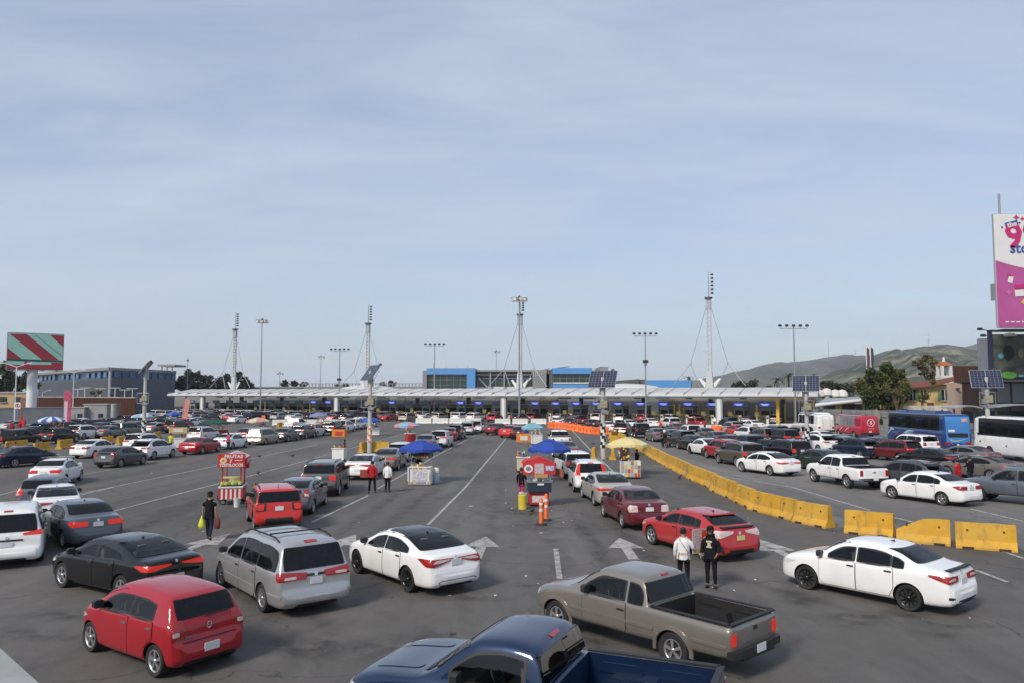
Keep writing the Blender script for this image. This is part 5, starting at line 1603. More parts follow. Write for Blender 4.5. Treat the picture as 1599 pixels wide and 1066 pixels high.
# ------------------------------------------------------------------ floodlight poles
def flood_pole(base, top_y, span, label, n=5, pole_r=.16, ring=False, box=False, Y=None, name='floodlight_pole'):
 B=G(*base)if Y is None else Vector(((base[0]-CX)/FPX*Y, Y, 0))
 zt=HC+(YH-top_y)/FPX*B.y
 b=empty(name, B)
 tag(b, label, 'light pole', 'tall floodlight poles')
 MB().cyl((0, 0, 0), (0, 0, zt), pole_r, M_GALV, r1=pole_r*.55, n=10).build('pole', b)
 MB().cyl((0, 0, 0), (0, 0, .9), pole_r*2.2, M_CONC, n=12).build('footing', b)
 if not ring:
  MB().box((0, 0, zt-.3), (span, .1, .1), M_GALV).build('crossbar', b)
  for i in range(n):
   x=-span/2+span*i/(n-1)
   lb=MB()
   lb.cyl((x, 0, zt-.3), (x, 0, zt-.02), .03, M_GALV, n=5)
   lb.lathe([(0, zt-.05), (.28, zt), (.30, zt+.16), (.18, zt+.34), (0, zt+.36)], M_LAMP, n=10, c=(x, 0, 0))
   lb.build('floodlight', b)
 else:
  rg=MB()
  r=span/2
  pts=[(r*.8*math.cos(t*math.pi/8), r*.8*math.sin(t*math.pi/8), zt-.3)for t in range(17)]
  rg.tube(pts, .06, M_GALV, 5)
  for t in range(4):
   rg.tube([(0, 0, zt), (r*.8*math.cos(t*math.pi/2), r*.8*math.sin(t*math.pi/2), zt-.3)], .05, M_GALV, 5)
  rg.lathe([(.28, zt-.5), (.34, zt-.2), (.25, zt+.2), (.05, zt+.5)], M_DSTEEL, n=10)
  rg.build('light_ring', b)
  for t in range(8):
   a=t*math.pi/4+.2
   x, y=r*math.cos(a), r*math.sin(a)
   MB().box((x, y, zt-.35), (.55, .55, .5), M_LAMPW, rz=a).box((x, y, zt-.06), (.5, .5, .12), M_DSTEEL, rz=a).build('floodlight', b)
 if box:
  MB().box((0, -.1, 10.0 if box is True else box), (.9, .5, .5), M_LAMP).box((0, -.1, (10.0 if box is True else box)-.5), (.5, .4, .5), M_GALV).build('equipment_box', b)
 return b
flood_pole((406, 653), 500, 2.1, 'slim round light mast with a ring of lamps, far left', ring=True)
flood_pole((811, 659), 465, 2.6, 'tall light mast with a ring of lamps in front of the middle white mast', ring=True, pole_r=.2)
flood_pole((529, 652), 546, 3.8, 'slim pole with five floodlights left of the second white mast', box=8.4)
flood_pole((678, 653), 538, 3.9, 'slim pole with five floodlights before the blue framed building')
flood_pole((1009, 661), 522, 3.9, 'slim pole with five floodlights left of the tallest mast', box=11.0)
flood_pole((1243, 668), 510, 4.2, 'slim pole with five floodlights near the hill on the right')
for px, ty, Y, l in((775, 548, 290, 'distant thin light mast right of the blue framed building'), (501, 556, 300, 'distant thin light mast in the gap left of the second white mast'), (437, 582, 320, 'very small distant light mast over the far bridge')):
 flood_pole((px, 0), ty, 2.6, l, ring=True, Y=Y, pole_r=.15)
# ------------------------------------------------------------------ buildings, walls, hills, trees, billboards
def WX(px, Y):return(px-CX)/FPX*Y
def HZ(py, Y):return HC+(YH-py)/FPX*Y
M_PBLUE=mat('port_blue_cladding', (.10, .30, .62), .5, var=.05, scale=.3)
M_PGREY=mat('port_grey_cladding', (.24, .245, .25), .6, var=.10, scale=.4)
M_PDARK=mat('port_dark_cladding', (.10, .105, .11), .6, var=.10, scale=.4)
M_WGLASS=mat('building_glass', (.02, .045, .045), .06, spec=.6, var=.4, scale=.4)
M_WHITEW=mat('white_wall', (.62, .61, .58), .8, var=.08, scale=.5)
def slab(mb, px0, px1, py0, py1, Y, dep, m):
 x0, x1=WX(px0, Y), WX(px1, Y);z0, z1=HZ(py1, Y), HZ(py0, Y)
 return mb.box(((x0+x1)/2, Y+dep/2, (z0+z1)/2), (abs(x1-x0), dep, abs(z1-z0)), m)
YB_=238
def part_slab(name, parent, px0, px1, py0, py1, Y, dep, m):
 return slab(MB(), px0, px1, py0, py1, Y, dep, m).build(name, parent)
def panes(parent, px0, px1, py0, py1, Y, nx, ny, m=M_WGLASS, fr=M_STEEL, gap=.12):
 x0, x1=WX(px0, Y), WX(px1, Y);z0, z1=HZ(py1, Y), HZ(py0, Y)
 w, h=(x1-x0)/nx, (z1-z0)/ny
 MB().box(((x0+x1)/2, Y+.3, (z0+z1)/2), (x1-x0, .2, z1-z0), fr).build('window_frame', parent)
 me=MB().box((0, 0, 0), (w-gap, .1, h-gap), m).mesh('window_pane')
 for i in range(nx):
  for j in range(ny):
   link('window_pane', me, parent, (x0+w*(i+.5), Y+.18, z0+h*(j+.5)))
b1=empty('port_building', (0, 0, 0));tag(b1, 'glass fronted port building block inside a thick bright blue frame', 'building')
part_slab('wall', b1, 664, 738, 590, 640, YB_+1.2, 20, M_PDARK)
part_slab('blue_frame', b1, 666, 742, 575, 584, YB_, 21, M_PBLUE)
part_slab('blue_frame', b1, 729, 742, 584, 640, YB_, 21, M_PBLUE)
part_slab('blue_frame', b1, 683, 729, 618.5, 628, YB_, 2, M_PBLUE)
part_slab('side_wall', b1, 660, 666.5, 578, 640, YB_+.1, 18, M_PGREY)
panes(b1, 667, 728.8, 584.2, 618, YB_+.7, 6, 4)
slab(MB(), 666, 742, 574.2, 575.2, YB_+.5, 20, M_PGREY).build('roof_edge', b1)
for px in(677, 697, 715, 730):
 MB().cyl((WX(px, YB_+6), YB_+6, 12), (WX(px, YB_+6), YB_+6, 14.2+(px%3)*.3), .07, M_GALV, n=5).build('roof_vent', b1)
b2=empty('port_link_building', (0, 0, 0));tag(b2, 'grey middle port building with dark window bands and diagonal braces', 'building')
part_slab('roof_slab', b2, 743, 862, 577, 580, YB_+4, 20, M_PGREY)
part_slab('wall', b2, 744, 860, 582, 640, YB_+6, 18, M_PDARK)
part_slab('white_band', b2, 744, 834, 583, 585.5, YB_+5.6, 1, M_WHITEW)
part_slab('lower_band', b2, 744, 836, 603, 606, YB_+5.4, 1, M_WHITEW)
panes(b2, 745, 832, 590, 602, YB_+5.2, 9, 1)
for a, b in((746, 760), (830, 816)):
 MB().cyl((WX(a, YB_), YB_+4.6, HZ(589, YB_)), (WX(b, YB_), YB_+4.6, HZ(604, YB_)), .25, M_WSTEEL, n=6).build('brace', b2)
for px in(765, 787, 810):
 MB().box((WX(px, YB_), YB_+4.6, HZ(595, YB_)), (.4, .4, 7), M_STEEL).build('column', b2)
wg=MB();X0, X1=WX(832, YB_), WX(858, YB_)
wg.prism([(X0, HZ(606, YB_)), (X1, HZ(606, YB_)), (X1, HZ(574, YB_)), (X0, HZ(580, YB_))], YB_+1, YB_+14, M_PGREY, fn=lambda a, c, h:(a, h, c))
me=wg.mesh('sloped_wing');recalc(me);link('sloped_wing', me, b2)
for i in range(8):
 x=X0+(X1-X0)*(i+.5)/8
 z1=HZ(580-6*(i+.5)/8, YB_)
 MB().box((x, YB_+.9, z1-.8), (.12, .15, 1.6), M_WHITEW).build('wing_fin', b2)
b3=empty('port_building', (0, 0, 0));tag(b3, 'blue banded port building block behind the right hand solar panel post', 'building')
part_slab('wall', b3, 858, 949, 578, 640, YB_+1.5, 20, M_PDARK)
part_slab('blue_band', b3, 863, 925, 574, 583, YB_, 20, M_PBLUE)
part_slab('blue_band', b3, 863, 935, 599, 616, YB_, 3, M_PBLUE)
part_slab('side_wall', b3, 938, 950, 572, 640, YB_-.5, 18, M_PGREY)
part_slab('side_wall', b3, 853, 863, 577, 640, YB_+1, 18, M_PDARK)
part_slab('white_ledge', b3, 864, 936, 596.5, 598.6, YB_-.2, 2, M_WHITEW)
panes(b3, 864, 936, 583.5, 596.3, YB_+.8, 7, 2)
pl=MB();pl.add([Vector((WX(866, YB_), YB_+3, HZ(574, YB_))), Vector((WX(892, YB_), YB_+3, HZ(570.5, YB_))), Vector((WX(892, YB_), YB_+12, HZ(570.5, YB_))), Vector((WX(866, YB_), YB_+12, HZ(574, YB_)))], [(0, 1, 2, 3)], M_PGREY);pl.build('roof_sheet', b3)
b4=empty('port_annex', (0, 0, 0));tag(b4, 'low port annex with a sloped grey wall and a long plain blue box', 'building')
wg=MB();Yk=232;X0, X1=WX(950, Yk), WX(1000, Yk)
wg.prism([(X0, 3), (X1, 3), (X1, HZ(591, Yk)), (X0, HZ(595, Yk))], Yk+2, Yk+12, M_PDARK, fn=lambda a, c, h:(a, h, c))
me=wg.mesh('sloped_wall');recalc(me);link('sloped_wall', me, b4)
part_slab('blue_box', b4, 1009, 1079, 593, 625, Yk, 12, M_PBLUE)
part_slab('side_wall', b4, 1079, 1088, 593, 625, Yk+.5, 10, M_PGREY)
part_slab('side_wall', b4, 1001, 1009, 592, 625, Yk+.5, 10, M_PDARK)
br=empty('elevated_footbridge', (0, 0, 0));tag(br, 'long grey elevated bridge with a railing far behind the canopy', 'bridge')
Yb=300
part_slab('deck', br, 392, 660, 603, 610, Yb, 4, M_PGREY)
part_slab('railing', br, 470, 660, 598, 599, Yb, .3, M_PGREY)
x=472
mb=MB()
while x<660:
 slab(mb, x, x+1.2, 598.8, 603.2, Yb, .3, M_PGREY);x+=5.2
o=mb.build('railing_posts', br);o['kind']='stuff'
for px in(410, 480, 560, 640):part_slab('pier', br, px, px+6, 610, 640, Yb+1, 2, M_PGREY)
part_slab('deck_slab', br, 320, 470, 604.5, 609, Yb-20, 4, M_PDARK)
st=empty('store_building', (0, 0, 0));tag(st, 'big dark grey store with a blue glass band under its roof, behind the rusty fence', 'building')
M_STORE=mat('grey_store_cladding', (.062, .072, .098), .45, var=.25, scale=.5, stretch=(1, 1, 3))
M_STOREB=mat('blue_store_band', (.03, .075, .16), .3, var=.5, scale=.35, stretch=(1, 1, .3))
YS, YS2, YS3=225, 205, 245
def face(mb, pa, Ya, pb, Yb2, za, zb, m, off=0):
 a=Vector((WX(pa, Ya), Ya+off, 0));b=Vector((WX(pb, Yb2), Yb2+off, 0))
 return mb.add([a+Vector((0, 0, za)), b+Vector((0, 0, za)), b+Vector((0, 0, zb)), a+Vector((0, 0, zb))], [(0, 1, 2, 3)], m)
P0, P1, P2=(62, 262), (173, YS2), (274, 238)
zt_=HZ(573, YS2);zb1=HZ(577.5, YS2);zb2=HZ(590, YS2)
def plan(p, k=0):return(WX(p[0], p[1]), p[1]+k)
fp=[plan(P0), plan(P1), plan(P2), (WX(262, 300), 300), (WX(60, 320), 320)]
mb=MB();mb.prism(fp, 0, zb2, M_STORE);me=mb.mesh('wall');recalc(me);link('wall', me, st)
fp2=[(x, y+.4)for x, y in fp]
mb=MB();mb.prism(fp2, zb2+.01, zb1, M_STOREB);me=mb.mesh('blue_band');recalc(me);link('blue_band', me, st)
mb=MB();mb.prism([(fp[0][0]-1, fp[0][1]-.6), (fp[1][0], fp[1][1]-1), (fp[2][0]+.6, fp[2][1]-.6), fp[3], fp[4]], zb1+.01, zt_, M_PGREY);me=mb.mesh('roof_edge');recalc(me);link('roof_edge', me, st)
MB().box((fp[1][0], fp[1][1]-.3, zt_/2), (.5, .5, zt_), M_STEEL).build('corner_column', st)
a, b=Vector(fp[0]), Vector(fp[1])
M_BLET=mat('blue_glass_panel', (.04, .13, .28), .2)
for i in range(14):
 if i in(4, 9):continue
 p=a.lerp(b, (i+.7)/14.5)
 MB().box((p.x, p.y-.05, (zb1+zb2)/2), (2.6, .3, (zb1-zb2)*(.62 if i%3 else.8)), M_BLET, rz=math.atan2(b.y-a.y, b.x-a.x)).build('window_pane', st)
a, b=Vector(fp[1]), Vector(fp[2])
for i in range(9):
 p=a.lerp(b, (i+.6)/9)
 MB().box((p.x, p.y-.05, (zb1+zb2)/2), (1.6, .3, (zb1-zb2)*.7), M_STOREB if i%2 else M_BLET, rz=math.atan2(b.y-a.y, b.x-a.x)).build('window_pane', st)
for k in range(1, 12):
 z=zb2*k/12
 a, b=Vector(fp[0]), Vector(fp[1])
 MB().box(((a.x+b.x)/2, (a.y+b.y)/2-.12, z), ((b-a).length, .12, .14), M_PDARK, rz=math.atan2(b.y-a.y, b.x-a.x)).build('wall_joint', st)
sk=MB();slab(sk, 246, 273, 568.5, 571.5, 232, 8, M_PGREY);sk.build('roof_canopy', st)
for px in(252, 260, 268):part_slab('canopy_post', st, px, px+1.2, 571.5, 580, 233, .3, M_STEEL)
M_RUST=mat('rusty_steel', (.105, .04, .024), .85, var=.35, scale=1.2, stretch=(1, 1, .2))
fe=empty('rusty_fence', (0, 0, 0));tag(fe, 'tall rust brown steel fence in front of the grey store', 'fence')
A, B=Vector((WX(62, 178), 178, 0)), Vector((WX(214, 150), 150, 0))
n=170
mb=MB()
for i in range(n):
 p=A.lerp(B, i/n)
 hgt=HZ(616, 178)-.4*(1-i/n)-0.5*(i/n)
 mb.box((p.x, p.y, hgt/2), (.17, .17, hgt), M_RUST, rz=.4)
o=mb.build('fence_bars', fe);o['kind']='stuff'
d=(B-A).normalized()
MB().box(((A.x+B.x)/2, (A.y+B.y)/2+.2, 2.2), ((B-A).length, .06, 4.4), M_RUST, rz=math.atan2(d.y, d.x)).build('backing_plate', fe)
MB().box(((A.x+B.x)/2, (A.y+B.y)/2-.15, 4.55), ((B-A).length, .08, .18), M_CONC, rz=math.atan2(d.y, d.x)).build('top_rail', fe)
M_GWALL=mat('pale_grey_wall', (.27, .275, .28), .85, var=.14, scale=.5, dirt=.3)
w=empty('concrete_wall', (0, 0, 0));tag(w, 'long pale grey concrete wall along the far left of the lanes', 'wall')
A, B=Vector((WX(-60, 118), 118, 0)), Vector((WX(172, 132), 132, 0))
d=B-A
MB().box(((A.x+B.x)/2, (A.y+B.y)/2, 1.5), (d.length, .35, 3.0), M_GWALL, rz=math.atan2(d.y, d.x)).build('wall_panel', w)
MB().box(((A.x+B.x)/2, (A.y+B.y)/2, 3.06), (d.length, .5, .12), M_CONC, rz=math.atan2(d.y, d.x)).build('coping', w)
for i in range(1, 9):
 p=A.lerp(B, i/9)
 MB().box((p.x, p.y-.19, 1.5), (.08, .03, 2.9), M_PDARK).build('wall_joint', w)
for(x0, x1, y0, Y, l, m)in((133, 169, 631, 128, 'small pale grey block building against the concrete wall', M_GWALL), (108, 134, 636, 127, 'low pale grey hut left of the block building', M_GWALL)):
 b=empty('small_building', (WX((x0+x1)/2, Y), Y, 0));tag(b, l, 'building')
 wd=(x1-x0)/FPX*Y;h=HZ(y0, Y)
 MB().box((0, 2, h/2), (wd, 4, h), m).build('wall', b)
 MB().box((0, 1.98, h+.06), (wd+.3, 4.2, .12), M_CONC).build('roof', b)
 MB().box((-wd*.2, -.03, 1.0), (.9, .06, 2.0), M_PGREY).build('door', b)
 MB().box((wd*.25, -.03, 1.7), (.8, .06, .6), M_BGLASS).build('window', b)
o=tag(MB().cyl((0, 0, 0), (0, 0, HZ(631, 126)), .38, M_CONC, n=14).lathe([(.42, 3.4), (.42, 3.55), (0, 3.6)], M_CONC, n=14).build('concrete_post', None, (WX(179.5, 126), 126, 0)), 'short round concrete post beside the rusty fence', 'post')
tb=empty('tan_building', (0, 0, 0));tag(tb, 'two storey tan building with dark windows at the left edge', 'building')
M_TAN=mat('tan_plaster', (.42, .31, .17), .85, var=.12, scale=.6)
part_slab('wall', tb, -40, 44, 613, 650, 150, 2, M_TAN)
part_slab('parapet', tb, -41, 45, 611, 613.3, 149.8, 2.4, M_CONC)
for px in(2, 24, -18):
 part_slab('window', tb, px, px+10, 619, 627, 149.85, .3, M_BGLASS)
 part_slab('window_sill', tb, px-1, px+11, 627.2, 628, 149.7, .4, M_CONC)
part_slab('side_wall', tb, 34, 46, 620, 650, 147, 3, mat('brick_brown_wall', (.2, .1, .07), .9, var=.2, scale=2))
for i, (px, base, ty, arms)in enumerate([(22, 668, 569, 2), (113, 655, 579, 2), (65, 645, 610, 1)]):
 B=G(px, base)
 z=HZ(ty, B.y)
 b=empty('street_light', B);tag(b, ['double arm street light just left of the striped billboard pole', 'double arm street light in front of the grey store', 'short single arm street light beside the billboard pole'][i], 'street light')
 MB().cyl((0, 0, 0), (0, 0, z-.3), .11, M_WSTEEL, r1=.07, n=8).build('pole', b)
 for sg in((1, -1)if arms==2 else(1,)):
  MB().tube([(0, 0, z-.35), (sg*.9, 0, z-.05), (sg*1.7, 0, z+.2)], .05, M_WSTEEL, 6).build('arm', b)
  MB().box((sg*2.0, 0, z+.26), (.7, .25, .12), M_WSTEEL).build('lamp_head', b)
for i, (px, ty)in enumerate([(123, 607), (134, 605), (158, 606), (181, 605), (196, 608), (208, 606)]):
 Y=185
 b=empty('street_light', (WX(px, Y), Y, 0));z=HZ(ty, Y)
 tag(b, '%s small far street light from the left above the rusty fence'%ordw(i+1), 'street light', 'far street lights above the rusty fence')
 MB().cyl((0, 0, 0), (0, 0, z), .09, M_WSTEEL, n=6).build('pole', b)
 MB().box((0, 0, z), (2.6, .3, .1), M_WSTEEL).build('lamp_head', b)
M_BRED=mat('billboard_red_print', (.27, .02, .035), .6, var=.08, scale=.6)
M_BMINT=mat('billboard_mint_print', (.27, .50, .43), .6, var=.08, scale=.6)
M_BDARK=mat('billboard_dark_print', (.02, .06, .06), .6)
M_BGREEN=mat('billboard_green_print', (.16, .33, .30), .6)
Yl=128
bx0, bx1=WX(12, Yl), WX(98, Yl);bz0, bz1=HZ(576, Yl), HZ(521, Yl)
bw, bh=7.9, bz1-bz0
bb=empty('billboard', ((bx0+bx1)/2, Yl, 0), R(34));tag(bb, 'large billboard printed with red and mint diagonal stripes on a thick column', 'billboard')
MB().box((0, .6, (bz0+bz1)/2), (bw+.12, 1.1, bh+.16), M_PDARK).build('frame', bb)
MB().box((-bw/2-.09, .75, (bz0+bz1)/2), (.08, 1.3, bh+.2), mat('beige_board_end', (.42, .39, .33), .7)).build('end_panel', bb)
def pic(name, poly, m, k):
 mb=MB();mb.prism([(-bw/2+bw*a, bz0+bh*(1-b))for a, b in poly], 0, .02, m, fn=lambda a, b, h:(a, .03-.012*k-h*.1, b))
 me=mb.mesh(name);recalc(me);return link(name, me, bb)
pic('printed_sheet', [(0, 0), (1, 0), (1, 1), (0, 1)], M_BMINT, 0)
pic('printed_stripe', [(.02, .03), (.32, .02), (.93, .73), (.62, .73)], M_BRED, 1)
pic('printed_stripe', [(.74, .02), (1, .03), (1, .36)], M_BRED, 1)
pic('printed_stripe', [(0, .42), (.27, .73), (0, .73)], M_BRED, 1)
pic('printed_stripe', [(.46, .04), (.50, .04), (1, .60), (1, .66)], M_BGREEN, 1)
pic('printed_stripe', [(0, .71), (1, .74), (1, .79), (0, .77)], M_BDARK, 2)
pic('printed_stripe', [(0, .88), (1, .86), (1, 1), (0, 1)], M_BRED, 1)
pic('printed_stripe', [(.30, .78), (.42, .80), (.36, .88), (.30, .88)], M_BRED, 2)
pic('printed_stripe', [(.78, .80), (1, .80), (1, .87), (.80, .87)], M_BRED, 2)
cp_=MB().cyl((-.3, 1, 0), (-.3, 1, bz0), .78, M_WSTEEL, n=18);cp_.build('column', bb)
MB().box((0, -.6, bz0-.25), (bw, 1.0, .1), M_GALV).build('catwalk', bb)
for k in range(4):
 MB().tube([(-bw*.4+k*bw*.26, 0, bz0-.2), (-bw*.4+k*bw*.26, -1.5, bz0-.3)], .04, M_GALV, 5).box((-bw*.4+k*bw*.26, -1.6, bz0-.25), (.5, .25, .15), M_LAMP).build('flood_lamp', bb)
fg=empty('steel_fence', (0, 0, 0));tag(fg, 'grey steel bar fence behind the buses and under the trees', 'fence')
M_FENCE=mat('grey_fence_steel', (.30, .31, .31), .6, .2, var=.15, scale=1)
A, B=Vector((WX(1268, 118), 118, 0)), Vector((WX(1500, 98), 98, 0))
mb=MB()
n=120
hf=3.0
d=(B-A)
for i in range(n):
 p=A+d*(i/n)
 mb.box((p.x, p.y, hf/2), (.07, .1, hf), M_FENCE)
o=mb.build('fence_bars', fg);o['kind']='stuff'
for z in(.3, 2.75):
 MB().box(((A.x+B.x)/2, (A.y+B.y)/2+.08, z), (d.length, .05, .1), M_FENCE, rz=math.atan2(d.y, d.x)).build('rail', fg)
for i in range(10):
 p=A+d*(i/9)
 MB().box((p.x, p.y+.12, 1.6), (.16, .16, 3.3), M_DSTEEL).build('post', fg)
wf=empty('white_fence', (0, 0, 0));tag(wf, 'white picket style fence on the yellow house terrace', 'fence')
mb=MB()
for i in range(34):
 x=WX(1410+i*2, 108)
 mb.box((x, 108, HZ(639, 108)), (.09, .06, 1.2), M_BWHITE)
o=mb.build('fence_bars', wf);o['kind']='stuff'
for py in(634.5, 643.5):
 part_slab('rail', wf, 1409, 1478, py, py+.6, 108.1, .06, M_BWHITE)
MB().box((WX(1443, 108), 109.5, 1.3), (WX(1482, 108)-WX(1400, 108), 2.5, 2.6), M_GWALL).build('base_wall', wf)
ho=empty('yellow_house', (0, 0, 0));tag(ho, 'yellow house with a red tiled roof and green shutters on the right', 'house')
M_HOUSE=mat('yellow_plaster', (.64, .50, .22), .85, var=.12, scale=.7, dirt=.2)
M_TILE=mat('red_roof_tile', (.20, .075, .045), .85, var=.25, scale=1.2)
M_SHUT=mat('green_shutter', (.13, .20, .13), .7)
Yh=113
part_slab('wall', ho, 1402, 1489, 606, 655, Yh, 9, M_HOUSE)
gab=MB()
gab.prism([(WX(1402, Yh), HZ(606, Yh)), (WX(1489, Yh), HZ(606, Yh)), (WX(1489, Yh), HZ(599, Yh)), (WX(1474, Yh), HZ(601, Yh))], Yh+.01, Yh+8.9, M_HOUSE, fn=lambda a, c, h:(a, h, c))
me=gab.mesh('gable');recalc(me);link('gable', me, ho)
A=Vector((WX(1398, Yh), Yh-.8, HZ(606.5, Yh)));B=Vector((WX(1452, Yh), Yh-.8, HZ(602, Yh)));C=Vector((WX(1491, Yh), Yh-.8, HZ(592, Yh)))
ridge=[Vector((WX(1404, Yh+6), Yh+5, HZ(597, Yh+6))), Vector((WX(1452, Yh+6), Yh+5, HZ(594, Yh+6))), Vector((WX(1491, Yh+6), Yh+5, HZ(586, Yh+6)))]
rows=6
for i in range(2):
 p, q=(A, B)if i==0 else(B, C)
 r, s=ridge[i], ridge[i+1]
 for k in range(rows):
  t0, t1=k/rows, (k+1.15)/rows
  a_, b_, c_, d_=p.lerp(r, t0), q.lerp(s, t0), q.lerp(s, min(t1, 1)), p.lerp(r, min(t1, 1))
  up=Vector((0, 0, .10));dn=Vector((0, 0, .02))
  mb=MB();mb.add([a_+up, b_+up, c_+dn, d_+dn, a_-up, b_-up, c_-up, d_-up], [(0, 1, 2, 3), (4, 7, 6, 5), (0, 4, 5, 1), (1, 5, 6, 2), (2, 6, 7, 3), (3, 7, 4, 0)], M_TILE)
  mb.build('roof_tile_row', ho)
for x0, x1, y0, y1 in((1469, 1479, 608, 624), (1420, 1428, 608, 624), (1437, 1445, 609, 624)):
 f=part_slab('window', ho, x0, x1, y0, y1, Yh-.06, .1, M_BGLASS)
 part_slab('window_frame', f, (x0+x1)/2-.5, (x0+x1)/2+.5, y0, y1, Yh-.1, .1, M_BWHITE)
 for s0, s1 in((x0-5.2, x0-.3), (x1+.3, x1+5.2)):
  if x0 in(1469, 1420):
   part_slab('shutter', ho, s0, s1, y0-.5, y1+.5, Yh-.12, .1, M_SHUT)
 part_slab('window_sill', ho, x0-1, x1+1, y1+.6, y1+1.6, Yh-.25, .3, M_BWHITE)
part_slab('door', ho, 1446, 1456, 628, 650, Yh-.08, .1, mat('dark_red_door', (.16, .04, .03), .7))
cu=empty('bell_tower', (WX(1474, 150), 150, 0));tag(cu, 'small white bell tower with an orange tiled cap behind the yellow house', 'tower')
zb_, zm_, zr_, zp_=HZ(590, 150), HZ(571, 150), HZ(565, 150), HZ(556, 150)
MB().box((0, 0, zb_/2), (2.2, 2.2, zb_), M_WHITEW).build('shaft', cu)
for sx in(-.8, .8):
 for sy in(-.8, .8):
  MB().box((sx, sy, (zb_+zm_)/2), (.45, .45, zm_-zb_), M_WHITEW).build('pillar', cu)
MB().box((0, 0, zb_+.25), (2.3, 2.3, .5), M_WHITEW).build('parapet', cu)
MB().lathe([(1.45, zm_), (1.3, zm_+.3), (.45, zr_+.1), (.3, zr_+.15)], mat('orange_roof_tile', (.36, .11, .04), .8, var=.2, scale=3), n=4, smooth=False, a0=R(45)).build('roof_cap', cu)
MB().lathe([(.3, zr_+.1), (.22, zp_-.4), (0, zp_)], M_WHITEW, n=8).build('spire', cu)
MB().lathe([(0, zb_+1.5), (.28, zb_+1.2), (.36, zb_+.7), (.4, zb_+.6)], M_DSTEEL, n=8).build('bell', cu)
ph=empty('pink_building', (0, 0, 0));tag(ph, 'plain dusty pink building wall between the yellow house and the rusty panel', 'building')
M_PINK=mat('dusty_pink_plaster', (.46, .34, .28), .9, var=.1, scale=.5, dirt=.2)
part_slab('wall', ph, 1489.5, 1521, 597, 655, 108, 2, M_PINK)
part_slab('wall_pilaster', ph, 1518, 1522, 596, 655, 107.6, .5, M_PINK)
for px in(1496, 1511):
 part_slab('wall_lamp', ph, px-2, px+2, 605, 607, 107.5, .5, M_DSTEEL)
ru=empty('rusty_panel_sign', (0, 0, 0));tag(ru, 'rust red steel panel with a comb of hanging bars over the pink wall', 'sign')
M_RUST=mat('dark_rusty_steel', (.065, .026, .018), .85, var=.3, scale=1.2, stretch=(1, 1, .2))
part_slab('panel', ru, 1490, 1524, 571, 586, 104, .3, M_RUST)
for i in range(8):
 px=1491+i*4.1
 part_slab('hanging_bar', ru, px, px+2, 586.05, 597+(i%3), 104, .25, M_RUST)
part_slab('side_panel', ru, 1524.2, 1529, 571, 600, 104, .8, M_RUST)
ps=empty('dark_brown_tower', (0, 0, 0));tag(ps, 'dark brown steel clad pier beside the solar panel post at right', 'tower')
part_slab('cladding', ps, 1522, 1540, 596, 660, 100, 3, mat('dark_brown_steel', (.035, .018, .016), .8, var=.2, scale=1))
part_slab('cap', ps, 1521, 1541, 594.5, 596, 99.8, 3.4, M_RUST)
for px in(1527, 1533):part_slab('vertical_fin', ps, px, px+1, 597, 655, 99.8, .3, M_RUST)
sh=empty('shop_building', (0, 0, 0));tag(sh, 'dark two storey shop with grey roller shutters at the right edge', 'building')
M_SHOP=mat('dark_shop_wall', (.045, .045, .055), .7, var=.15, scale=.6)
M_ROLL=mat('grey_roller_shutter', (.20, .20, .225), .6, var=.08, scale=1)
Yp=96
part_slab('wall', sh, 1547, 1700, 590, 665, Yp+.5, 2.5, M_SHOP)
part_slab('cornice', sh, 1544, 1700, 592, 595.5, Yp+.1, .38, mat('pale_cornice', (.34, .33, .33), .7))
part_slab('upper_wall', sh, 1536, 1552, 528, 590, Yp+2, 1.2, mat('blue_grey_wall', (.20, .22, .25), .7, var=.1, scale=.6))
for i in range(5):
 x0=1557+i*22
 part_slab('roller_shutter', sh, x0, x0+19, 598, 628, Yp+.3, .3, M_ROLL)
 for k in range(9):
  part_slab('shutter_slat', sh, x0+.3, x0+18.7, 599+k*3.2, 601.4+k*3.2, Yp+.22, .1, M_ROLL)
 part_slab('pilaster', sh, x0+19.4, x0+21.6, 596, 655, Yp+.2, .4, mat('brown_pilaster', (.07, .035, .035), .8))
lb=empty('billboard', (0, 0, 0));tag(lb, 'dark lower billboard with a dim picture and green patch, under the pink one', 'billboard')
Yq=92
M_ART=mat('dim_printed_picture', (.07, .075, .06), .6, var=.75, scale=.55, stretch=(1, 1, 1.6))
part_slab('panel', lb, 1550, 1690, 522, 590, Yq, .5, M_SHOP)
part_slab('printed_sheet', lb, 1552, 1690, 523, 588, Yq-.06, .05, M_ART)
part_slab('frame', lb, 1549, 1551.6, 516, 591, Yq-.2, .7, mat('navy_frame', (.02, .02, .06), .6))
part_slab('frame', lb, 1549, 1690, 515, 518, Yq-.2, .7, M_DSTEEL)
def disc(parent, name, px, py, rx, ry, Y, m):
 c=P(px, py, Y)
 k=Y/FPX
 mb=MB();mb.prism([(c.x+rx*k*math.cos(t*math.pi/10), c.z+ry*k*math.sin(t*math.pi/10))for t in range(20)], 0, .04, m, fn=lambda a, b, h:(a, Y+h, b))
 me=mb.mesh(name);recalc(me);return link(name, me, parent)
disc(lb, 'printed_patch', 1576, 585, 12, 5.5, Yq-.12, mat('green_print', (.10, .32, .05), .6, var=.3, scale=2))
disc(lb, 'printed_patch', 1563, 555, 4.5, 4, Yq-.12, mat('aqua_print', (.10, .35, .40), .6))
disc(lb, 'printed_patch', 1575, 550, 9, 12, Yq-.1, mat('black_print', (.015, .015, .017), .6))
disc(lb, 'printed_patch', 1595, 586, 5, 2, Yq-.12, mat('aqua_print', (.10, .35, .40), .6))
disc(lb, 'printed_patch', 1594, 551, 4, 7, Yq-.12, mat('tan_print', (.25, .2, .12), .6))
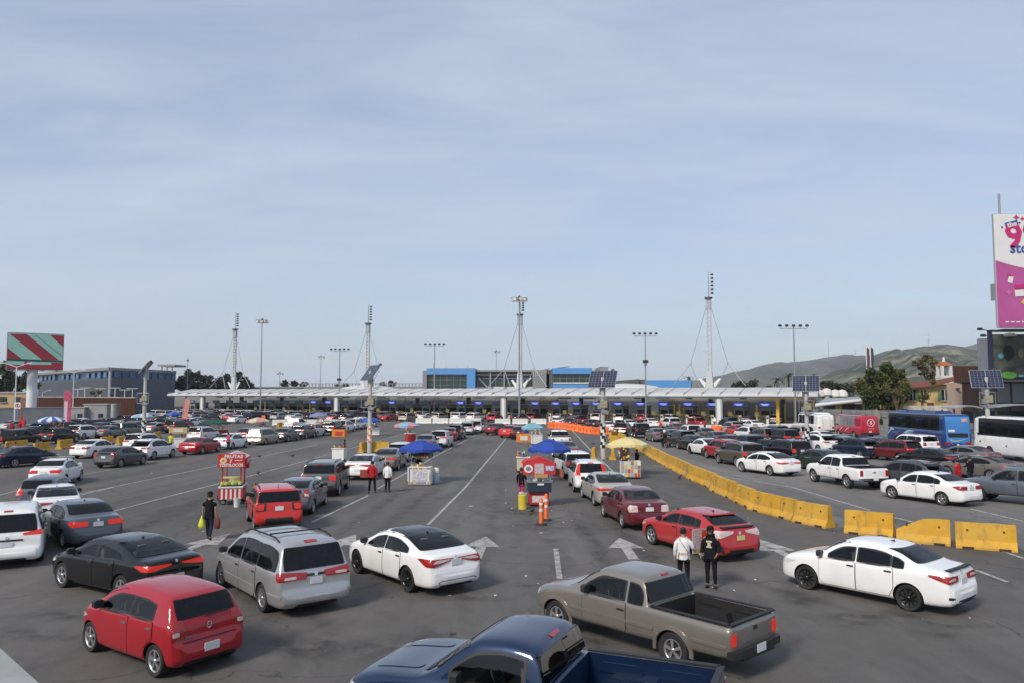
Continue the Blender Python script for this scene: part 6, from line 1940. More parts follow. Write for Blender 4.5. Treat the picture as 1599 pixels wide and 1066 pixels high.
lm=MB();c=P(1577, 524, Yq-1.2);lm.lathe([(0, .35), (.5, .25), (.7, 0), (.6, -.1), (0, -.12)], mat('cream_lamp', (.6, .55, .40), .5), n=14, c=c);lm.build('flood_lamp', lb)
for x1, y1, x2, y2 in((1530, 514, 1552, 518), (1535, 524, 1550, 524)):
 a, b=P(x1, y1, Yq-1), P(x2, y2, Yq)
 MB().tube([a, b], .06, M_DSTEEL, 5).box(a, (.5, .3, .3), M_LAMP).build('lamp_arm', lb)
pb=empty('billboard', (0, 0, 0));tag(pb, 'tall pink and white store billboard high at the right edge of the view', 'billboard')
Yt=88
M_PKW=mat('billboard_white_print', (.70, .70, .68), .6, var=.03, scale=.5)
M_PKP=mat('billboard_pink_print', (.43, .085, .28), .6, var=.12, scale=.25)
M_PKD=mat('billboard_magenta_print', (.50, .02, .16), .6)
M_PKB=mat('billboard_blue_print', (.05, .09, .33), .6)
XL, XR=WX(1561, Yt), WX(1561, Yt)+9.5
ZL, ZH=HZ(512, Yt), HZ(331, Yt)
MB().box(((XL+XR)/2, Yt+.14, (ZL+ZH)/2), (XR-XL+.06, .25, ZH-ZL), M_STEEL).build('frame', pb)
MB().box(((XL+XR)/2, Yt-.02, (ZL+ZH)/2), (XR-XL, .06, ZH-ZL-.1), M_PKW).build('printed_sheet', pb)
zc=HZ(405, Yt)
curve=[(XL+(XR-XL)*i/24, zc-1.0*math.sin(math.pi*min(1, i/24))*1.0)for i in range(25)]
mb=MB()
vs=[(x, Yt-.07, z)for x, z in curve]+[(x, Yt-.07, ZL+.06)for x, z in curve]
mb.add(vs, [(i+25, i+26, i+1, i)for i in range(24)], M_PKP);mb.build('pink_field', pb)
def at_b(px, py, dy=.1):
 p=P(px, py, Yt);p.y=Yt-dy;return p
letters('99', 4.1, M_PKD, pb, at_b(1569, 372), depth=.02, align='LEFT', bold=.10, rot=Matrix.Rotation(R(4), 4, 'Z'))
letters('store', 1.75, M_PKB, pb, at_b(1576, 388), depth=.02, align='LEFT', bold=.03)
tg=at_b(1579, 351)
MB().box((tg.x, Yt-.08, tg.z), (1.5, .03, .75), M_PKB, rot=Matrix.Rotation(R(-14), 3, 'Y')).build('blue_tag', pb)
letters('the', .85, M_PKW, pb, at_b(1579, 351, .13), depth=.01, rot=Matrix.Rotation(R(14), 4, 'Z'), bold=.02)
def star(px, py, r, m):
 c=at_b(px, py, .12)
 mb=MB();mb.prism([(c.x+(r if k%2==0 else r*.42)*math.cos(k*math.pi/4), c.z+(r if k%2==0 else r*.42)*math.sin(k*math.pi/4))for k in range(8)], 0, .02, m, fn=lambda a, b, h:(a, c.y+h, b))
 me=mb.mesh('printed_star');recalc(me);link('printed_star', me, pb)
star(1586, 340, .38, M_PKD);star(1595.5, 342, .28, M_PKD);star(1575, 457, .4, mat('light_pink_print', (.55, .15, .38), .6))
disc(pb, 'printed_dot', 1565, 355, 1.6, 1.6, Yt-.1, M_PKB);disc(pb, 'printed_dot', 1592, 348, 1.6, 1.6, Yt-.1, M_PKB)
for px, py, w, h, rot, m in((1577, 437, .55, .75, 12, M_PKW), (1575, 430, .4, .3, 12, M_PKD), (1591, 458, 1.05, .75, -4, M_PKW), (1591, 448, 1.1, .5, -4, M_PKD), (1599, 472, .6, .6, 45, mat('yellow_print', (.6, .5, .08), .6))):
 c=at_b(px, py, .12)
 MB().box(c, (w, .03, h), m, rot=Matrix.Rotation(R(rot), 3, 'Y')).build('printed_product', pb)
for k in range(4):
 c=at_b(1572+k*8.5, 503, .12)
 MB().box(c, (.42, .02, .14), M_PKW).build('small_print', pb)
MB().cyl((WX(1571, Yt)+.4, Yt+.6, ZH-.5), (WX(1571, Yt)+.4, Yt+.6, HZ(297, Yt)), .13, M_GALV, n=8).build('top_post', pb)
MB().cyl(((XL+XR)/2, Yt+1, 0), ((XL+XR)/2, Yt+1, ZL+1), .7, M_STEEL, n=14).build('column', pb)
MB().box((XL-.12, Yt+.4, HZ(455, Yt)), (.25, .6, 1.9), M_PGREY).build('side_box', pb)
MB().box(((XL+XR)/2, Yt-.6, ZL-.25), (XR-XL, 1.1, .1), M_DSTEEL).build('catwalk', pb)
se=empty('bus_shelter', (0, 0, 0));tag(se, 'curved pale roof shelter with posts behind the white coach', 'shelter')
Ye=88
for(x0, x1, yt)in((1490, 1532, 632), (1556, 1640, 630)):
 pts=[(WX(x0+(x1-x0)*i/8, Ye), HZ(yt+3.5-3.5*math.sin(math.pi*i/8), Ye))for i in range(9)]
 mb=MB();mb.prism(pts+[(x, z-.14)for x, z in reversed(pts)], Ye, Ye+3, M_STEEL, fn=lambda a, b, h:(a, h, b));me=mb.mesh('roof');recalc(me);link('roof', me, se)
 for px in(x0+5, x1-6):MB().box((WX(px, Ye), Ye+1, HZ(yt+4, Ye)/2), (.15, .15, HZ(yt+4, Ye)), M_DSTEEL).build('post', se)
part_slab('back_panel', se, 1500, 1640, 641, 655, Ye+2.8, .1, M_BGLASS)
lc=empty('side_canopy', (0, 0, 0));tag(lc, 'low sloping grey canopy roof right of the toll canopy', 'canopy')
Yc=116
mb=MB();mb.add([Vector((WX(1272, Yc), Yc, HZ(631, Yc))), Vector((WX(1354, Yc), Yc, HZ(622, Yc))), Vector((WX(1350, Yc+14), Yc+12, HZ(618, Yc+14))), Vector((WX(1280, Yc+14), Yc+12, HZ(620, Yc+14)))], [(0, 1, 2, 3)], M_STEEL);mb.build('roof', lc)
mb=MB().cyl((WX(1272, Yc), Yc, HZ(632, Yc)), (WX(1354, Yc), Yc, HZ(623.5, Yc)), .28, M_WSTEEL, n=6);mb.build('front_beam', lc)
part_slab('yellow_column', lc, 1306, 1313, 629, 665, Yc+1.5, .7, M_YSTEEL)
for px in(1280, 1345):part_slab('column', lc, px, px+3, 629, 665, Yc+6, .3, M_STEEL)
part_slab('back_wall', lc, 1276, 1352, 630, 665, Yc+8, .3, M_PDARK)
for i, px in enumerate((1278, 1290, 1303, 1314)):
 o=MB().lathe([(.9, 0), (.85, .6), (.5, 1.0), (0, 1.15)], M_WHITEW, n=12).cyl((0, 0, -5), (0, 0, 0), .5, M_WHITEW, n=10).build('white_dome', None, (WX(px, 128), 128, HZ(618-(i==1)*2, 128)))
 tag(o, '%s white rounded rooftop vent from the left beyond the side canopy'%ordw(i+1), 'roof vent', 'white vents beyond the side canopy')
# ------------------------------------------------------------------ hills
def fbm(x, y, s=0):
 v, a, f=0, .5, 1
 for k in range(5):
  v+=a*(math.sin(x*f*1.7+s+k*1.3)*math.cos(y*f*1.3-s*2+k*2.1)+.5*math.sin((x+y)*f*2.3+k))
  a*=.5;f*=2.03
 return v
def hill(name, prof, D0, D1, m, amp, seed, px0=940, px1=2100, step=4):
 pr=pchip(prof)
 vs, fs=[], []
 cols=int((px1-px0)/step)+1
 rows_=34
 for i in range(cols):
  px=px0+i*step
  for j in range(rows_):
   t=j/(rows_-8)
   D=D0+(D1-D0)*t
   hr=max(0.0, HC+(YH-pr(px))/FPX*D1)
   if t<=1:
    h=hr*(t*t*(3-2*t))**.75
   else:
    h=hr*max(0, 1-(t-1)*1.6)
   n=fbm(px*.035, t*5, seed)
   h+=amp*n*math.sin(math.pi*min(t, 1))*min(1, hr/40)+(amp*.05*math.sin(px*.9+seed)if abs(t-1)<.02 else 0)
   vs.append((WX(px, D), D, max(-2, h)))
 for i in range(cols-1):
  for j in range(rows_-1):
   fs.append((i*rows_+j, (i+1)*rows_+j, (i+1)*rows_+j+1, i*rows_+j+1))
 mb=MB().add(vs, fs, m, True)
 me=mb.mesh(name);recalc(me)
 return struct(link(name, me))
def hill_mat(name, c1, c2, c3, s):
 m=mat(name, c1, .95)
 nt=m.node_tree;N, L=nt.nodes.new, nt.links.new
 tc=N('ShaderNodeTexCoord');n1=N('ShaderNodeTexNoise');n1.inputs['Scale'].default_value=s;n1.inputs['Detail'].default_value=12;n1.inputs['Roughness'].default_value=.7
 L(tc.outputs['Object'], n1.inputs['Vector'])
 cr=N('ShaderNodeValToRGB')
 e=cr.color_ramp.elements
 e[0].position=.42;e[0].color=(*c2, 1);e[1].position=.62;e[1].color=(*c3, 1)
 k=e.new(.52);k.color=(*c1, 1)
 L(n1.outputs['Fac'], cr.inputs[0])
 n2=N('ShaderNodeTexVoronoi');n2.inputs['Scale'].default_value=s*18
 L(tc.outputs['Object'], n2.inputs['Vector'])
 mr=N('ShaderNodeMapRange');mr.inputs['From Max'].default_value=.6;mr.inputs['To Min'].default_value=.55;mr.inputs['To Max'].default_value=1.15
 L(n2.outputs['Distance'], mr.inputs['Value'])
 mx=N('ShaderNodeMixRGB');mx.blend_type='MULTIPLY';mx.inputs['Fac'].default_value=.8
 L(cr.outputs[0], mx.inputs['Color1']);L(mr.outputs[0], mx.inputs['Color2'])
 L(mx.outputs[0], nt.nodes['Principled BSDF'].inputs['Base Color'])
 return m
HM1=hill_mat('scrub_hill', (.070, .078, .045), (.020, .028, .013), (.26, .215, .15), .018)
HM2=hill_mat('far_scrub_hill', (.085, .085, .072), (.05, .055, .045), (.14, .125, .10), .008)
hill('far_hills', [(940, 612), (1000, 608), (1060, 598), (1114, 590), (1163, 578), (1190, 571), (1216, 568), (1228, 570), (1246, 566), (1284, 560), (1303, 559), (1341, 557), (1400, 556), (1450, 552), (1497, 545), (1525, 540), (1560, 536), (1640, 528), (2100, 500)], 1500, 3000, HM2, 16, 1.0)
hill('near_hill', [(940, 620), (1200, 614), (1260, 600), (1300, 582), (1340, 566), (1369, 557), (1400, 551), (1425, 546), (1441, 543), (1485, 543), (1500, 545), (1540, 552), (1620, 560), (2100, 590)], 620, 1500, HM1, 9, 4.0)
for i, (px, y0, y1, D)in enumerate([(1294.5, 562, 533, 3000), (1336, 559, 541, 3000), (1305, 561, 552, 3000), (1451.5, 545, 522, 1500)]):
 b=empty('radio_mast', (WX(px, D), D, 0));z0, z1=HZ(y0, D)-6, HZ(y1, D)
 tag(b, ['tallest radio mast on the left hill crest', 'thin radio mast right of the tallest on the crest', 'very short radio mast on the crest', 'radio mast with a crossbar on the nearer hill'][i], 'mast')
 k=D/FPX
 MB().cyl((0, 0, z0), (0, 0, z1), k*.45, M_GALV, r1=k*.2, n=5).build('pole', b)
 MB().box((0, 0, z1-(z1-z0)*.35), (k*(7 if i==3 else 2), k*.3, k*.5), M_GALV).build('crossbar', b)
# ------------------------------------------------------------------ trees
M_BARK=mat('tree_bark', (.09, .065, .045), .9, var=.2, scale=5)
LEAF={k:mat('leaf_'+k, c, .7, var=.22, scale=2.0)for k, c in dict(dark=(.035, .055, .018), mid=(.080, .098, .025), olive=(.135, .128, .030), dry=(.115, .085, .045), grey=(.045, .055, .035), deep=(.058, .068, .054)).items()}  # deep is lightened and greyed: distance haze put into the leaf colour
def tree(name, base_px, base_py, Y, blobs, mats, label, leaf=.5, n=900, group=None, seed=0, gaps=.35):
 r=random.Random(seed)
 bx=WX(base_px, Y)
 root=empty(name, (bx, Y, 0));tag(root, label, 'tree', group)
 tk=MB()
 cs=[]
 for px, py, rp in blobs:
  c=Vector((WX(px, Y)-bx, r.uniform(-.4, .4)*rp/FPX*Y, HZ(py, Y)));cs.append((c, rp/FPX*Y))
 low=min(c.z-rad for c, rad in cs)
 fork=Vector((0, 0, max(.8, low*.9)))
 tr=max(.08, .035*max(c.z for c, _ in cs))
 tk.cyl((0, 0, -.1), fork, tr, M_BARK, r1=tr*.7, n=8)
 for c, rad in cs:
  mid=fork.lerp(c, .55)+Vector((r.uniform(-.2, .2), r.uniform(-.2, .2), .2))
  tk.cyl(fork, mid, tr*.55, M_BARK, r1=tr*.3, n=6);tk.cyl(mid, c, tr*.3, M_BARK, r1=tr*.08, n=5)
  for q in range(3):
   e=c+Vector((r.uniform(-1, 1), r.uniform(-1, 1), r.uniform(-.3, 1)))*rad*.8
   tk.cyl(mid.lerp(c, .6), e, tr*.14, M_BARK, r1=tr*.04, n=4)
 tk.build('trunk', root)
 lf=MB()
 tot=sum(rad**2 for _, rad in cs)
 for c, rad in cs:
  k=max(20, int(n*rad**2/tot))
  sub=[(c+Vector((r.gauss(0, 1), r.gauss(0, 1), r.gauss(0, .8))).normalized()*rad*r.uniform(.35, .95), rad*r.uniform(.22, .42), r.choice(mats))for _ in range(13)]
  for i in range(k):
   sc_, sr, sm=r.choice(sub)
   p=sc_+Vector((r.gauss(0, 1), r.gauss(0, 1), r.gauss(0, 1))).normalized()*sr*(r.random()**.4)
   s=leaf*r.uniform(.5, 1.2)
   ax=Vector((r.gauss(0, 1), r.gauss(0, 1), r.gauss(0, 1)+.6)).normalized()
   u=ax.orthogonal().normalized();v=ax.cross(u)
   a=r.uniform(0, 6.28);u, v=u*math.cos(a)+v*math.sin(a), v*math.cos(a)-u*math.sin(a)
   lf.add([p-u*s, p+v*s*.45, p+u*s, p-v*s*.45], [(0, 1, 2, 3)], sm if r.random()<.8 else r.choice(mats))
 lf.build('crown', root)
 return root
tree('leafy_tree', 1374, 655, 112, [(1352, 612, 14), (1362, 590, 15), (1385, 585, 17), (1404, 592, 14), (1376, 612, 20), (1400, 615, 15), (1356, 628, 11), (1388, 632, 12), (1345, 600, 9), (1410, 606, 9)], [LEAF['mid'], LEAF['dark'], LEAF['olive'], LEAF['mid']], 'large round olive green tree behind the red minibus', leaf=.6, n=17000, seed=3)
tree('thin_tree', 1398, 655, 107, [(1395, 612, 10), (1410, 600, 9), (1404, 622, 9), (1385, 606, 8)], [LEAF['dry'], LEAF['olive']], 'thin brownish tree with bare branches in front of the yellow house', leaf=.22, n=700, seed=5)
tree('thin_tree', 1448, 650, 160, [(1436, 566, 10), (1452, 560, 11), (1462, 570, 9), (1444, 578, 10), (1458, 585, 8)], [LEAF['dry'], LEAF['olive'], LEAF['dry']], 'tall sparse brown tree rising above the red tiled roof', leaf=.4, n=1300, seed=6)
tree('bush', 1438, 650, 110.5, [(1434, 620, 6), (1446, 618, 7), (1456, 597, 6)], [LEAF['olive'], LEAF['mid']], 'straggly bush against the yellow house wall', leaf=.2, n=500, seed=8)
tree('leafy_tree', 1290, 655, 140, [(1278, 605, 8), (1292, 600, 9), (1306, 604, 9), (1320, 606, 8), (1332, 604, 8)], [LEAF['grey'], LEAF['dry'], LEAF['deep']], 'row of dull green tree crowns behind the white rooftop vents', leaf=.4, n=1800, seed=9)
for i, (px, py, rp, Y)in enumerate([(1154, 600, 9, 210), (1172, 599, 8, 215), (1196, 606, 6, 210), (1074, 607, 0, 0)]):
 if rp:tree('leafy_tree', px, 640, Y, [(px-rp*.6, py+3, rp*.7), (px+rp*.5, py, rp*.8), (px, py+6, rp)], [LEAF['deep'], LEAF['dark']], ['dark bushy tree right of the tallest mast', 'second dark bushy tree right of the tallest mast', 'small dark tree near the bar light pole'][i], leaf=.7, n=700, seed=20+i)
tree('leafy_tree', 292, 640, 270, [(284, 592, 9), (298, 586, 9), (312, 588, 9), (324, 592, 8), (304, 600, 10), (286, 603, 9), (320, 603, 9), (334, 602, 7), (278, 600, 7)], [LEAF['deep'], LEAF['grey']], 'wide dark tree crown between the store and the leftmost mast', leaf=1.0, n=3600, seed=30)
tree('leafy_tree', 360, 640, 275, [(344, 597, 7), (354, 590, 8), (372, 589, 8), (383, 596, 7), (364, 600, 9), (346, 604, 8), (382, 604, 8), (392, 603, 5)], [LEAF['deep'], LEAF['grey']], 'dark tree crown directly behind the leftmost mast', leaf=1.0, n=3200, seed=31)
tree('leafy_tree', 458, 640, 330, [(446, 601, 6), (460, 598, 6), (474, 601, 6)], [LEAF['deep'], LEAF['grey']], 'low dark tree crown far behind the bridge', leaf=1.2, n=600, seed=32)
tree('leafy_tree', 600, 640, 320, [(528, 604, 5), (540, 602, 5), (598, 601, 5), (612, 600, 5)], [LEAF['deep']], 'pair of dark low crowns beside the second mast', leaf=1.2, n=500, seed=33)
tree('cypress_tree', 18, 650, 190, [(4, 575, 13), (10, 590, 14), (22, 598, 14), (36, 602, 12), (0, 600, 13), (44, 590, 9), (52, 600, 9)], [LEAF['deep'], LEAF['dark']], 'dark tall trees behind the tan building at the left edge', leaf=.8, n=2600, seed=34)
tree('bush', 150, 650, 172, [(146, 612, 4), (156, 611, 4)], [LEAF['olive'], LEAF['dry']], 'small dry bush top above the rusty fence', leaf=.35, n=200, seed=35)
def palm(px, py, Y, label, rr_=2.2, seed=0):
 r=random.Random(seed)
 z=HZ(py, Y)
 b=empty('palm_tree', (WX(px, Y), Y, 0));tag(b, label, 'palm tree')
 MB().cyl((0, 0, 0), (.2, 0, z), .28, M_BARK, r1=.2, n=7).build('trunk', b)
 cr=MB()
 for i in range(26):
  a=r.uniform(0, 6.28);el=r.uniform(-.5, 1.1)
  d=Vector((math.cos(a), math.sin(a), 0))
  pts=[]
  for k in range(5):
   t=k/4
   pts.append(Vector((.2, 0, z))+d*rr_*t*math.cos(el*.6)+Vector((0, 0, rr_*(math.sin(el)*t-.75*t*t))))
  side=Vector((-d.y, d.x, 0))*.22
  for k in range(4):
   w0, w1=(1-k/4)*.8+.25, (1-(k+1)/4)*.8+.1
   cr.add([pts[k]-side*w0, pts[k]+side*w0, pts[k+1]+side*w1, pts[k+1]-side*w1], [(0, 1, 2, 3)], r.choice((LEAF['grey'], LEAF['dry'], LEAF['dark'])))
 cr.build('crown', b)
for i, (px, py, Y, l)in enumerate([(1212, 592, 200, 'palm just left of the right bar light pole'), (1230, 586, 190, 'taller palm between the bar light pole and solar panel'), (1074, 590, 260, 'palm left of the tallest mast beyond the blue box'), (1283, 600, 150, 'bushy palm right of the solar panel'), (1302, 601, 150, 'second bushy palm right of the solar panel'), (1322, 600, 148, 'third bushy palm before the round tree')]):
 palm(px, py, Y, l, 2.6 if i>2 else 3.0, i)
for i, px in enumerate((1353.5, 1360)):
 Y=130
 b=empty('flagpole', (WX(px, Y), Y, 0));tag(b, 'flagpole with a drooping dark flag above the round tree, %s one'%('left' if i==0 else 'right'), 'flagpole')
 z=HZ(541, Y)
 MB().cyl((0, 0, 0), (0, 0, z), .07, M_WSTEEL, n=6).lathe([(0, z), (.12, z+.1), (0, z+.2)], M_YSTEEL, n=6).build('pole', b)
 mb=MB();mb.prism([(0, 0), (.18, .1), (.42, -.2), (.5, -1.6), (.3, -3.2), (.12, -3.4), (0, -2.6)], -.04, .04, mat('faded_flag_%d'%i, ((.12, .05, .06), (.04, .05, .09))[i], .8), fn=lambda a, c, h:(a+.05, h, z-.2+c));mb.build('flag', b)
for i, (px, ty, Y)in enumerate([(293, 556, 240), (292, 0, 0)]):
 if ty:
  o=MB().cyl((0, 0, 0), (0, 0, HZ(ty, Y)), .16, M_GALV, r1=.08, n=6).box((0, 0, HZ(ty+6, Y)), (.6, .3, .4), M_LAMP).build('pole', None, (WX(px, Y), Y, 0));tag(o, 'thin grey pole rising in front of the dark trees left', 'pole')
# ------------------------------------------------------------------ people
def skin_mesh(pts, edges, root, m, sub=1, flat=None, name='figure'):
 """pts: {name: (pos, radius)}"""
 keys=list(pts)
 me=bpy.data.meshes.new(name)
 me.from_pydata([pts[k][0]for k in keys], [(keys.index(a), keys.index(b))for a, b in edges], [])
 o=bpy.data.objects.new(name, me);COL.objects.link(o)
 sm=o.modifiers.new('skin', 'SKIN');sm.use_smooth_shade=True
 sk=me.skin_vertices[0].data if me.skin_vertices else None
 if sk is None:
  bm=bmesh.new();bm.from_mesh(me);bm.verts.layers.skin.verify();bm.to_mesh(me);bm.free();sk=me.skin_vertices[0].data
 for i, k in enumerate(keys):
  r=pts[k][1]
  sk[i].radius=(r, r)if not isinstance(r, tuple)else r
  sk[i].use_root=(k==root)
 ss=o.modifiers.new('sub', 'SUBSURF');ss.levels=sub
 dg=bpy.context.evaluated_depsgraph_get()
 out=bpy.data.meshes.new_from_object(o.evaluated_get(dg))
 bpy.data.objects.remove(o)
 if flat:
  z0, z1, k=flat
  for v in out.vertices:
   if z0<v.co.z<z1 and abs(v.co.y)<.24:
    t=min(1, (v.co.z-z0)/.08, (z1-v.co.z)/.08)
    v.co.x*=1-(1-k)*t
 out.materials.clear();out.materials.append(m)
 return out
def cloth(name, col, rough=.9):return mat('cloth_'+name, col, rough, spec=.15, var=.18, scale=14, bump=.3)
SKIN={'a':mat('skin_tan', (.42, .25, .17), .55, var=.08, scale=9), 'b':mat('skin_brown', (.34, .195, .13), .55, var=.08, scale=9)}
M_HAIR=mat('dark_hair', (.014, .011, .009), .5, var=.3, scale=30)
M_SHOE=mat('dark_shoe', (.016, .016, .017), .5)
M_EYE=mat('eye_dark', (.02, .015, .012), .2)
def pose_default():
 J=dict(pelvis=(0, 0, .95), spine=(0, 0, 1.12), chest=(0.01, 0, 1.30), neckb=(0, 0, 1.43), neck=(.015, 0, 1.50), jaw=(.03, 0, 1.555), face=(.02, 0, 1.62), crown=(.005, 0, 1.685))
 for s, y in(('l', 1), ('r', -1)):
  J.update({'sh'+s:(0, y*.17, 1.39), 'el'+s:(-.03, y*.235, 1.12), 'wr'+s:(.03, y*.25, .88), 'hip'+s:(0, y*.09, .88), 'kn'+s:(.015, y*.105, .49), 'an'+s:(-.02, y*.11, .09), 'toe'+s:(.14, y*.125, .035)})
 return J
RAD=dict(pelvis=.135, spine=.12, chest=.145, neckb=.066, neck=.055, jaw=.07, face=.088, crown=.072, sh=.046, el=.043, wr=.028, hip=.088, kn=.058, an=.036, toe=.020)
TORSO=[('pelvis', 'spine'), ('spine', 'chest'), ('chest', 'neckb')]
HEAD=[('neckb', 'neck'), ('neck', 'jaw'), ('jaw', 'face'), ('face', 'crown')]
def rad(k):return RAD.get(k, RAD.get(k[:-1], .03))
def person(name_label, loc, head, pose=None, skin='a', top=None, top_sleeve='short', legs=None, hair='short', hat=None, h=1.70, group=None, k_w=1.0, shoes=None, hoodie=False, extra=None, apron=None):
 J=pose_default()
 if pose:J.update(pose)
 root=empty('person', loc, R(head));tag(root, name_label, 'person', group)
 sc_=h/1.73
 root.scale=(sc_, sc_, sc_)
 pts={k:(Vector(v), rad(k)*(k_w if k in('pelvis', 'spine', 'chest', 'hipl', 'hipr')else 1))for k, v in J.items()}
 ed=TORSO+HEAD
 for s in 'lr':
  ed+=[('chest', 'sh'+s), ('sh'+s, 'el'+s), ('el'+s, 'wr'+s), ('pelvis', 'hip'+s), ('hip'+s, 'kn'+s), ('kn'+s, 'an'+s), ('an'+s, 'toe'+s)]
  w=Vector(J['wr'+s]);e=Vector(J['el'+s])
  d=(w-e).normalized()
  side=d.cross(Vector((0, 1 if s=='l' else-1, 0)))
  if side.length<.1:side=Vector((1, 0, 0))
  side.normalize()
  pts['palm'+s]=(w+d*.075, .030);ed.append(('wr'+s, 'palm'+s))
  fw=side if side.x>0 else-side
  cu=d.cross(fw)*(.4 if s=='l' else-.4)
  for i, (o, ln)in enumerate(((.027, .060), (.009, .070), (-.009, .066), (-.026, .052))):
   a='f%d%s'%(i, s);b='g%d%s'%(i, s)
   p=pts['palm'+s][0]+fw*o+d*.030
   pts[a]=(p, .0105);pts[b]=(p+d*ln+cu*ln*.5, .0085)
   ed+=[('palm'+s, a), (a, b)]
  t0=w+d*.035+fw*.030
  pts['t'+s]=(t0, .012);pts['u'+s]=(t0+d*.045+fw*.022, .0095)
  ed+=[('wr'+s, 't'+s), ('t'+s, 'u'+s)]
 bm_=skin_mesh(pts, ed, 'pelvis', SKIN[skin], 1, (.86, 1.46, .70), 'person_body')
 body=link('body', bm_, root)
 fc=Vector(J['face']);jw=Vector(J['jaw'])
 up=(Vector(J['crown'])-jw).normalized();yaw=0.0
 fx=Vector((1, 0, 0));fx=(fx-up*fx.dot(up)).normalized();fy=up.cross(fx)
 fm=MB()
 for sg in(-1, 1):
  fm.lathe([(0, -.009), (.009, 0), (0, .009)], M_EYE, n=6, c=fc+fx*.078+fy*sg*.032+up*.005)
  fm.lathe([(0, -.03), (.014, 0), (0, .03)], SKIN[skin], n=6, c=fc+fy*sg*.088-up*.01)
 fm.lathe([(0, .02), (.013, -.012), (0, -.024)], SKIN[skin], n=6, c=fc+fx*.090-up*.018)
 fm.box(fc+fx*.080-up*.055, (.012, .045, .010), mat('lips', (.22, .08, .07), .5))
 fm.build('face_features', root)
 hm=MB()
 prof=[(.0, .118), (.05, .108), (.085, .075), (.100, .02), (.098, -.03), (.085, -.06)]
 if hair=='long':prof+=[(.085, -.14), (.06, -.20)]
 hm.lathe(prof, M_HAIR, n=14, a0=R(55), sweep=R(250), c=(0, 0, 0))
 hm.lathe([(0, .120), (.05, .110), (.086, .076), (.100, .040)], M_HAIR, n=14)
 me=hm.mesh('hair');me.transform(Matrix.Translation(fc+Vector((-.008, 0, .0))))
 hm2=MB().join(me)
 if hair=='bun':
  hm2.lathe([(0, -.045), (.04, -.02), (.045, .01), (0, .045)], M_HAIR, n=10, c=fc+Vector((-.11, 0, .07)))
 if hair=='pony':
  hm2.tube([fc+Vector((-.09, 0, .05)), fc+Vector((-.14, 0, -.05)), fc+Vector((-.12, 0, -.20))], .03, M_HAIR, 7)
 if hair!='none':hm2.build('hair', root)
 if hat:
  mb=MB().lathe([(0, .135), (.06, .128), (.098, .09), (.108, .045), (.106, .03)], hat, n=14, c=fc)
  mb.prism([(.06, -.085), (.17, -.06), (.195, 0), (.17, .06), (.06, .085)], .038, .05, hat, fn=lambda a, b, hh:(fc.x+a, fc.y+b, fc.z+hh))
  mb.build('cap', root)
 if top:
  tb_=MB()
  pv, sp_, ch, nb=(Vector(J[k])for k in('pelvis', 'spine', 'chest', 'neckb'))
  rings=[(pv+Vector((0, 0, -.13)), .132, .178), (pv+Vector((0, 0, -.11)), .138, .186), (pv, .130, .178), (pv.lerp(sp_, .6), .122, .165), (sp_.lerp(ch, .4), .124, .170), (ch, .128, .188), (ch.lerp(nb, .55), .108, .182), (ch.lerp(nb, .85), .078, .125), (nb+Vector((0, 0, .02)), .062, .070)]
  n_=18;vs=[]
  for ri, (c_, rx, ry)in enumerate(rings):
   for q in range(n_):
    t_=2*math.pi*q/n_
    w_=1+(.03*math.sin(3*t_+ri*1.7)if ri<5 else 0)
    vs.append(c_+Vector((rx*k_w*math.cos(t_)*w_, ry*k_w*math.sin(t_)*w_, 0)))
  tb_.add(vs, [(i_*n_+q, i_*n_+(q+1)%n_, (i_+1)*n_+(q+1)%n_, (i_+1)*n_+q)for i_ in range(len(rings)-1)for q in range(n_)], top, True)
  for s in 'lr':
   sh, el, wr=Vector(J['sh'+s]), Vector(J['el'+s]), Vector(J['wr'+s])
   inn=sh.lerp(Vector(J['chest'])+Vector((0, 0, .06)), .35)
   sl={'in':(inn, .09), 'sh':(sh+Vector((0, 0, -.005)), .086)}
   ed=[('in', 'sh'), ('sh', 'el')]
   if top_sleeve=='long':
    sl['el']=(el, .058);sl['wr']=(wr-(wr-el)*.04, .043);ed.append(('el', 'wr'))
   else:
    sl['el']=(sh.lerp(el, .72), .062)
   tb_.join(skin_mesh(sl, ed, 'sh', top, 1, None, 'sleeve'))
  link('shirt', tb_.mesh('shirt'), root)
  if hoodie:
   MB().lathe([(.07, -.03), (.115, .0), (.12, .04), (.09, .06)], top, n=12, c=Vector(J['neckb'])+Vector((-.02, 0, .04))).build('hood', root)
 if legs:
  ct={'pelvis':(Vector(J['pelvis'])-Vector((0, 0, .08)), rad('pelvis')*k_w+.004)}
  ed=[]
  for s in 'lr':
   for k, r_ in(('hip', .100*k_w), ('kn', .074), ('an', .055)):
    ct[k+s]=(Vector(J[k+s]), r_)
   ed+=[('pelvis', 'hip'+s), ('hip'+s, 'kn'+s), ('kn'+s, 'an'+s)]
  link('trousers', skin_mesh(ct, ed, 'pelvis', legs, 1, (.80, 1.2, .74), 'trousers'), root)
 for s in 'lr':
  an, toe=Vector(J['an'+s]), Vector(J['toe'+s])
  sm={'heel':(an+Vector((-.035, 0, -.045)), .052), 'mid':(an.lerp(toe, .5)+Vector((0, 0, -.012)), .055), 'toe':(toe+Vector((.01, 0, .010)), .046)}
  link('shoe', skin_mesh(sm, [('heel', 'mid'), ('mid', 'toe')], 'heel', shoes or M_SHOE, 1, None, 'shoe'), root)
 return root, J, sc_
BLACKC=cloth('black', (.012, .012, .014));WHITEC=cloth('white', (.72, .72, .72));REDC=cloth('red', (.42, .02, .03));JEANS=cloth('dark_jeans', (.02, .028, .05))
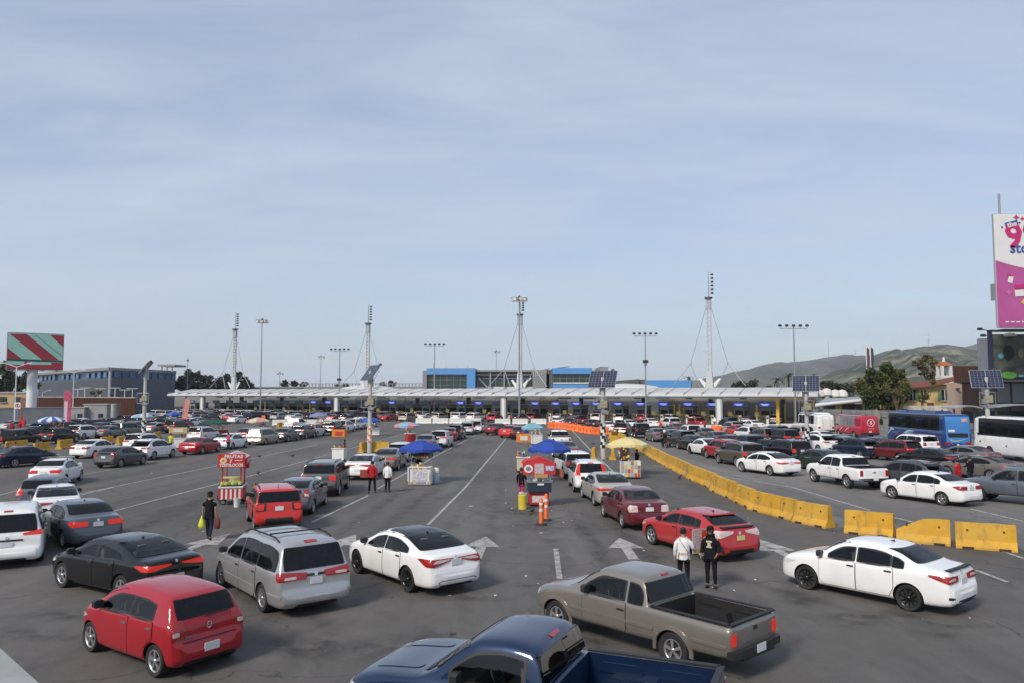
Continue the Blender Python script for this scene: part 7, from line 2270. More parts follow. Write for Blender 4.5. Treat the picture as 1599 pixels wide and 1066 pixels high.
NAVYC=cloth('navy', (.012, .016, .03));HIVIS=cloth('hi_vis_yellow', (.55, .62, .05));ORANGEC=cloth('orange', (.65, .16, .03));GREYC=cloth('grey', (.22, .22, .23));BLUEC=cloth('blue', (.03, .06, .25));PINKC=cloth('pink', (.5, .07, .16))
def walk(st=.16):
 return dict(knl=(.12, .10, .50), anl=(st+.02, .105, .10), toel=(st+.17, .12, .05), knr=(-.02, -.10, .49), anr=(-st-.06, -.105, .12), toer=(-st+.08, -.12, .035))
HOLD_R=dict(elr=(.02, -.27, 1.13), wrr=(.25, -.22, 1.08))
HOLD_L=dict(ell=(.02, .27, 1.13), wrl=(.25, .22, 1.08))
p, J, s_=person('man in a black tee and jeans walking away with a yellow and a red bag', G(326, 842), 88, walk(.14), 'b', BLACKC, 'short', JEANS, 'short', hat=BLACKC, h=1.72)
bag=MB();bag.lathe([(0, 0), (.15, .01), (.19, .12), (.13, .27), (.04, .40), (.02, .47)], mat('yellow_plastic_bag', (.66, .68, .05), .4, var=.12, scale=9), n=12)
me=bag.mesh('carrier_bag');me.transform(Matrix.Diagonal((.66, .5, 1.05, 1)))
lc_=G(326, 842)
o=link('carrier_bag', me, None, lc_+Vector((-.27, 0, .40)), .3);tag(o, 'yellow plastic carrier bag in the left hand of the walking man', 'bag')
bag=MB();bag.lathe([(0, 0), (.12, .02), (.16, .16), (.13, .36), (.03, .46)], mat('dark_red_cloth_bag', (.15, .025, .02), .7, var=.3, scale=8, bump=.3), n=12)
me=bag.mesh('cloth_bag');me.transform(Matrix.Diagonal((.75, .5, 1, 1)))
o=link('cloth_bag', me, None, lc_+Vector((.30, 0, .38)), -.2);tag(o, 'dark red cloth bag in the right hand of the walking man', 'bag')
person('man in a red jacket with a striped board standing behind the white sedan', G(581, 769), 100, dict(HOLD_L, knl=(.03, .13, .49), anl=(-.02, .17, .09), toel=(.13, .20, .035), anr=(-.02, -.16, .09), knr=(.01, -.13, .49), toer=(.12, -.19, .035)), 'b', REDC, 'long', BLACKC, 'short', h=1.72)
o=MB().box((0, 0, 0), (.55, .05, .42), mat('striped_board', (.35, .06, .05), .7, var=.6, scale=9, stretch=(1, 1, 5))).build('goods_board', None, G(581, 769)+Vector((-.42, .18, 1.02)), .2);tag(o, 'small dark striped goods board held by the man in red', 'board')
person('person in a loose white top and black trousers beside the man in red', G(605, 768), 70, dict(knl=(.02, .10, .49)), 'b', WHITEC, 'long', BLACKC, 'short', h=1.66, k_w=1.1)
person('woman in a white jumper seen from behind holding a price board', G(1068, 917), 75, dict(HOLD_R, wrr=(.26, -.33, 1.06), elr=(.03, -.28, 1.13)), 'a', WHITEC, 'long', BLACKC, 'bun', h=1.63, k_w=1.06)
person('person in a black hoodie and cap facing the woman in white', G(1111, 917), 238, dict(elr=(.0, -.25, 1.13), wrr=(.12, -.24, .95), ell=(.0, .26, 1.13), wrl=(.14, .22, 1.0)), 'b', BLACKC, 'long', BLACKC, 'long', hat=BLACKC, h=1.66, k_w=1.12, hoodie=True)
gl=G(1111, 917)
fd=Vector((math.cos(R(238)), math.sin(R(238)), 0))
em=MB();em.box((0, 0, .06), (.02, .16, .05), mat('cream_print', (.55, .48, .34), .7)).box((0, 0, -.02), (.02, .08, .09), mat('cream_print', (.55, .48, .34), .7)).box((0, 0, -.09), (.02, .15, .04), mat('cream_print', (.55, .48, .34), .7))
o=em.build('hoodie_print', [x for x in COL.objects if x.get('label', '').startswith('person in a black hoodie')][0], (.152, 0, 1.26))
bx_=G(1068, 917)
bd=empty('price_board', bx_+Vector((.47, .12, 1.02)), R(-12));bd.rotation_euler=(0, R(0), R(28));tag(bd, 'red and white printed price board held between the two women', 'board')
MB().box((0, 0, .22), (.50, .025, .66), mat('price_board_print', (.45, .33, .33), .6, var=.7, scale=16, stretch=(1, 1, 3))).build('board', bd)
MB().box((.16, -.02, .36), (.16, .02, .30), mat('red_board_print', (.5, .05, .03), .6)).build('red_print', bd)
MB().box((.05, -.022, -.04), (.34, .02, .12), mat('tan_board_print', (.42, .27, .10), .6)).build('tan_print', bd)
MB().tube([bx_+Vector((.14, .02, .92)), bx_+Vector((.17, .02, .70))], .05, mat('mustard_bag', (.50, .28, .02), .7), 8).build('x')
o=COL.objects['x'];o.name='shoulder_bag';tag(o, 'mustard yellow pouch hanging beside the woman in white', 'bag')
st_=MB();st_.tube([Vector((-.10, .10, 1.40)), Vector((-.148, -.02, 1.22)), Vector((-.10, -.16, 1.02))], .008, BLACKC, 4);st_.build('bag_strap', [x for x in COL.objects if x.get('label', '').startswith('woman in a white jumper')][0])
pr=MB().box((-.145, 0, 1.00), (.012, .17, .06), mat('pale_orange_print', (.6, .35, .22), .8));pr.build('jumper_print', [x for x in COL.objects if x.get('label', '').startswith('woman in a white jumper')][0])
person('vendor in a hi-vis yellow top beside the snack stand in the left lanes', G(266, 704), 80, HOLD_L, 'b', HIVIS, 'short', NAVYC, 'short', h=1.7)
person('person in a pale pink top and dark trousers beside the white sedan', G(356, 702), 60, None, 'a', PINKC, 'short', NAVYC, 'short', h=1.66)
person('vendor with orange bags by the dark car at the left edge', G(22, 724), 250, dict(HOLD_L, **HOLD_R), 'b', ORANGEC, 'short', NAVYC, 'short', h=1.7)
person('vendor in black sitting side stooped over the bags at the far left', G(10, 727), 280, HOLD_R, 'b', BLACKC, 'long', NAVYC, 'short', h=1.68)
person('person in an orange vest among the dark cars at left', G(213, 675), 85, None, 'b', ORANGEC, 'short', NAVYC, 'short', h=1.72)
person('person in a red top and red trousers between the dark SUV and sedan', G(1497, 765), 120, HOLD_R, 'b', REDC, 'long', REDC, 'short', h=1.74)
person('person in black standing right of the person in red', G(1516, 757), 110, HOLD_L, 'b', BLACKC, 'long', JEANS, 'short', h=1.70)
person('seller in black behind the red and white food cart', G(814, 780), 60, HOLD_R, 'b', BLACKC, 'long', PINKC, 'short', h=1.62)
person('seller with dark hair behind the picture covered cart', G(995, 740), 200, None, 'b', BLACKC, 'short', NAVYC, 'short', h=1.66)
person('seller in black leaning on the small orange topped cart', G(538, 718), 190, HOLD_R, 'b', BLACKC, 'long', BLACKC, 'short', h=1.66)
person('man in red near the no turning sign at the far left', G(18, 676), 90, HOLD_R, 'b', REDC, 'long', REDC, 'short', h=1.7)
person('second man in red beside the small red crane shape', G(30, 677), 120, HOLD_L, 'b', REDC, 'long', NAVYC, 'short', h=1.7)
person('far walker in blue beside the teal parasol cart', G(822, 690), 80, walk(.1), 'b', BLUEC, 'long', NAVYC, 'short', h=1.68)
person('seller in black by the blue parasol stand', G(654, 752), 265, None, 'b', BLACKC, 'short', NAVYC, 'short', h=1.62)
# ------------------------------------------------------------------ parasols and carts
def parasol(loc, r, z, rise, m1, m2, label, n=8, group='vendor parasols', valance=.16, lean=0.0):
 b=empty('parasol', loc, .2);tag(b, label, 'parasol', group)
 b.rotation_euler=(lean, 0, .2)
 MB().cyl((0, 0, 0), (0, 0, z+rise), .022, M_GALV, n=7).build('pole', b)
 cp=MB()
 for k in range(n):
  a0, a1=2*math.pi*k/n, 2*math.pi*(k+1)/n
  m=m1 if k%2 else m2
  prof=[(0, z+rise), (.35*r, z+rise*.86), (.7*r, z+rise*.50), (r, z)]
  vs=[]
  for q, (rr_, zz)in enumerate(prof):
   for t in(0, .5, 1):
    a=a0+(a1-a0)*t
    dip=-.05*r*(rr_/r)*(1 if t==.5 else 0)
    vs.append((rr_*math.cos(a), rr_*math.sin(a), zz+dip))
  fs=[]
  for q in range(3):
   for t in range(2):
    fs.append((q*3+t, (q+1)*3+t, (q+1)*3+t+1, q*3+t+1))
  cp.add(vs, fs, m, True)
  e0, e1, e2=Vector(vs[9]), Vector(vs[10]), Vector(vs[11])
  dz=Vector((0, 0, -valance))
  cp.add([e0, e1, e2, e0+dz, e1+dz*1.15, e2+dz], [(0, 3, 4, 1), (1, 4, 5, 2)], m)
 cp.build('canopy', b)
 tp=MB().lathe([(.30*r, z+rise*.90), (.2*r, z+rise*1.04), (0, z+rise*1.12)], m1, n=n)
 tp.build('vent_cap', b)
 rb=MB()
 for k in range(n):
  a=2*math.pi*k/n
  rb.cyl((0, 0, z+rise*.8), (r*.97*math.cos(a), r*.97*math.sin(a), z-.02), .010, M_GALV, n=4)
 o=rb.build('ribs', b)
 o['kind']='stuff'
 MB().cyl((0, 0, 0), (0, 0, .10), .22, M_CONC, n=12).build('base', b)
 return b
def cm(name, col, **k):return mat('fabric_'+name, col, .8, var=.08, scale=3, **k)
BLUEP, BLUEP2=cm('blue', (.018, .06, .34)), cm('deep_blue', (.015, .05, .28))
YELP=cm('cream_yellow', (.66, .56, .27));WHTP=cm('white', (.66, .66, .66));TEAL=cm('teal', (.16, .36, .37));GRNP=cm('dark_green', (.02, .08, .06))
LAV=cm('lavender', (.20, .22, .36));PALE=cm('pale_yellow_green', (.55, .55, .32));PNK=cm('pink', (.55, .25, .30));REDF=cm('red', (.50, .03, .04));ORF=cm('orange', (.65, .20, .03));SKYB=cm('sky_blue', (.22, .40, .55));MIDB=cm('mid_blue', (.05, .12, .40))
parasol(G(657, 752), 1.30, 2.05, .42, BLUEP, BLUEP2, 'royal blue parasol over the white sticker covered stand')
parasol(G(858, 752), 1.30, 2.02, .50, BLUEP, BLUEP2, 'royal blue parasol behind the red food cart')
parasol(G(981, 741), 1.42, 2.0, .42, YELP, YELP, 'cream yellow parasol over the picture covered cart', lean=R(-3))
parasol(G(832, 697), 1.15, 1.95, .42, TEAL, SKYB, 'pale teal parasol over a far snack cart near the centre')
parasol(G(635, 693), 1.35, 2.0, .34, SKYB, PNK, 'rainbow striped parasol over the small red stand')
parasol(G(578, 680), 1.15, 1.95, .40, MIDB, BLUEP, 'small blue parasol beside the light post, left of centre')
parasol(G(497, 669), 1.35, 2.0, .45, LAV, LAV, 'lavender parasol in the far left lanes')
parasol(G(335, 684), 1.55, 1.9, .45, GRNP, GRNP, 'dark green parasol behind the white sedan')
parasol(G(402, 680), 1.45, 1.9, .38, PALE, PNK, 'pale yellow and pink parasol over the champagne minivan')
parasol(G(79, 682), 1.55, 2.1, .45, MIDB, WHTP, 'blue and white striped parasol under the tall red banner', n=16)
parasol(G(222, 672), 1.5, 2.1, .35, SKYB, WHTP, 'pale blue parasol touching the light post on the left')
parasol(G(271, 667), 1.2, 2.1, .40, MIDB, BLUEP, 'small blue parasol before the canopy left end')
M_CRED=mat('cart_red_paint', (.48, .025, .025), .45, var=.1, scale=3)
M_CWHT=mat('cart_white_paint', (.70, .70, .68), .5, var=.06, scale=3)
M_CNAVY=mat('cart_navy_paint', (.02, .03, .06), .5)
M_CDK=mat('cart_dark_inside', (.03, .025, .02), .8)
M_GOODS=[mat('goods_'+n, c, .6, var=.5, scale=18)for n, c in(('orange', (.62, .22, .03)), ('yellow', (.60, .46, .06)), ('red', (.45, .04, .03)), ('white', (.6, .6, .55)), ('green', (.14, .26, .04)), ('brown', (.2, .1, .05)), ('blue', (.06, .14, .4)))]
def wheelm(r, w=.06, m=M_TYRE):
 return MB().lathe([(r*.7, -w/2), (r, -w/2), (r, w/2), (r*.7, w/2)], m, n=16, axis='Y').lathe([(r*.7, -w*.3), (0, -w*.4)], M_GALV, n=12, axis='Y').lathe([(0, w*.4), (r*.7, w*.3)], M_GALV, n=12, axis='Y').mesh('cart_wheel')
CW=wheelm(.26);CW2=wheelm(.14)
def goods(parent, x0, x1, y0, y1, z0, z1, n, seed, ms=None, s=.12):
 r=random.Random(seed);mb=MB()
 for i in range(n):
  k=s*r.uniform(.6, 1.3)
  mb.box((r.uniform(x0, x1), r.uniform(y0, y1), r.uniform(z0, z1)), (k, k*.8, k*r.uniform(.8, 1.5)), r.choice(ms or M_GOODS), rz=r.uniform(0, 3))
 o=mb.build('goods', parent);o['kind']='stuff'
fc_=G(362, 786)
c=empty('fruit_cart', fc_, R(12));tag(c, 'red and white striped fruit cart under a red FRUTAS sign', 'food cart');c.scale=(1, 1, .9)
MB().box((0, .35, .62), (1.02, 1.7, .60), M_CWHT).build('body', c)
for i in range(6):
 MB().box((-.50+.2*i, -.505, .60), (.10, .012, .54), M_CRED).build('stripe', c)
for i in range(8):
 MB().box((.513, -.42+.22*i, .60), (.012, .11, .54), M_CRED).build('stripe', c)
 MB().box((-.513, -.42+.22*i, .60), (.012, .11, .54), M_CRED).build('stripe', c)
MB().box((0, .35, .95), (1.12, 1.8, .06), M_CWHT).build('counter', c)
MB().box((0, .35, 1.0), (.94, 1.6, .05), M_CDK).build('tray', c)
for x in(-.42, .42):
 for y in(-.30, 1.10):
  MB().cyl((x, y, .9), (x, y, 2.35), .035, M_CRED, n=8).build('roof_post', c)
MB().box((0, -.44, 2.34), (1.24, .08, .72), M_CRED).build('sign', c)
for i in range(9):
 aw=MB();y0=-.38+i*.2
 aw.prism([(-.64, 2.46), (0, 2.74), (.64, 2.46), (.64, 2.42), (0, 2.70), (-.64, 2.42)], y0, y0+.199, M_CRED if i%2 else M_CWHT, fn=lambda a, b, h:(a, h, b));me=aw.mesh('awning_stripe');recalc(me);link('awning_stripe', me, c)
MB().box((.66, .52, 2.30), (.04, 1.8, .34), M_CRED).build('side_sign', c)
MB().box((.685, .52, 2.30), (.02, 1.6, .16), mat('side_sign_print', (.5, .4, .42), .6, var=.9, scale=22)).build('side_print', c)
MB().box((.5, 1.0, 2.0), (.3, .3, .4), M_CRED).build('hanging_bag', c)
letters('FRUTAS', .24, M_CWHT, c, (.10, -.486, 2.55), depth=.008, bold=.008)
letters('TOSTILOCOS', .22, M_CWHT, c, (.0, -.486, 2.10), depth=.008, bold=.008, width=1.08)
letters('y', .22, M_CWHT, c, (-.02, -.486, 2.36), depth=.008, bold=.01)
MB().cyl((-.36, -.486, 2.35), (-.36, -.50, 2.35), .16, mat('cream_emblem', (.66, .60, .36), .5), n=16).cyl((-.36, -.49, 2.35), (-.36, -.506, 2.35), .07, ORF, n=12).build('sign_emblem', c)
sw=MB();sw.tube([(.16, -.49, 2.33), (.26, -.49, 2.36), (.38, -.49, 2.33), (.50, -.49, 2.37)], .02, M_CWHT, 5);sw.build('sign_swirl', c)
MB().box((-.1, .6, 1.34), (.95, .5, .05), mat('pale_yellow_tub', (.62, .55, .2), .6)).box((.15, .4, 1.25), (.6, .4, .25), mat('pale_yellow_tub', (.62, .55, .2), .6)).build('glass_case', c)
for x, y in((-.46, -.2), (.46, -.2)):
 link('wheel', CW2, c, (x*.8, y, .14), 0)
for x in(-.54, .54):
 link('wheel', CW, c, (x, .7, .26), 0)
r5=random.Random(5)
mel={}
for i, (nm, col)in enumerate((('pale_melon', (.46, .46, .16)), ('green_melon', (.16, .24, .05)), ('yellow_fruit', (.55, .42, .06)))):
 mel[nm]=MB().lathe([(0, -.10), (.07, -.08), (.11, 0), (.07, .08), (0, .10)], mat('fruit_'+nm, col, .5, var=.25, scale=12), n=10).mesh('fruit')
rot=Matrix.Rotation(R(12), 3, 'Z')
for i in range(12):
 x, y=-.40+.16*(i%6)+r5.uniform(-.02, .02), -.34+.26*(i//6)
 k=('pale_melon', 'green_melon', 'yellow_fruit')[r5.randrange(3)]
 o=link(k, mel[k], None, fc_+rot@Vector((x, y, 1.0+.03*(i//6))), r5.uniform(0, 3))
 tag(o, {'pale_melon':'pale yellow green melon', 'green_melon':'dark green melon', 'yellow_fruit':'round yellow fruit'}[k]+' heaped on the striped fruit cart', 'fruit', 'fruit on the striped cart, '+k.replace('_', ' '))
o=MB().lathe([(.13, 0), (.17, .40), (.18, .42), (.15, .41)], M_CWHT, n=14).lathe([(0, .36), (.16, .38)], M_CDK, n=14).build('bucket', None, G(370, 791));tag(o, 'white plastic bucket on the ground by the striped fruit cart', 'bucket')
c=empty('drink_stand', G(655, 757), R(-3));tag(c, 'white stand covered in small stickers under the left blue parasol', 'food cart')
MB().box((0, .4, .55), (1.30, .7, 1.0), M_CWHT).build('counter', c)
MB().box((0, .04, .55), (.85, .02, .62), mat('faded_poster', (.50, .50, .55), .7, var=.45, scale=7)).build('poster', c)
r6=random.Random(6)
me=MB().box((0, 0, 0), (.055, .015, .10), M_GOODS[0]).mesh('sticker')
for i in range(15):
 for z in(.96, .14):
  o=link('sticker', me, c, (-.60+i*.086, .04, z), 0);o.material_slots[0].link='OBJECT';o.material_slots[0].material=M_GOODS[r6.randrange(7)]
for i in range(7):
 for x in(-.60, .60):
  o=link('sticker', me, c, (x, .04, .26+.1*i), 0);o.material_slots[0].link='OBJECT';o.material_slots[0].material=M_GOODS[r6.randrange(7)]
for x in(-.62, .62):MB().cyl((x, .7, 0), (x, .7, 2.0), .025, M_GALV, n=6).build('post', c)
MB().box((0, .75, 1.72), (1.3, .3, .22), M_CDK).build('upper_shelf', c)
MB().box((-.72, .3, .6), (.02, .6, .8), M_CWHT, rz=.3).build('side_board', c)
goods(c, -.5, .5, .2, .6, 1.08, 1.22, 16, 3, s=.09)
goods(c, -.55, .55, .62, .8, 1.55, 1.66, 14, 4, s=.10)
o=MB().lathe([(.16, 0), (.2, .5), (.14, .58), (0, .6)], mat('pale_blue_jug', (.3, .45, .55), .3), n=12).lathe([(.16, .62), (.17, .9), (0, .95)], M_CWHT, n=12).build('water_jug', None, G(681, 754));tag(o, 'pale blue water jug with a white top right of the sticker covered stand', 'jug')
q=G(843, 790)
c=empty('food_cart', q, R(4));tag(c, 'red and white menu covered food cart with a navy counter', 'food cart');c.scale=(1, 1, .9)
MB().box((-.02, .45, .40), (.92, .8, .62), M_CRED).build('body', c)
MB().box((-.05, .035, .38), (.62, .02, .34), mat('white_menu_print', (.62, .58, .58), .6, var=.6, scale=15, stretch=(1, 1, 2))).build('menu_print', c)
MB().box((0, .34, 1.0), (1.10, .9, .50), M_CNAVY).build('counter', c)
MB().box((.03, -.12, 1.16), (.30, .02, .09), M_CWHT).build('counter_plate', c)
MB().box((0, .34, 1.27), (1.16, .96, .04), M_GALV).build('counter_top', c)
for x in(-.5, .5):
 for y in(-.05, .75):MB().cyl((x, y, 1.25), (x, y, 2.05), .025, M_GALV, n=6).build('post', c)
aw=MB();aw.prism([(-.82, 0), (.72, 0), (.62, .10), (.0, .36), (-.72, .14)], 0, 1.0, REDF, fn=lambda a, b, h:(a, -.12+h, 2.22+b));me=aw.mesh('awning');recalc(me);link('awning', me, c)
MB().box((-.05, -.14, 1.98), (1.54, .05, .62), REDF).build('menu_sign', c)
MB().cyl((-.55, -.17, 1.98), (-.55, -.19, 1.98), .21, M_CWHT, n=16).cyl((-.55, -.18, 1.98), (-.55, -.20, 1.98), .12, GREYC, n=12).build('sign_emblem', c)
MB().box((-.04, -.175, 1.98), (.44, .02, .52), mat('menu_lettering', (.5, .4, .4), .6, var=.9, scale=26, stretch=(1, 1, 2.5))).build('menu_print', c)
MB().box((.46, -.175, 2.0), (.40, .02, .24), mat('blue_white_print', (.4, .45, .62), .6, var=.7, scale=20)).build('menu_print', c)
MB().box((.04, -.175, 1.60), (.62, .02, .18), mat('food_photo_print', (.5, .26, .10), .6, var=.6, scale=16)).build('food_print', c)
MB().box((.90, .3, 1.72), (.05, .85, .42), mat('brown_menu_board', (.30, .11, .05), .6, var=.4, scale=8), rz=.5).build('side_board', c)
goods(c, -.45, .45, -.05, .6, 1.32, 1.42, 18, 7, [M_GOODS[3], M_GOODS[0], M_GOODS[6], M_GOODS[3]], s=.10)
for x in(-.4, .36):link('wheel', CW2, c, (x, .2, .14), 0)
o=MB().lathe([(.19, 0), (.20, .62), (.21, .66), (.18, .66)], mat('yellow_barrel', (.68, .52, .05), .45, var=.1, scale=4), n=16).lathe([(0, .60), (.19, .62)], M_CWHT, n=14).build('barrel', None, G(816, 794));tag(o, 'yellow plastic barrel left of the red and white food cart', 'barrel')
o=MB().lathe([(.16, 0), (.18, .5), (.1, .62), (0, .63)], mat('clear_jug', (.42, .45, .5), .2), n=12).build('water_jug', None, G(815, 789)+Vector((0, .25, .0)));tag(o, 'clear jug standing behind the yellow barrel', 'jug')
for i, (px, py)in enumerate(((845, 819), (853, 812))):
 b=empty('delineator_post', G(px, py));tag(b, 'orange delineator post %s'%('nearer the camera, before the food cart' if i==0 else 'just behind the nearer one, before the food cart'), 'traffic post', 'orange delineator posts')
 MB().lathe([(.24, 0), (.22, .06), (.09, .08)], M_TYRE, n=12).build('base', b)
 MB().lathe([(.085, .07), (.07, 1.0), (.05, 1.1), (0, 1.12)], M_ORG, n=12).build('tube', b)
 for z in(.55, .80):MB().lathe([(.082, z), (.081, z+.1)], M_CWHT, n=12).build('band', b)
c=empty('snack_cart', G(985, 747), R(-4));tag(c, 'white cart covered with small food pictures below the cream parasol', 'food cart')
MB().box((0, .4, .60), (1.25, .8, .98), M_CWHT).build('body', c)
me=MB().box((0, 0, 0), (.17, .02, .22), M_GOODS[0]).mesh('food_picture')
pm_=[mat('picture_%d'%i, cc, .6, var=.6, scale=20)for i, cc in enumerate(((.55, .3, .1), (.45, .08, .05), (.3, .36, .42), (.55, .5, .2), (.3, .16, .08), (.6, .58, .52)))]
for i in range(6):
 for j in range(4):
  if(i, j)in((5, 3), (0, 0)):continue
  o=link('food_picture', me, c, (-.51+.205*i, -.012, .23+.25*j), 0);o.material_slots[0].link='OBJECT';o.material_slots[0].material=pm_[r6.randrange(6)]
MB().box((-.35, .3, 1.5), (.55, .5, .8), M_CDK).build('rack', c)
goods(c, -.62, -.08, .0, .5, 1.15, 1.95, 40, 9, [M_GOODS[2], M_GOODS[0], M_GOODS[2], M_GOODS[3], M_GOODS[1]], s=.13)
for x in(-.5, .5):link('wheel', CW2, c, (x, .3, .14), 0)
def stand(px, py, rz, w, label, topm, bodym, hgt=2.3, seed=0, goodsm=None, sign=True):
 c=empty('snack_cart', G(px, py), R(rz));tag(c, label, 'food cart', 'small snack carts among the lanes')
 MB().box((0, .4, .55), (w, .7, .85), bodym).build('body', c)
 MB().box((0, .4, 1.0), (w+.1, .8, .05), M_CWHT).build('counter', c)
 for x in(-w/2+.04, w/2-.04):MB().cyl((x, .6, 1.0), (x, .6, hgt), .025, M_GALV, n=6).build('post', c)
 if sign:
  MB().box((0, .35, hgt-.25), (w*1.1, .6, .55), topm).build('top_sign', c)
  MB().box((.05, .03, hgt-.25), (w*.6, .03, .3), M_GOODS[2 if seed%2 else 3]).build('sign_print', c)
 goods(c, -w*.4, w*.4, .15, .6, 1.08, 1.08+(.25 if sign else.7), 24, seed, goodsm, s=.12)
 for x in(-w*.4, w*.4):link('wheel', CW2, c, (x, .3, .14), 0)
stand(527, 720, -8, .95, 'narrow white cart with an orange sign top behind the dark grey SUV', ORF, M_CWHT, 2.45, 11)
stand(817, 737, 0, .85, 'narrow cream cart with an orange top behind the red food cart', ORF, mat('cream_cart', (.55, .50, .36), .6), 2.55, 12)
stand(838, 694, 0, 1.2, 'far cart stacked with orange bags under the teal parasol', ORF, M_CWHT, 2.0, 13, M_GOODS[:4], False)
stand(640, 691, 0, 1.1, 'far red stand crowded with goods under the rainbow parasol', REDF, M_CRED, 2.0, 14, None, False)
stand(583, 680, 0, 1.4, 'far plain white cart under the small blue parasol', WHTP, M_CWHT, 2.0, 15, [M_GOODS[3], M_CDK], False)
stand(500, 668, 0, 1.5, 'far cart with orange goods below the lavender parasol', ORF, M_GOODS[0], 2.0, 16, M_GOODS[:2], False)
stand(343, 683, 0, 1.5, 'far reddish stand under the dark green parasol', REDF, M_GOODS[2], 2.0, 17, M_GOODS[:3], False)
stand(277, 700, 10, 1.5, 'tan and white snack stand beside the vendor in hi-vis yellow', mat('tan_board', (.5, .36, .15), .7), M_CWHT, 2.0, 18)
stand(84, 683, 0, 1.6, 'stand with brown goods below the blue and white striped parasol', ORF, M_GOODS[5], 1.9, 19, [M_GOODS[5], M_GOODS[0], M_CDK], False)
stand(234, 668, 0, 1.6, 'far stand under the pale blue parasol', WHTP, M_CWHT, 1.9, 21, None, False)
stand(410, 680, 0, 1.4, 'far stand with pale goods under the yellow and pink parasol', WHTP, M_GOODS[4], 1.9, 22, None, False)
q=G(1038, 698)
m_=empty('motorcycle', q, R(96));tag(m_, 'dark motorcycle riding beside the right lanes queue', 'motorcycle')
TW=MB().lathe([(.20, -.05), (.27, -.06), (.30, 0), (.27, .06), (.20, .05)], M_TYRE, n=18, axis='Y').lathe([(.2, -.02), (0, -.03)], M_GALV, n=12, axis='Y').lathe([(0, .03), (.2, .02)], M_GALV, n=12, axis='Y').mesh('motorcycle_wheel')
for x in(-.62, .66):link('wheel', TW, m_, (x, 0, .30))
MB().prism([(-.7, .62), (-.2, .55), (.1, .40), (.38, .45), (.42, .85), (.2, .95), (-.05, .78), (-.75, .80)], -.13, .13, M_BLK, fn=lambda a, b, h:(a, h, b)).build('frame', m_)
MB().box((-.35, 0, .82), (.65, .26, .10), M_CDK).build('seat', m_)
MB().tube([(.66, 0, .3), (.46, 0, .98)], .04, M_GALV).build('fork', m_)
MB().tube([(.36, -.34, 1.04), (.46, 0, 1.0), (.36, .34, 1.04)], .02, M_BLK).build('handlebar', m_)
MB().box((-.76, 0, .72), (.05, .14, .08), M_TAIL).build('tail_light', m_)
sit=dict(pelvis=(-.1, 0, .95), spine=(-.08, 0, 1.11), chest=(-.02, 0, 1.28), neckb=(.0, 0, 1.41), neck=(.03, 0, 1.48), jaw=(.05, 0, 1.53), face=(.04, 0, 1.60), crown=(.03, 0, 1.66))
for s, y in(('l', 1), ('r', -1)):
 sit.update({'hip'+s:(-.05, y*.12, .90), 'kn'+s:(.34, y*.22, .78), 'an'+s:(.10, y*.20, .36), 'toe'+s:(.26, y*.21, .31), 'sh'+s:(-.02, y*.18, 1.37), 'el'+s:(.18, y*.27, 1.16), 'wr'+s:(.36, y*.30, 1.06)})
person('rider in black with a white helmet on the dark motorcycle', q+Vector((0, .02, -.02)), 96, sit, 'b', BLACKC, 'long', BLACKC, 'none', h=1.72)
o=MB().lathe([(0, .15), (.09, .125), (.135, .05), (.14, -.03), (.12, -.10), (.10, -.12)], mat('white_helmet', (.72, .72, .72), .2, coat=.6), n=14).build('helmet', None, q+Vector((0, .04, 1.60)));tag(o, 'white crash helmet on the motorcycle rider', 'helmet')
def banner(px, py, top, w, m1, label, lean=0.0, m2=None):
 B=G(px, py);z=HZ(top, B.y)
 b=empty('feather_banner', B);tag(b, label, 'banner');b.rotation_euler=(0, lean, 0)
 MB().cyl((0, 0, 0), (0, 0, z), .03, M_GALV, n=6).build('pole', b)
 mb=MB();mb.prism([(0, .9), (w, .9), (w, z-.4), (w*.6, z-.02), (0, z)], -.012, .012, m1, fn=lambda a, c, h:(a, h, c));mb.build('cloth', b)
 if m2:
  mb=MB();mb.prism([(.06, 1.2), (w*.5, 1.2), (w*.5, z-1.4), (.06, z-1.4)], -.02, .02, m2, fn=lambda a, c, h:(a, h, c));mb.build('print', b)
banner(98, 678, 609, .95, mat('pink_red_banner', (.42, .05, .12), .7, var=.5, scale=2.2), 'tall pink and red feather banner beside the striped parasol', 0.0, mat('banner_pale_print', (.5, .42, .5), .7, var=.5, scale=6))
banner(281, 668, 620, .8, mat('pale_red_banner', (.55, .22, .18), .7, var=.3, scale=3), 'leaning pale red feather banner in front of the canopy', R(9))
B=G(26, 672)
b=empty('road_sign', B);tag(b, 'square white no parking sign with a red ring at the far left', 'sign')
zt_=HZ(628, B.y)
MB().cyl((0, 0, 0), (0, 0, zt_), .04, M_GALV, n=6).build('post', b)
MB().box((0, -.05, zt_-.42), (.85, .04, .85), M_CWHT).build('plate', b)
rg=MB();pts=[(.28*math.cos(t*math.pi/8), -.085, zt_-.42+.28*math.sin(t*math.pi/8))for t in range(17)];rg.tube(pts, .045, M_CRED, 5);rg.tube([(-.2, -.085, zt_-.22), (.2, -.085, zt_-.62)], .03, M_CRED, 5);rg.build('ring', b)
letters('E', .42, M_CDK, b, (0, -.075, zt_-.42), depth=.005, bold=.02)
B=G(1478, 704);b=empty('road_sign', B);tag(b, 'slim post with a red sign and banded white sleeve before the blue coach', 'sign');zt_=HZ(675, B.y)
MB().cyl((0, 0, 0), (0, 0, zt_), .05, M_CWHT, n=8).build('post', b)
MB().lathe([(.02, zt_-.55), (.20, zt_-.45), (.20, zt_-.1), (.03, zt_)], M_CRED, n=8).build('red_head', b)
for k in range(3):MB().lathe([(.09, .45+.26*k), (.09, .57+.26*k)], M_CRED if k%2 else M_CDK, n=10).build('band', b)
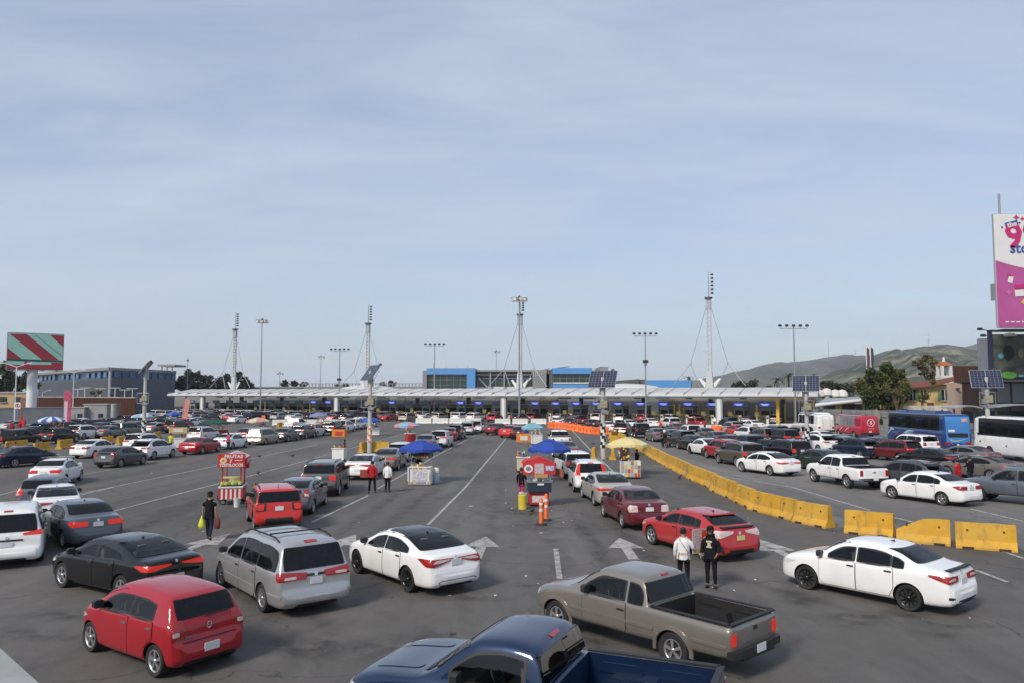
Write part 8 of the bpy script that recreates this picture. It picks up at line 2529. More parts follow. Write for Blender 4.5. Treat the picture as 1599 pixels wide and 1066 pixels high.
for i, (x, y)in enumerate(((1497, 707), (1201, 712))):
 o=MB().lathe([(.09, 0), (.09, .75), (.07, .80), (0, .82)], M_CWHT, n=10).lathe([(.093, .5), (.093, .62)], M_CRED, n=10).build('bollard', None, G(x, y));tag(o, ['short white bollard before the blue coach rear', 'short white bollard beside the dark cars in the right lanes'][i], 'bollard')
B=G(33, 673);c=empty('red_hoist', B);tag(c, 'small red hoist frame standing beside the two men in red', 'hoist')
MB().tube([(-.5, 0, 0), (0, 0, 2.2), (.55, 0, 0)], .09, M_CRED, 6).build('frame', c);MB().tube([(0, 0, 2.2), (-.1, 0, 3.3)], .07, M_CRED, 6).build('boom', c);MB().box((.1, 0, 1.2), (.8, .3, .9), M_CRED).build('panel', c)
pg=MB();pg.lathe([(0, -.16), (.05, -.10), (.075, 0), (.05, .10), (0, .15)], mat('pigeon_grey', (.05, .05, .06), .7), n=8, axis='Y', c=(0, 0, .12))
pg.lathe([(0, -.04), (.035, 0), (0, .04)], mat('pigeon_grey', (.05, .05, .06), .7), n=7, c=(0, .15, .20));pg.box((0, -.22, .11), (.08, .14, .02), mat('pigeon_grey', (.05, .05, .06), .7))
for sx in(-.03, .03):pg.cyl((sx, 0, 0), (sx, 0, .08), .008, M_ORG, n=4)
pgm=pg.mesh('pigeon')
for i, (x, y, l)in enumerate(((405, 714, 'pigeon on the asphalt nearer the champagne minivan'), (457, 713, 'pigeon on the open asphalt right of the other one'), (403, 741, 'pigeon on the worn lane line above the red SUV'), (936, 748, 'pigeon on the asphalt beside the beige sedan'), (947, 747, 'second pigeon beside the beige sedan'), (1061, 748, 'pigeon near the yellow barriers'), (926, 694, 'pigeon by the striped lamp post'), (831, 801, 'pigeon before the red food cart'))):
 o=link('pigeon', pgm, None, G(x, y), r5.uniform(0, 6));o.scale=(1.25,)*3;tag(o, l, 'pigeon', 'pigeons on the asphalt')
lt=MB();r7=random.Random(17)
for px, py in[(800, 793), (875, 786), (884, 797), (893, 812), (899, 840), (822, 770), (861, 797), (1180, 905), (1440, 966), (1245, 915), (1302, 831), (912, 765), (715, 775), (735, 790), (560, 815), (248, 735), (237, 738), (790, 785), (790, 765), (1515, 965), (880, 815), (935, 790), (845, 832), (1010, 880), (1130, 735)]+[(r7.uniform(300, 1300), r7.uniform(770, 930))for _ in range(25)]:
 p=G(px, py);k=r7.uniform(.03, .10)*(1.4 if py<800 else 1)
 a=r7.uniform(0, 3)
 u, v=Vector((math.cos(a), math.sin(a), 0))*k, Vector((-math.sin(a), math.cos(a), 0))*k*.7
 z=Vector((0, 0, .008))
 lt.add([p-u+z, p+v+z*3, p+u+z, p-v*.6+z*2], [(0, 1, 2, 3)], M_CWHT)
o=lt.build('litter');o['kind']='stuff';o['label']='scraps of white paper litter on the asphalt'
# ------------------------------------------------------------------ solar lamp posts with striped feet
M_CELL=mat('solar_cell', (.012, .016, .05), .12, coat=.5, var=.2, scale=3)
M_STRB=mat('black_stripe', (.015, .015, .016), .6);M_STRW=mat('white_stripe', (.66, .66, .64), .6)
M_STRO=mat('orange_stripe', (.66, .22, .06), .6);M_STRR=mat('brown_red_stripe', (.16, .05, .03), .6)
M_CPOLE=mat('pale_concrete_pole', (.46, .45, .43), .8, var=.12, scale=3, dirt=.25)
def solar(px, base, ptop, label, prot, tilt, m_a, m_b, pw=2.3, ph=1.7, frame_y=None, foot=None, s0=.8, s1=2.6, r0=.22):
 B=G(px, base);zt=HZ(ptop, B.y)
 b=empty('solar_lamp_post', B);tag(b, label, 'solar lamp post', 'solar panel lamp posts')
 MB().cyl((0, 0, 0), (0, 0, zt-.6), r0, M_CPOLE, r1=r0*.62, n=12).build('pole', b)
 n=14;mbs={m_a:MB(), m_b:MB()}
 rows_=8
 for j in range(rows_):
  z0, z1=s0+(s1-s0)*j/rows_, s0+(s1-s0)*(j+1)/rows_
  for k in range(n):
   m=m_a if((k+2*j)//3)%2 else m_b
   a0, a1=2*math.pi*k/n, 2*math.pi*(k+1)/n
   rr_=r0+.012
   mbs[m].add([(rr_*math.cos(a0), rr_*math.sin(a0), z0), (rr_*math.cos(a1), rr_*math.sin(a1), z0), (rr_*math.cos(a1), rr_*math.sin(a1), z1), (rr_*math.cos(a0), rr_*math.sin(a0), z1)], [(0, 1, 2, 3)], m)
 for m in mbs:mbs[m].build('warning_stripes', b)['kind']='stuff'
 hd=empty('panel_rig', (0, 0, 0));bpy.data.objects.remove(hd)
 M=Matrix.Translation((0, 0, zt-.75))@Matrix.Rotation(R(prot), 4, 'Z')@Matrix.Rotation(R(tilt), 4, 'X')
 def put(mb, nm):
  me=mb.mesh(nm);me.transform(M);return link(nm, me, b)
 put(MB().box((0, .03, 0), (pw, .06, ph), M_GALV), 'panel_frame')
 for sx in(-1, 1):
  c_=put(MB().box((sx*pw*.249, -.01, 0), (pw*.475, .03, ph*.95), M_CELL), 'solar_panel')
  lm=MB()
  for i in range(1, 4):lm.box((sx*pw*.249-pw*.2375+pw*.475*i/4, -.027, 0), (.012, .006, ph*.94), M_GALV)
  for i in range(1, 7):lm.box((sx*pw*.249, -.027, -ph*.475+ph*.95*i/7), (pw*.47, .006, .010), M_GALV)
  me=lm.mesh('cell_lines');me.transform(M);link('cell_lines', me, c_)
 MB().box((0, .15, zt-1.6), (.45, .4, .9), M_GALV).build('battery_box', b)
 MB().tube([(0, 0, zt-1.2), (0, .1, zt-.7)], .07, M_GALV, 6).build('bracket', b)
 MB().lathe([(0, -.12), (.14, -.1), (.16, .05), (0, .14)], M_LAMP, n=10, c=M@Vector((pw*.30, .1, ph*.56))).build('camera', b)
 if frame_y:
  z=HZ(frame_y, B.y)
  pts=[(-.75, -.25, z-.55), (.55, -.25, z-.55), (.55, -.25, z+.55), (-.75, -.25, z+.55), (-.75, -.25, z-.55)]
  MB().tube(pts, .03, M_GALV, 5).build('sign_frame', b)
  MB().box((.05, -.1, z), (.55, .4, .6), mat('tan_control_box', (.30, .27, .18), .6, var=.4, scale=6)).box((-.3, -.1, z-.2), (.3, .3, .4), M_GALV).box((.1, -.15, z-.62), (.5, .3, .25), M_GALV).build('control_box', b)
 if foot:
  for i, (x, y, rz)in enumerate(foot):
   o=link('concrete_barrier', jersey_mesh(1.5, .95, M_YEL), None, B+Vector((x, y, 0)), rz)
   tag(o, 'short yellow block at the foot of the %s, %s side'%(label.split(',')[0], ('left', 'right', 'near')[i]), 'barrier', 'yellow blocks at the lamp posts')
solar(224, 689, 563, 'solar lamp post in the left lanes, its panel seen edge-on', -78, -38, M_STRB, M_STRW, frame_y=621, r0=.24)
solar(577, 706, 568, 'solar lamp post left of centre, with a slanted panel and orange stripes', -56, -36, M_STRO, M_STRW, frame_y=626, foot=[(-.5, .4, 1.2), (.9, .5, .1)], s0=.9, s1=2.4)
solar(942, 716, 577, 'solar lamp post right of centre, with black and white stripes', -24, -34, M_STRB, M_STRW, frame_y=630, foot=[(-.75, -.1, 1.35), (.75, -.1, 1.45)], s0=.9, s1=2.9)
solar(1261, 706, 585, 'solar lamp post behind the black SUV in the right lanes', -22, -32, M_STRB, M_STRW, frame_y=634, s0=.2, s1=2.2)
solar(1545, 714, 577, 'solar lamp post between the coaches and the dark shop', -14, -22, M_STRR, M_STRW, pw=2.4, ph=1.6, frame_y=622, s0=.2, s1=1.4)
o=MB().box((0, 0, .75), (.45, .12, 1.5), M_STRR).box((0, -.065, 1.0), (.3, .02, .3), M_STRB).box((0, -.065, .5), (.3, .02, .25), M_STRW).build('striped_marker', None, G(1275, 705));tag(o, 'brown striped hazard marker beside the right lanes lamp post', 'hazard marker')
# ------------------------------------------------------------------ coaches and minibuses
def bus_design(L, W, H, belt, r=.48, fo=2.6, wb=6.1):
 top=[(0, H-.55), (.03, H-.42), (.10, H-.18), (.30, H-.03), (.8, H), (L-1.2, H), (L-.45, H-.12), (L-.16, H-.7), (L-.05, 1.6), (L, .9)]
 half=[(0, W/2-.14), (.06, W/2-.05), (.3, W/2), (L-.8, W/2), (L-.25, W/2-.12), (L, W/2-.35)]
 return Design(L, W, wb, fo, r, top, [(0, belt), (L-1, belt), (L, .7)], half, [(0, .38), (L, .35)], tumble=.03, tw=.3, arch=.07)
PAINT['coach_blue']=paint('coach_blue', (.012, .045, .17), 0, .3)
PAINT['coach_red']=paint('coach_red', (.42, .02, .045), 0, .35)
M_LBLUE=mat('light_blue_livery', (.05, .22, .55), .35, coat=.5);M_WAVE=mat('pale_blue_wave', (.30, .48, .58), .4);M_OWAVE=mat('orange_wave', (.62, .30, .03), .4);M_PWAVE=mat('purple_lettering', (.16, .05, .17), .4)
def wave(pts, w0, w1):
 up, dn=[], []
 n=14
 f=pchip(pts)
 a, b=pts[0][0], pts[-1][0]
 for i in range(n+1):
  t=i/n;x=a+(b-a)*t
  w=(w0+(w1-w0)*t)*math.sin(math.pi*min(1, .12+t*.88))*.5+.012
  up.append(Vector((x, f(x)+w)));dn.append(Vector((x, f(x)-w)))
 return up, dn
def strip_side(d, part, name, pts, w0, w1, m, sg, off=.012):
 up, dn=wave(pts, w0, w1)
 mb=MB();vs=[]
 for p in up+dn:
  lo, no, _, _=d.bvh.ray_cast(Vector((p.x, sg*4, p.y)), Vector((0, -sg, 0)))
  y=lo.y if lo else sg*d.W/2
  vs.append((p.x-d.L/2, y+sg*off, p.y))
 n=len(up)
 mb.add(vs, [(i, i+1, n+i+1, n+i)for i in range(n-1)], m)
 me=mb.mesh(name)
 part(name, me, lods=(0,))
def ex_blue(K, d, part):
 for sg in(1,):
  strip_side(d, part, 'livery_wave', [(2.2, 1.32), (3.5, 1.0), (5.0, .95), (6.6, 1.05), (7.4, 1.05)], .06, .34, M_OWAVE, sg)
  strip_side(d, part, 'livery_wave', [(5.6, 1.62), (6.6, 1.60), (7.6, 1.35), (8.6, .92)], .10, .26, M_WAVE, sg)
  strip_side(d, part, 'livery_wave', [(5.9, 1.42), (6.9, 1.36), (7.8, 1.12), (8.5, .85)], .06, .18, M_WAVE, sg, .014)
  strip_side(d, part, 'livery_wave', [(9.9, 1.55), (10.5, 1.66), (11.0, 1.35), (11.5, 1.0)], .16, .34, M_WAVE, sg)
  strip_side(d, part, 'livery_lettering', [(8.6, 1.5), (9.2, 1.25), (9.7, 1.05)], .14, .3, M_PWAVE, sg)
  strip_side(d, part, 'livery_lettering', [(7.3, 1.62), (8.0, 1.2), (8.4, 1.1)], .1, .2, M_PWAVE, sg)
 part('rear_panel', d.patch(MB(), rnd([(-1.05, .6), (1.05, .6), (1.1, 3.2), (-1.1, 3.2)], .1, 3), d.c_rear(), .010, M_LBLUE, 7, .02))
 part('engine_grille', d.patch(MB(), rnd([(-.9, 1.30), (.85, 1.30), (.95, 1.68), (-.9, 1.68)], .05, 2), d.c_rear(), .022, M_BLK, 4, .02))
 part('livery_wave', d.patch(MB(), [Vector(p)for p in((.9, 1.16), (.5, 1.0), (.1, 1.0), (-.3, 1.1), (-.95, 1.22), (-.3, 1.02), (.1, .90), (.5, .92))], d.c_rear(), .024, M_WAVE, 4, .01))
 part('route_marks', d.patch(MB(), rnd([(-.85, 2.72), (-.35, 2.72), (-.35, 3.02), (-.85, 3.02)], .03, 2), d.c_rear(), .024, mat('pale_red_mark', (.6, .3, .3), .5, var=.5, scale=8), 3, .01))
 part('white_plate', d.patch(MB(), rnd([(.30, 1.80), (.85, 1.80), (.85, 2.0), (.30, 2.0)], .02, 2), d.c_rear(), .024, M_CWHT, 3, .01))
 part('roof_unit', MB().box((-1, 0, d.zmax+.12), (5.5, 1.6, .26), PAINT['coach_blue'], taper=.9))
 part('roof_unit', MB().box((3.2, 0, d.zmax+.10), (2.2, 1.6, .22), PAINT['coach_blue'], taper=.9))
 part('front_mirror', MB().tube([(d.L/2-.3, 1.2, 2.7), (d.L/2+.35, 1.5, 2.75), (d.L/2+.38, 1.52, 2.2)], .05, M_BLK, 6).box((d.L/2+.38, 1.52, 2.25), (.15, .3, .6), M_BLK))
def bus_panes(a, b, n, gap=.05):
 w=(b-a)/n
 return[(a+i*w+gap/2, a+(i+1)*w-gap/2)for i in range(n)]
kit('coach_blue', bus_design(12.0, 2.55, 3.42, 1.85), bus_panes(.9, 11.2, 6), (2.2, 2.7), (1.7, 3.0), [], [(-.35, .62), (.05, .62), (.10, .86), (-.35, .86)], (0, .55), extras=ex_blue, cat='coach', see=False, pane_name='side_window', rim='ten', kr=.6)
def ex_white(K, d, part):
 for i in range(7):
  part('vent_slat', MB().box((-3.7, d.W/2+.012, .78+i*.12), (1.5, .03, .06), M_BLK))
 for x, z in((1.2, 1.15), (4.6, 1.35), (-1.9, 1.2)):
  part('side_marker', MB().box((x, d.W/2+.01, z), (.14, .03, .12), M_BLK))
 part('hatch', MB().box((3.9, d.W/2+.006, 1.6), (.35, .02, .3), PAINT['white']))
 part('roof_line', MB().box((0, 0, d.zmax-.01), (9.5, 1.9, .10), PAINT['white']), kind='paint')
kit('coach_white', bus_design(12.0, 2.55, 3.42, 1.85), bus_panes(.5, 10.9, 6, .02), (2.2, 3.0), (1.6, 3.0), [], [(-.3, .62), (.05, .62), (.08, .9), (-.3, .9)], (0, .55), extras=ex_white, cat='coach', see=False, pane_name='side_window', rim='ten', kr=.6)
def ex_redbus(K, d, part):
 rg=MB()
 pts=[]
 for t in range(19):
  a=t*math.pi/9
  lo, *_=d.bvh.ray_cast(Vector((-2, -.1+.42*math.cos(a), 1.86+.42*math.sin(a))), Vector((1, 0, 0)))
  pts.append(lo+Vector((-.02-d.L/2, 0, 0)))
 rg.tube(pts, .035, M_CWHT, 5);part('logo_ring', rg)
 lo, *_=d.bvh.ray_cast(Vector((-2, -.1, 1.86)), Vector((1, 0, 0)))
 me=text_mesh('S', .52, M_CWHT, .01, 'CENTER', .02);me.transform(Matrix.Translation((lo.x-.04-d.L/2, -.1, 1.86))@Matrix.Rotation(R(-90), 4, 'Z')@UPRIGHT)
 part('logo_letter', me)
 part('livery_text', d.patch(MB(), rnd([(-.5, 1.12), (.3, 1.12), (.3, 1.22), (-.5, 1.22)], .02, 2), d.c_rear(), .02, mat('orange_mark', (.7, .2, .08), .5), 3, .01))
 part('rear_bumper', MB().box((-d.L/2-.04, 0, .58), (.16, 2.2, .22), M_BLK))
 for sg in(1,):
  strip_side(d, part, 'livery_wave', [(3.0, 1.2), (3.5, 1.0), (4.2, .6)], .06, .10, M_CWHT, sg)
  strip_side(d, part, 'livery_wave', [(4.6, 1.2), (5.2, .9), (5.5, .6)], .06, .10, M_CWHT, sg)
kit('minibus_red', bus_design(7.0, 2.3, 2.72, 1.35, .40, 1.2, 4.0), bus_panes(1.5, 6.2, 5, .10), (1.5, 1.51), (1.3, 2.3), [], [(-.25, .80), (.05, .80), (.05, 1.0), (-.25, 1.0)], (.0, .8), extras=ex_redbus, cat='minibus', see=False, pane_name='side_window', glassm=mat('pale_bus_glass', (.22, .24, .25), .1, var=.3, scale=2), rim='ten')
def ex_rv(K, d, part):
 part('rear_door', d.patch(MB(), rnd([(-.48, .75), (.42, .75), (.42, 2.35), (-.48, 2.35)], .05, 2), d.c_rear(), .02, PAINT['white'], 6, .02))
 mb=MB()
 part('rear_door_gap', d.patch(MB(), rnd([(-.51, .72), (.45, .72), (.45, 2.38), (-.51, 2.38)], .05, 2), d.c_rear(), .010, M_PDARK, 6, .02))
 part('rear_mark', d.patch(MB(), rnd([(-.72, 1.7), (-.55, 1.7), (-.55, 1.9), (-.72, 1.9)], .02, 2), d.c_rear(), .02, GREYC, 3, .02))
 part('rear_bumper', MB().box((-d.L/2-.03, 0, .52), (.14, 2.2, .24), M_BLK))
kit('minibus_white', bus_design(6.6, 2.3, 2.62, 1.35, .40, 1.2, 3.7), bus_panes(1.2, 5.8, 4, .10), (2.3, 2.31), (1.3, 2.2), [], [(-.2, .80), (.05, .80), (.05, 1.05), (-.2, 1.05)], (.0, .62), extras=ex_rv, cat='minibus', see=False, pane_name='side_window', rim='steel')
NAME_OF.update(coach_blue='coach', coach_white='coach', minibus_red='minibus', minibus_white='minibus')
car('coach_blue', 'coach_blue', (39.9+1.27, 77.0), 88, 0, 'dark blue coach with pale and orange waves along its side')
car('coach_white', 'white', (39.3+1.27, 60.3), 90, 0, 'white coach with a black window band cut off by the right edge')
car('minibus_red', 'coach_red', (42.3, 95.0), 92, 0, 'red minibus with a round white logo on its blank rear')
car('minibus_white', 'white', (40.4, 103.0), 93, 0, 'white minibus half hidden left of the red minibus', hide=('rear_mark',))
car('minibus_white', 'white', (44.4, 113.5), 92, 0, 'white box bodied bus rear with a door outline near the yellow posts')
# ------------------------------------------------------------------ cars in the foreground, set by where their wheels touch the ground
def near(k, color, rear, front, label, side=1, lod=0, hd=None, dxy=(0, 0), **kw):
 K=KITS[k];d=K.d
 A, B=G(*rear), G(*front)
 u=(B-A).normalized()
 if hd is not None:u=Vector((math.cos(R(hd)), math.sin(R(hd)), 0))
 left=Vector((-u.y, u.x, 0))
 mid=(A+B)/2-left*((d.W/2-d.tw/2)*side)
 c=mid+u*(d.L/2-(d.xr+d.xf)/2)+Vector((dxy[0], dxy[1], 0))
 return car(k, color, c, math.degrees(math.atan2(u.y, u.x)), lod, label, **kw)
near('hatchback', 'red', (250, 1057), (141, 1014), 'small bright red hatchback, nearest car at the lower left')
near('sedan_black_wheels', 'white', (1416.7, 951.8), (1264.6, 919.4), 'white sedan with black wheels and a dark boot spoiler at right', steer=.0)
near('fast_sedan', 'white', (640, 923.7), (559, 893.5), 'white sedan with a black glass roof beside the silver minivan')
near('minivan', 'silver', (421.5, 959.5), (340, 912), 'silver minivan with black roof rails behind the red hatchback', lit=False)
near('pickup_extended', 'gold', (1064, 1044), (866, 982), 'pewter pickup truck with an empty black lined bed', lit=True)
near('fast_hatch', 'coral', (1103, 874), (1015, 848), 'dusty red hatchback with a yellow plate behind the two women', tailm=M_TAILW)
near('sedan_round_lamps', 'maroon', (972, 822.6), (945, 807), 'maroon sedan with pale tail lamps in front of the dusty red hatchback', tailm=M_TAILW)
near('fast_sedan_chrome', 'beige', (928, 788), (911.5, 777), 'pale beige sedan ahead of the maroon one', lit=True)
near('sedan', 'slate', (100.5, 855.6), (67.5, 839), 'slate grey sedan with lit brake lamps behind the black sedan', lit=True)
near('fast_sedan_alloy', 'black', (199, 934), (90.5, 920), 'black sedan turning left behind the red hatchback', lit=True, hd=148)
near('sedan', 'white', (1463.6, 788), (1402, 778), 'white sedan beyond the nearest yellow barriers', hd=116)
near('pickup_crew', 'white', (1321, 761), (1275, 752), 'white crew cab pickup truck in the right lanes')
bt=KITS['pickup_full'].d
car('pickup_full', 'blue', (0.26, 11.62), 157.5, 0, 'dark blue pickup truck cut off by the bottom edge of the view', bedm=PAINT['blue'])
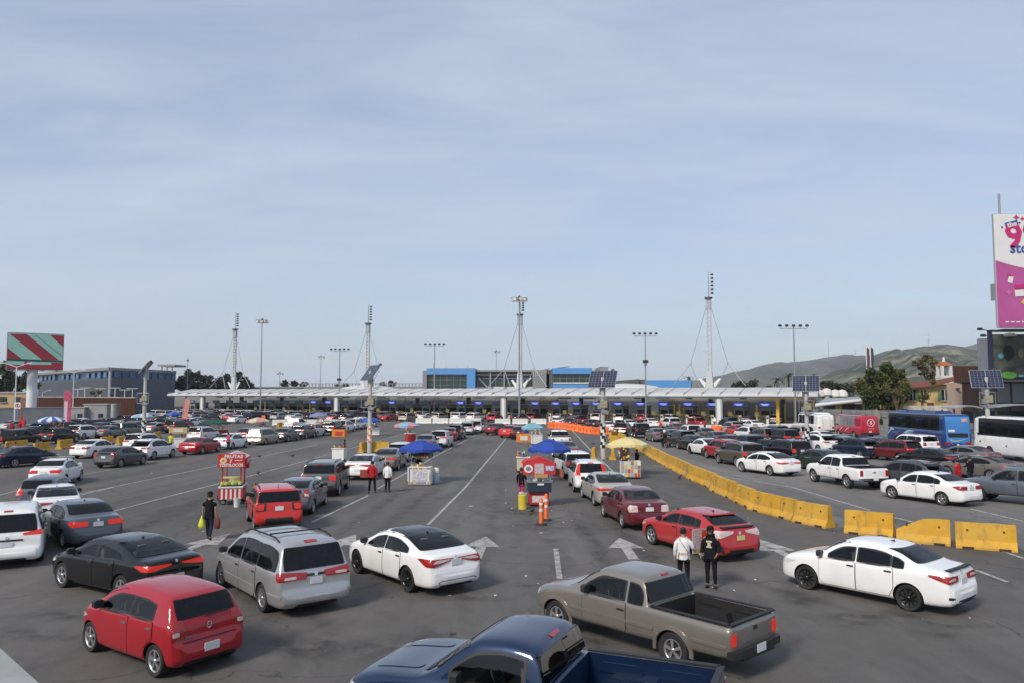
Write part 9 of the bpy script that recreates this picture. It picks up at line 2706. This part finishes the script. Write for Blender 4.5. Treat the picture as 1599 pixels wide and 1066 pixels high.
# ------------------------------------------------------------------ the queues: (design, colour, picture point of the middle of the rear bumper, label, heading)
def head_at(x):
 return pchip([(-60, 80), (-30, 83), (-9, 86), (0, 88.5), (5, 92), (14, 94), (40, 95), (80, 97)])(x)
def rear(k, color, px, py, label, h=None, lod=None, group='cars queueing for the crossing', **kw):
 p=G(px, py)
 h=head_at(p.x)if h is None else h
 L=KITS[k].d.L
 u=Vector((math.cos(R(h)), math.sin(R(h)), 0))
 if lod is None:lod=0 if py>734 else(1 if py>669.5 else 2)
 c=p+u*(L/2+.02)
 return car(k, color, c, h, lod, label, group=group, **kw)
Q=[('minivan_plain', 'white', 8, 890, 'white minivan with one red lamp showing at the left edge', 120, dict(lit=True)), ('fast_sedan_alloy', 'white', 88, 822, 'white sedan with a pale rear window ahead of the slate grey sedan', 122, {}), ('hatchback', 'slate', 52, 800, 'slate blue small hatchback tucked beside two white sedans at left', 104, dict(lit=True)), ('sedan_roof_rack', 'white', 66, 761, 'white sedan carrying two empty roof bars', 102, dict(lit=True)), ('box_suv', 'bright', 436, 832, 'bright red boxy car with square tail lamps', 114, dict(lit=True)), ('hybrid_hatch', 'greyblue', 452, 806, 'grey blue hatchback half hidden behind the bright red boxy car', 92, {}), ('big_suv', 'grey', 496, 777, 'dark grey SUV with a black bumper left of the man in red', 93, dict(lit=True)), ('fast_sedan_alloy', 'white', 557, 750, 'white sedan directly ahead of the dark grey SUV', 88, {}), ('fast_sedan_chrome', 'taupe', 598, 736, 'grey brown sedan right of the orange striped lamp post', 88, dict(lit=True)), ('wagon', 'pearl', 618, 722, 'cream white estate car left of the blue parasol', 86, {}), ('sedan', 'greyblue', 660, 705, 'grey blue sedan mostly hidden behind the blue parasol', 86, {}), ('suv', 'white', 683, 699, 'white SUV with lit lamps in the centre queue', 84, dict(lit=True)), ('sedan', 'red', 698, 689, 'red sedan just ahead of the white SUV', 86, {}), ('suv', 'grey', 709, 686, 'dark SUV left of the silver one in the centre queue', 86, dict(lit=True)), ('suv_sloped', 'silver', 728, 679, 'silver crossover in the centre queue', 87, dict(lit=True)), ('suv', 'white', 742, 676, 'white crossover at the head of the visible centre queue', 88, {}), ('sedan', 'maroon', 763, 679, 'maroon sedan changing lane in the centre', 62, dict(lit=True)), ('sedan', 'bright', 787, 683.5, 'red sedan right of the maroon one changing lane', 66, dict(lit=True)), ('sedan', 'black', 809, 686, 'black sedan beside the teal parasol', 86, dict(lit=True)), ('suv_tall_lamps', 'white', 924, 771, 'white SUV with tall lit tail lamps ahead of the beige sedan', 91, dict(tailm=M_LIT)), ('box_suv', 'white', 905, 748, 'white boxy SUV beside the red food cart', 97, dict(tailm=M_LIT)), ('fast_sedan_alloy', 'steel', 887, 719, 'grey sedan right of the blue parasol', 92, {}), ('pickup_crew', 'white', 877, 702, 'white pickup truck beyond the blue parasol', 92, {}), ('sedan', 'white', 120, 716, 'white sedan behind the yellow blocks in the left queue', None, dict(lit=False)), ('hybrid_hatch', 'grey', 160, 731, 'dark grey hatchback with a split rear window, left queue', None, {}), ('suv_sloped', 'white', 213, 719, 'white crossover beside the left lamp post', None, {}), ('suv', 'white', 203, 706, 'white SUV behind the left lamp post', None, {}), ('fast_sedan_alloy', 'red', 291, 710, 'red sedan beside the hi-vis vendor', None, dict(lit=True)), ('sedan', 'white', 342, 702, 'white sedan with a person at its side in the left queue', None, {}), ('minivan_plain', 'champagne', 394, 695, 'champagne coloured minivan in the left queue', None, {}), ('sedan', 'slate', 433, 690, 'slate blue sedan ahead of the champagne minivan', None, {}), ('box_suv', 'grey', 463, 685.5, 'dark grey boxy SUV in the left queue', None, dict(lit=True)), ('suv_tall_lamps', 'pearl', 480, 682, 'pearl white SUV in the left queue', None, {}), ('big_suv', 'black', 511, 679, 'black SUV under the small lavender parasol', None, dict(lit=True)), ('suv', 'white', 530, 675, 'white SUV ahead of the black SUV, left queue', None, dict(lit=True)), ('suv', 'white', 546, 671.5, 'second white SUV in a row left of the blue cart', None, {}), ('minivan', 'white', 557, 669, 'white minivan nearest the small blue parasol', None, {}), ('pickup_crew', 'white', 450, 672, 'white pickup truck next to the small far yellow barrier', None, {}), ('suv', 'black', 534, 661, 'black SUV beyond the white ones at the far left', None, {}), ('sedan', 'red', 514, 659, 'red sedan behind the lavender parasol', None, {}), ('suv', 'pearl', 301, 690, 'pearl white SUV between two yellow parasols, left lanes', None, {}), ('sedan', 'maroon', 374, 690, 'maroon sedan beyond the white sedan and green parasol', None, dict(lit=True)), ('fast_sedan_alloy', 'navy', -14, 731, 'dark navy sedan at the left edge behind the orange vendor', 68, {}), ('pickup_crew', 'black', -10, 700, 'black pickup truck at the left edge', None, dict(lit=True)), ('suv', 'black', 69, 693, 'black SUV in front of the striped parasol', None, dict(lit=True)), ('suv', 'royal', 50, 682, 'royal blue SUV behind the black SUV, far left', None, {}), ('suv', 'white', 111, 686, 'white SUV right of the black SUV, far left rows', None, {}), ('sedan', 'steel', 151, 684, 'steel grey sedan between white SUV and grey minivan', None, dict(lit=True)), ('minivan', 'taupe', 178, 681, 'grey brown minivan with pale tail lamps, far left rows', None, dict(tailm=M_TAILW)), ('pickup_crew', 'black', 128, 675, 'black pickup truck below the red banner', None, {}), ('big_suv', 'black', 156, 671, 'black SUV by the pale block building', None, {}), ('sedan', 'silver', 227, 677, 'silver sedan behind the left lamp post', None, dict(lit=True)), ('suv', 'grey', 250, 671.5, 'dark grey SUV right of the silver sedan', None, dict(lit=True)), ('sedan', 'red', 270, 669, 'deep red sedan near the leaning banner', None, {}), ('sedan', 'white', 283, 667, 'white sedan under the leaning pale red banner', None, {}), ('fast_sedan_alloy', 'silver', 296, 665, 'silver sedan at the end of the far left row', None, {}), ('suv', 'maroon', 306, 662, 'maroon SUV by the first canopy column', None, {}), ('pickup_crew', 'white', 3, 660, 'white pickup truck against the concrete wall', None, {}), ('sedan', 'silver', 2, 673, 'silver sedan at the left edge below the wall', None, {}), ('suv', 'black', 186, 664, 'black SUV before the rusty fence', None, {}), ('sedan', 'white', 112, 668, 'white sedan behind the red banner pole', None, {}), ('suv', 'black', 205, 668, 'black SUV left of the pale blue parasol', None, {}), ('sedan', 'black', 236, 662, 'black sedan beyond the pale blue parasol', None, {}), ('suv', 'grey', 318, 657, 'dark grey SUV beside the first canopy column', None, {}), ('suv', 'black', 338, 655, 'black SUV left of the far orange trio', None, {}), ('suv', 'black', 88, 679, 'black SUV just right of the striped parasol', None, {}), ('sedan', 'grey', 140, 677, 'dark grey sedan behind the steel grey one', None, dict(lit=True)), ('sedan', 'white', 168, 673.5, 'white sedan in front of the black SUV by the block building', None, {}), ('suv', 'silver', 194, 677, 'silver SUV left of the left lamp post', None, {}), ('sedan', 'maroon', 214, 671, 'maroon sedan beyond the left lamp post', None, dict(lit=True)), ('suv', 'black', 262, 676, 'black SUV right of the dark grey SUV, far left rows', None, dict(lit=True)), ('sedan', 'navy', 30, 686, 'navy sedan left of the royal blue SUV', None, {}), ('sedan', 'black', 14, 690, 'black sedan beside the men in red', None, {}), ('suv', 'grey', 96, 672, 'dark grey SUV behind the striped parasol', None, {}), ('sedan', 'steel', 274, 663, 'steel grey sedan behind the leaning banner', None, {}), ('suv', 'white', 258, 660, 'white SUV left of the small blue parasol at the canopy end', None, {}), ('sedan', 'red', 352, 657, 'red sedan close to the far orange trio', None, dict(lit=True)), ('suv', 'grey', 372, 656, 'dark grey SUV left of the far orange trio', None, {}), ('sedan', 'white', 360, 661, 'white sedan behind the dark green parasol', None, {}), ('fast_sedan_chrome', 'white', 1238, 744, 'white sedan with a sloping roof left of the white pickup', 112, dict(lit=True)), ('big_suv', 'black', 1255, 724, 'black SUV in front of the right lamp post', 104, dict(lit=True)), ('fast_sedan_alloy', 'green', 1318, 738, 'dark green sedan hidden behind the white crew cab pickup', 108, {}), ('suv_sloped', 'grey', 1478, 770, 'charcoal SUV behind the white sedan, chrome window line', 118, dict(lit=True)), ('suv', 'maroon', 1434, 722, 'maroon SUV between the navy and charcoal ones', 110, dict(lit=True)), ('suv_sloped', 'navy', 1370, 717, 'navy blue crossover in front of the red minibus', 108, dict(tailm=M_TAILW)), ('suv_sloped', 'white', 1302, 707, 'white crossover right of the right lamp post', 106, {}), ('sedan', 'white', 1303, 696, 'white sedan behind the white crossover, right lanes', 104, {}), ('sedan', 'green', 1335, 705, 'dark green sedan below the red minibus', 106, {}), ('fast_sedan_alloy', 'greyblue', 1394, 710, 'grey blue sedan with lit lamps below the blue coach', 104, dict(lit=True)), ('sedan', 'greyblue', 1346, 709, 'second grey blue sedan behind the navy crossover', 106, {}), ('big_suv', 'white', 1457, 711, 'white SUV standing at the rear of the blue coach', 106, {}), ('fast_sedan_alloy', 'black', 1500, 735, 'black sedan behind the charcoal SUV', 112, {}), ('fast_sedan_alloy', 'steel', 1556, 729, 'grey sedan beside the white coach', 114, {}), ('fast_sedan_chrome', 'taupe', 1590, 752, 'taupe sedan between the two dark pickup and coach', 116, dict(lit=True)), ('jeep', 'black', 1004, 684, 'black off-roader with a rear spare wheel', 88, {}), ('suv', 'black', 968, 681, 'black SUV beside the loose yellow barriers', 70, dict(lit=True)), ('sedan', 'steel', 1035, 690, 'dark steel sedan left of the motorcycle', 96, {}), ('sedan', 'grey', 1061, 693, 'dark grey sedan right of the motorcycle', 97, {}), ('suv', 'white', 1086, 686, 'white SUV ahead of the black sedans, right lanes', 95, {}), ('sedan', 'grey', 1111, 689, 'dark grey sedan beside the orange trio', 95, {}), ('fast_sedan_chrome', 'black', 1096, 705, 'black sedan with lit lamps left of the white coupe', 98, dict(lit=True)), ('suv', 'black', 1077, 700, 'black SUV partly behind the black sedan', 98, {}), ('fast_sedan', 'white', 1122, 713, 'white coupe like sedan between the black sedan and red boxy SUV', 100, dict(lit=True, hide=('roof_glass',))), ('box_suv', 'red', 1148, 720, 'red boxy SUV behind the brown one', 100, dict(lit=True)), ('big_suv', 'brown', 1179, 730, 'brown SUV with a pale rear frame left of the white sedan', 101, dict(lit=True)), ('sedan', 'black', 1157, 705, 'black sedan beyond the red boxy SUV', 100, dict(lit=True)), ('pickup_crew', 'navy', 1197, 714, 'navy pickup truck behind the brown SUV', 102, dict(lit=True)), ('sedan', 'grey', 1132, 697, 'dark sedan with an orange light bar look near the orange trio', 97, {}), ('sedan', 'bright', 1164, 682, 'bright red sedan in the far right rows', 97, {}), ('suv', 'white', 1182, 689, 'white SUV right of the bright red sedan', 98, {}), ('suv', 'grey', 1201, 691, 'dark SUV right of the white one in the far right rows', 99, dict(lit=True)), ('sedan', 'white', 1187, 672, 'white sedan close to the yellow booths, right', 96, {}), ('suv', 'silver', 1154, 678, 'silver SUV left of the grey canopy column', 96, {}), ('suv', 'black', 1146, 669, 'black SUV beside the grey canopy column', 96, {}), ('suv', 'red', 1095, 668, 'red SUV before the lit blue signs', 95, dict(lit=True)), ('minivan', 'white', 1055, 669, 'white van before the lit blue signs', 95, {}), ('sedan', 'white', 1022, 668, 'white sedan behind the black off-roader', 94, {}), ('sedan', 'grey', 1064, 679, 'dark grey sedan beyond the motorcycle', 96, {}), ('suv', 'brown', 1208, 694, 'brown SUV at the left of the right lamp post', 99, {}), ('sedan', 'black', 1208, 714, 'black sedan left of the black SUV and lamp post', 101, {}), ('minivan', 'black', 1240, 697, 'black minivan beyond the right lamp post', 101, dict(lit=True)), ('suv', 'champagne', 1264, 689, 'champagne SUV beyond the right lamp post', 101, dict(lit=True)), ('suv', 'grey', 1226, 688, 'dark grey SUV near the white barriers, right', 100, {}), ('sedan', 'white', 950, 675, 'white sedan left of the black SUV in front of the booths', 88, {}), ('sedan', 'white', 986, 671, 'white sedan between the black SUV and off-roader', 92, {}), ('sedan', 'black', 927, 670, 'black sedan behind the orange barriers', 90, {}), ('suv', 'maroon', 910, 664, 'maroon SUV behind the orange barriers', 90, {}), ('sedan', 'white', 870, 666, 'white sedan behind the first orange barrier', 90, {}), ('sedan', 'black', 890, 667, 'black sedan left of the maroon SUV behind orange barriers', 90, {}),]
for k, col, px, py, label, h, kw in Q:
 rear(k, col, px, py, label, h, **kw)
near('pickup_crew', 'greyblue', (1650, 800), (1528, 777), 'grey blue crew cab pickup cut off at the right edge', hd=128)
fr=random.Random(21)
kinds=['sedan', 'suv', 'fast_sedan_alloy', 'suv_sloped', 'minivan_plain', 'box_suv', 'pickup_crew', 'big_suv']
cols=['white', 'white', 'pearl', 'silver', 'grey', 'black', 'red', 'steel', 'navy', 'maroon', 'champagne', 'white', 'beige']
kn={'sedan':'sedan', 'fast_sedan_alloy':'sedan', 'suv':'SUV', 'suv_sloped':'crossover', 'minivan_plain':'minivan', 'box_suv':'boxy SUV', 'pickup_crew':'pickup truck', 'big_suv':'large SUV'}
hh=math.degrees(math.atan2(CN.y, CN.x))
cn_={'grey':'dark grey', 'pearl':'cream white', 'steel':'steel grey'}
for i, px in enumerate(SIGNS):
 if px<330:continue
 u=u_at(px, 9.5)-2.1
 ss=[5.5, -1.5, -8.0, -14.5]if px<640 else[5.5, -1.5, -8.0]if px<700 else([4.0, -3.0]if px<860 else[5.0])
 for j, s in enumerate(ss):
  if fr.random()<.06:continue
  k, c=fr.choice(kinds), fr.choice(cols)
  p=C_(u+fr.uniform(-.3, .3), s+fr.uniform(-.8, .8))
  car(k, c, p, hh+fr.uniform(-4, 4), 2, '%s %s, %s in line at the %s booth from the right'%(cn_.get(c, c), kn[k], ('first', 'second', 'third', 'fourth')[j], ordw(i+1)), group='cars waiting at the booths', lit=fr.random()<.4)
# ------------------------------------------------------------------ thin haze over the whole place
hz=MB().box((0, 1800, 134.5), (8600, 4400, 271), M_CONC).build('haze')
hm=bpy.data.materials.new('haze_air');hm.use_nodes=True
hm.node_tree.nodes.clear()
_o=hm.node_tree.nodes.new('ShaderNodeOutputMaterial');_v=hm.node_tree.nodes.new('ShaderNodeVolumePrincipled')
_v.inputs['Color'].default_value=(.80, .86, .95, 1);_v.inputs['Density'].default_value=.00012;_v.inputs['Anisotropy'].default_value=.2
hm.node_tree.links.new(_v.outputs[0], _o.inputs['Volume'])
hz.data.materials.clear();hz.data.materials.append(hm)
hz['kind']='stuff'
scene.cycles.volume_bounces=1
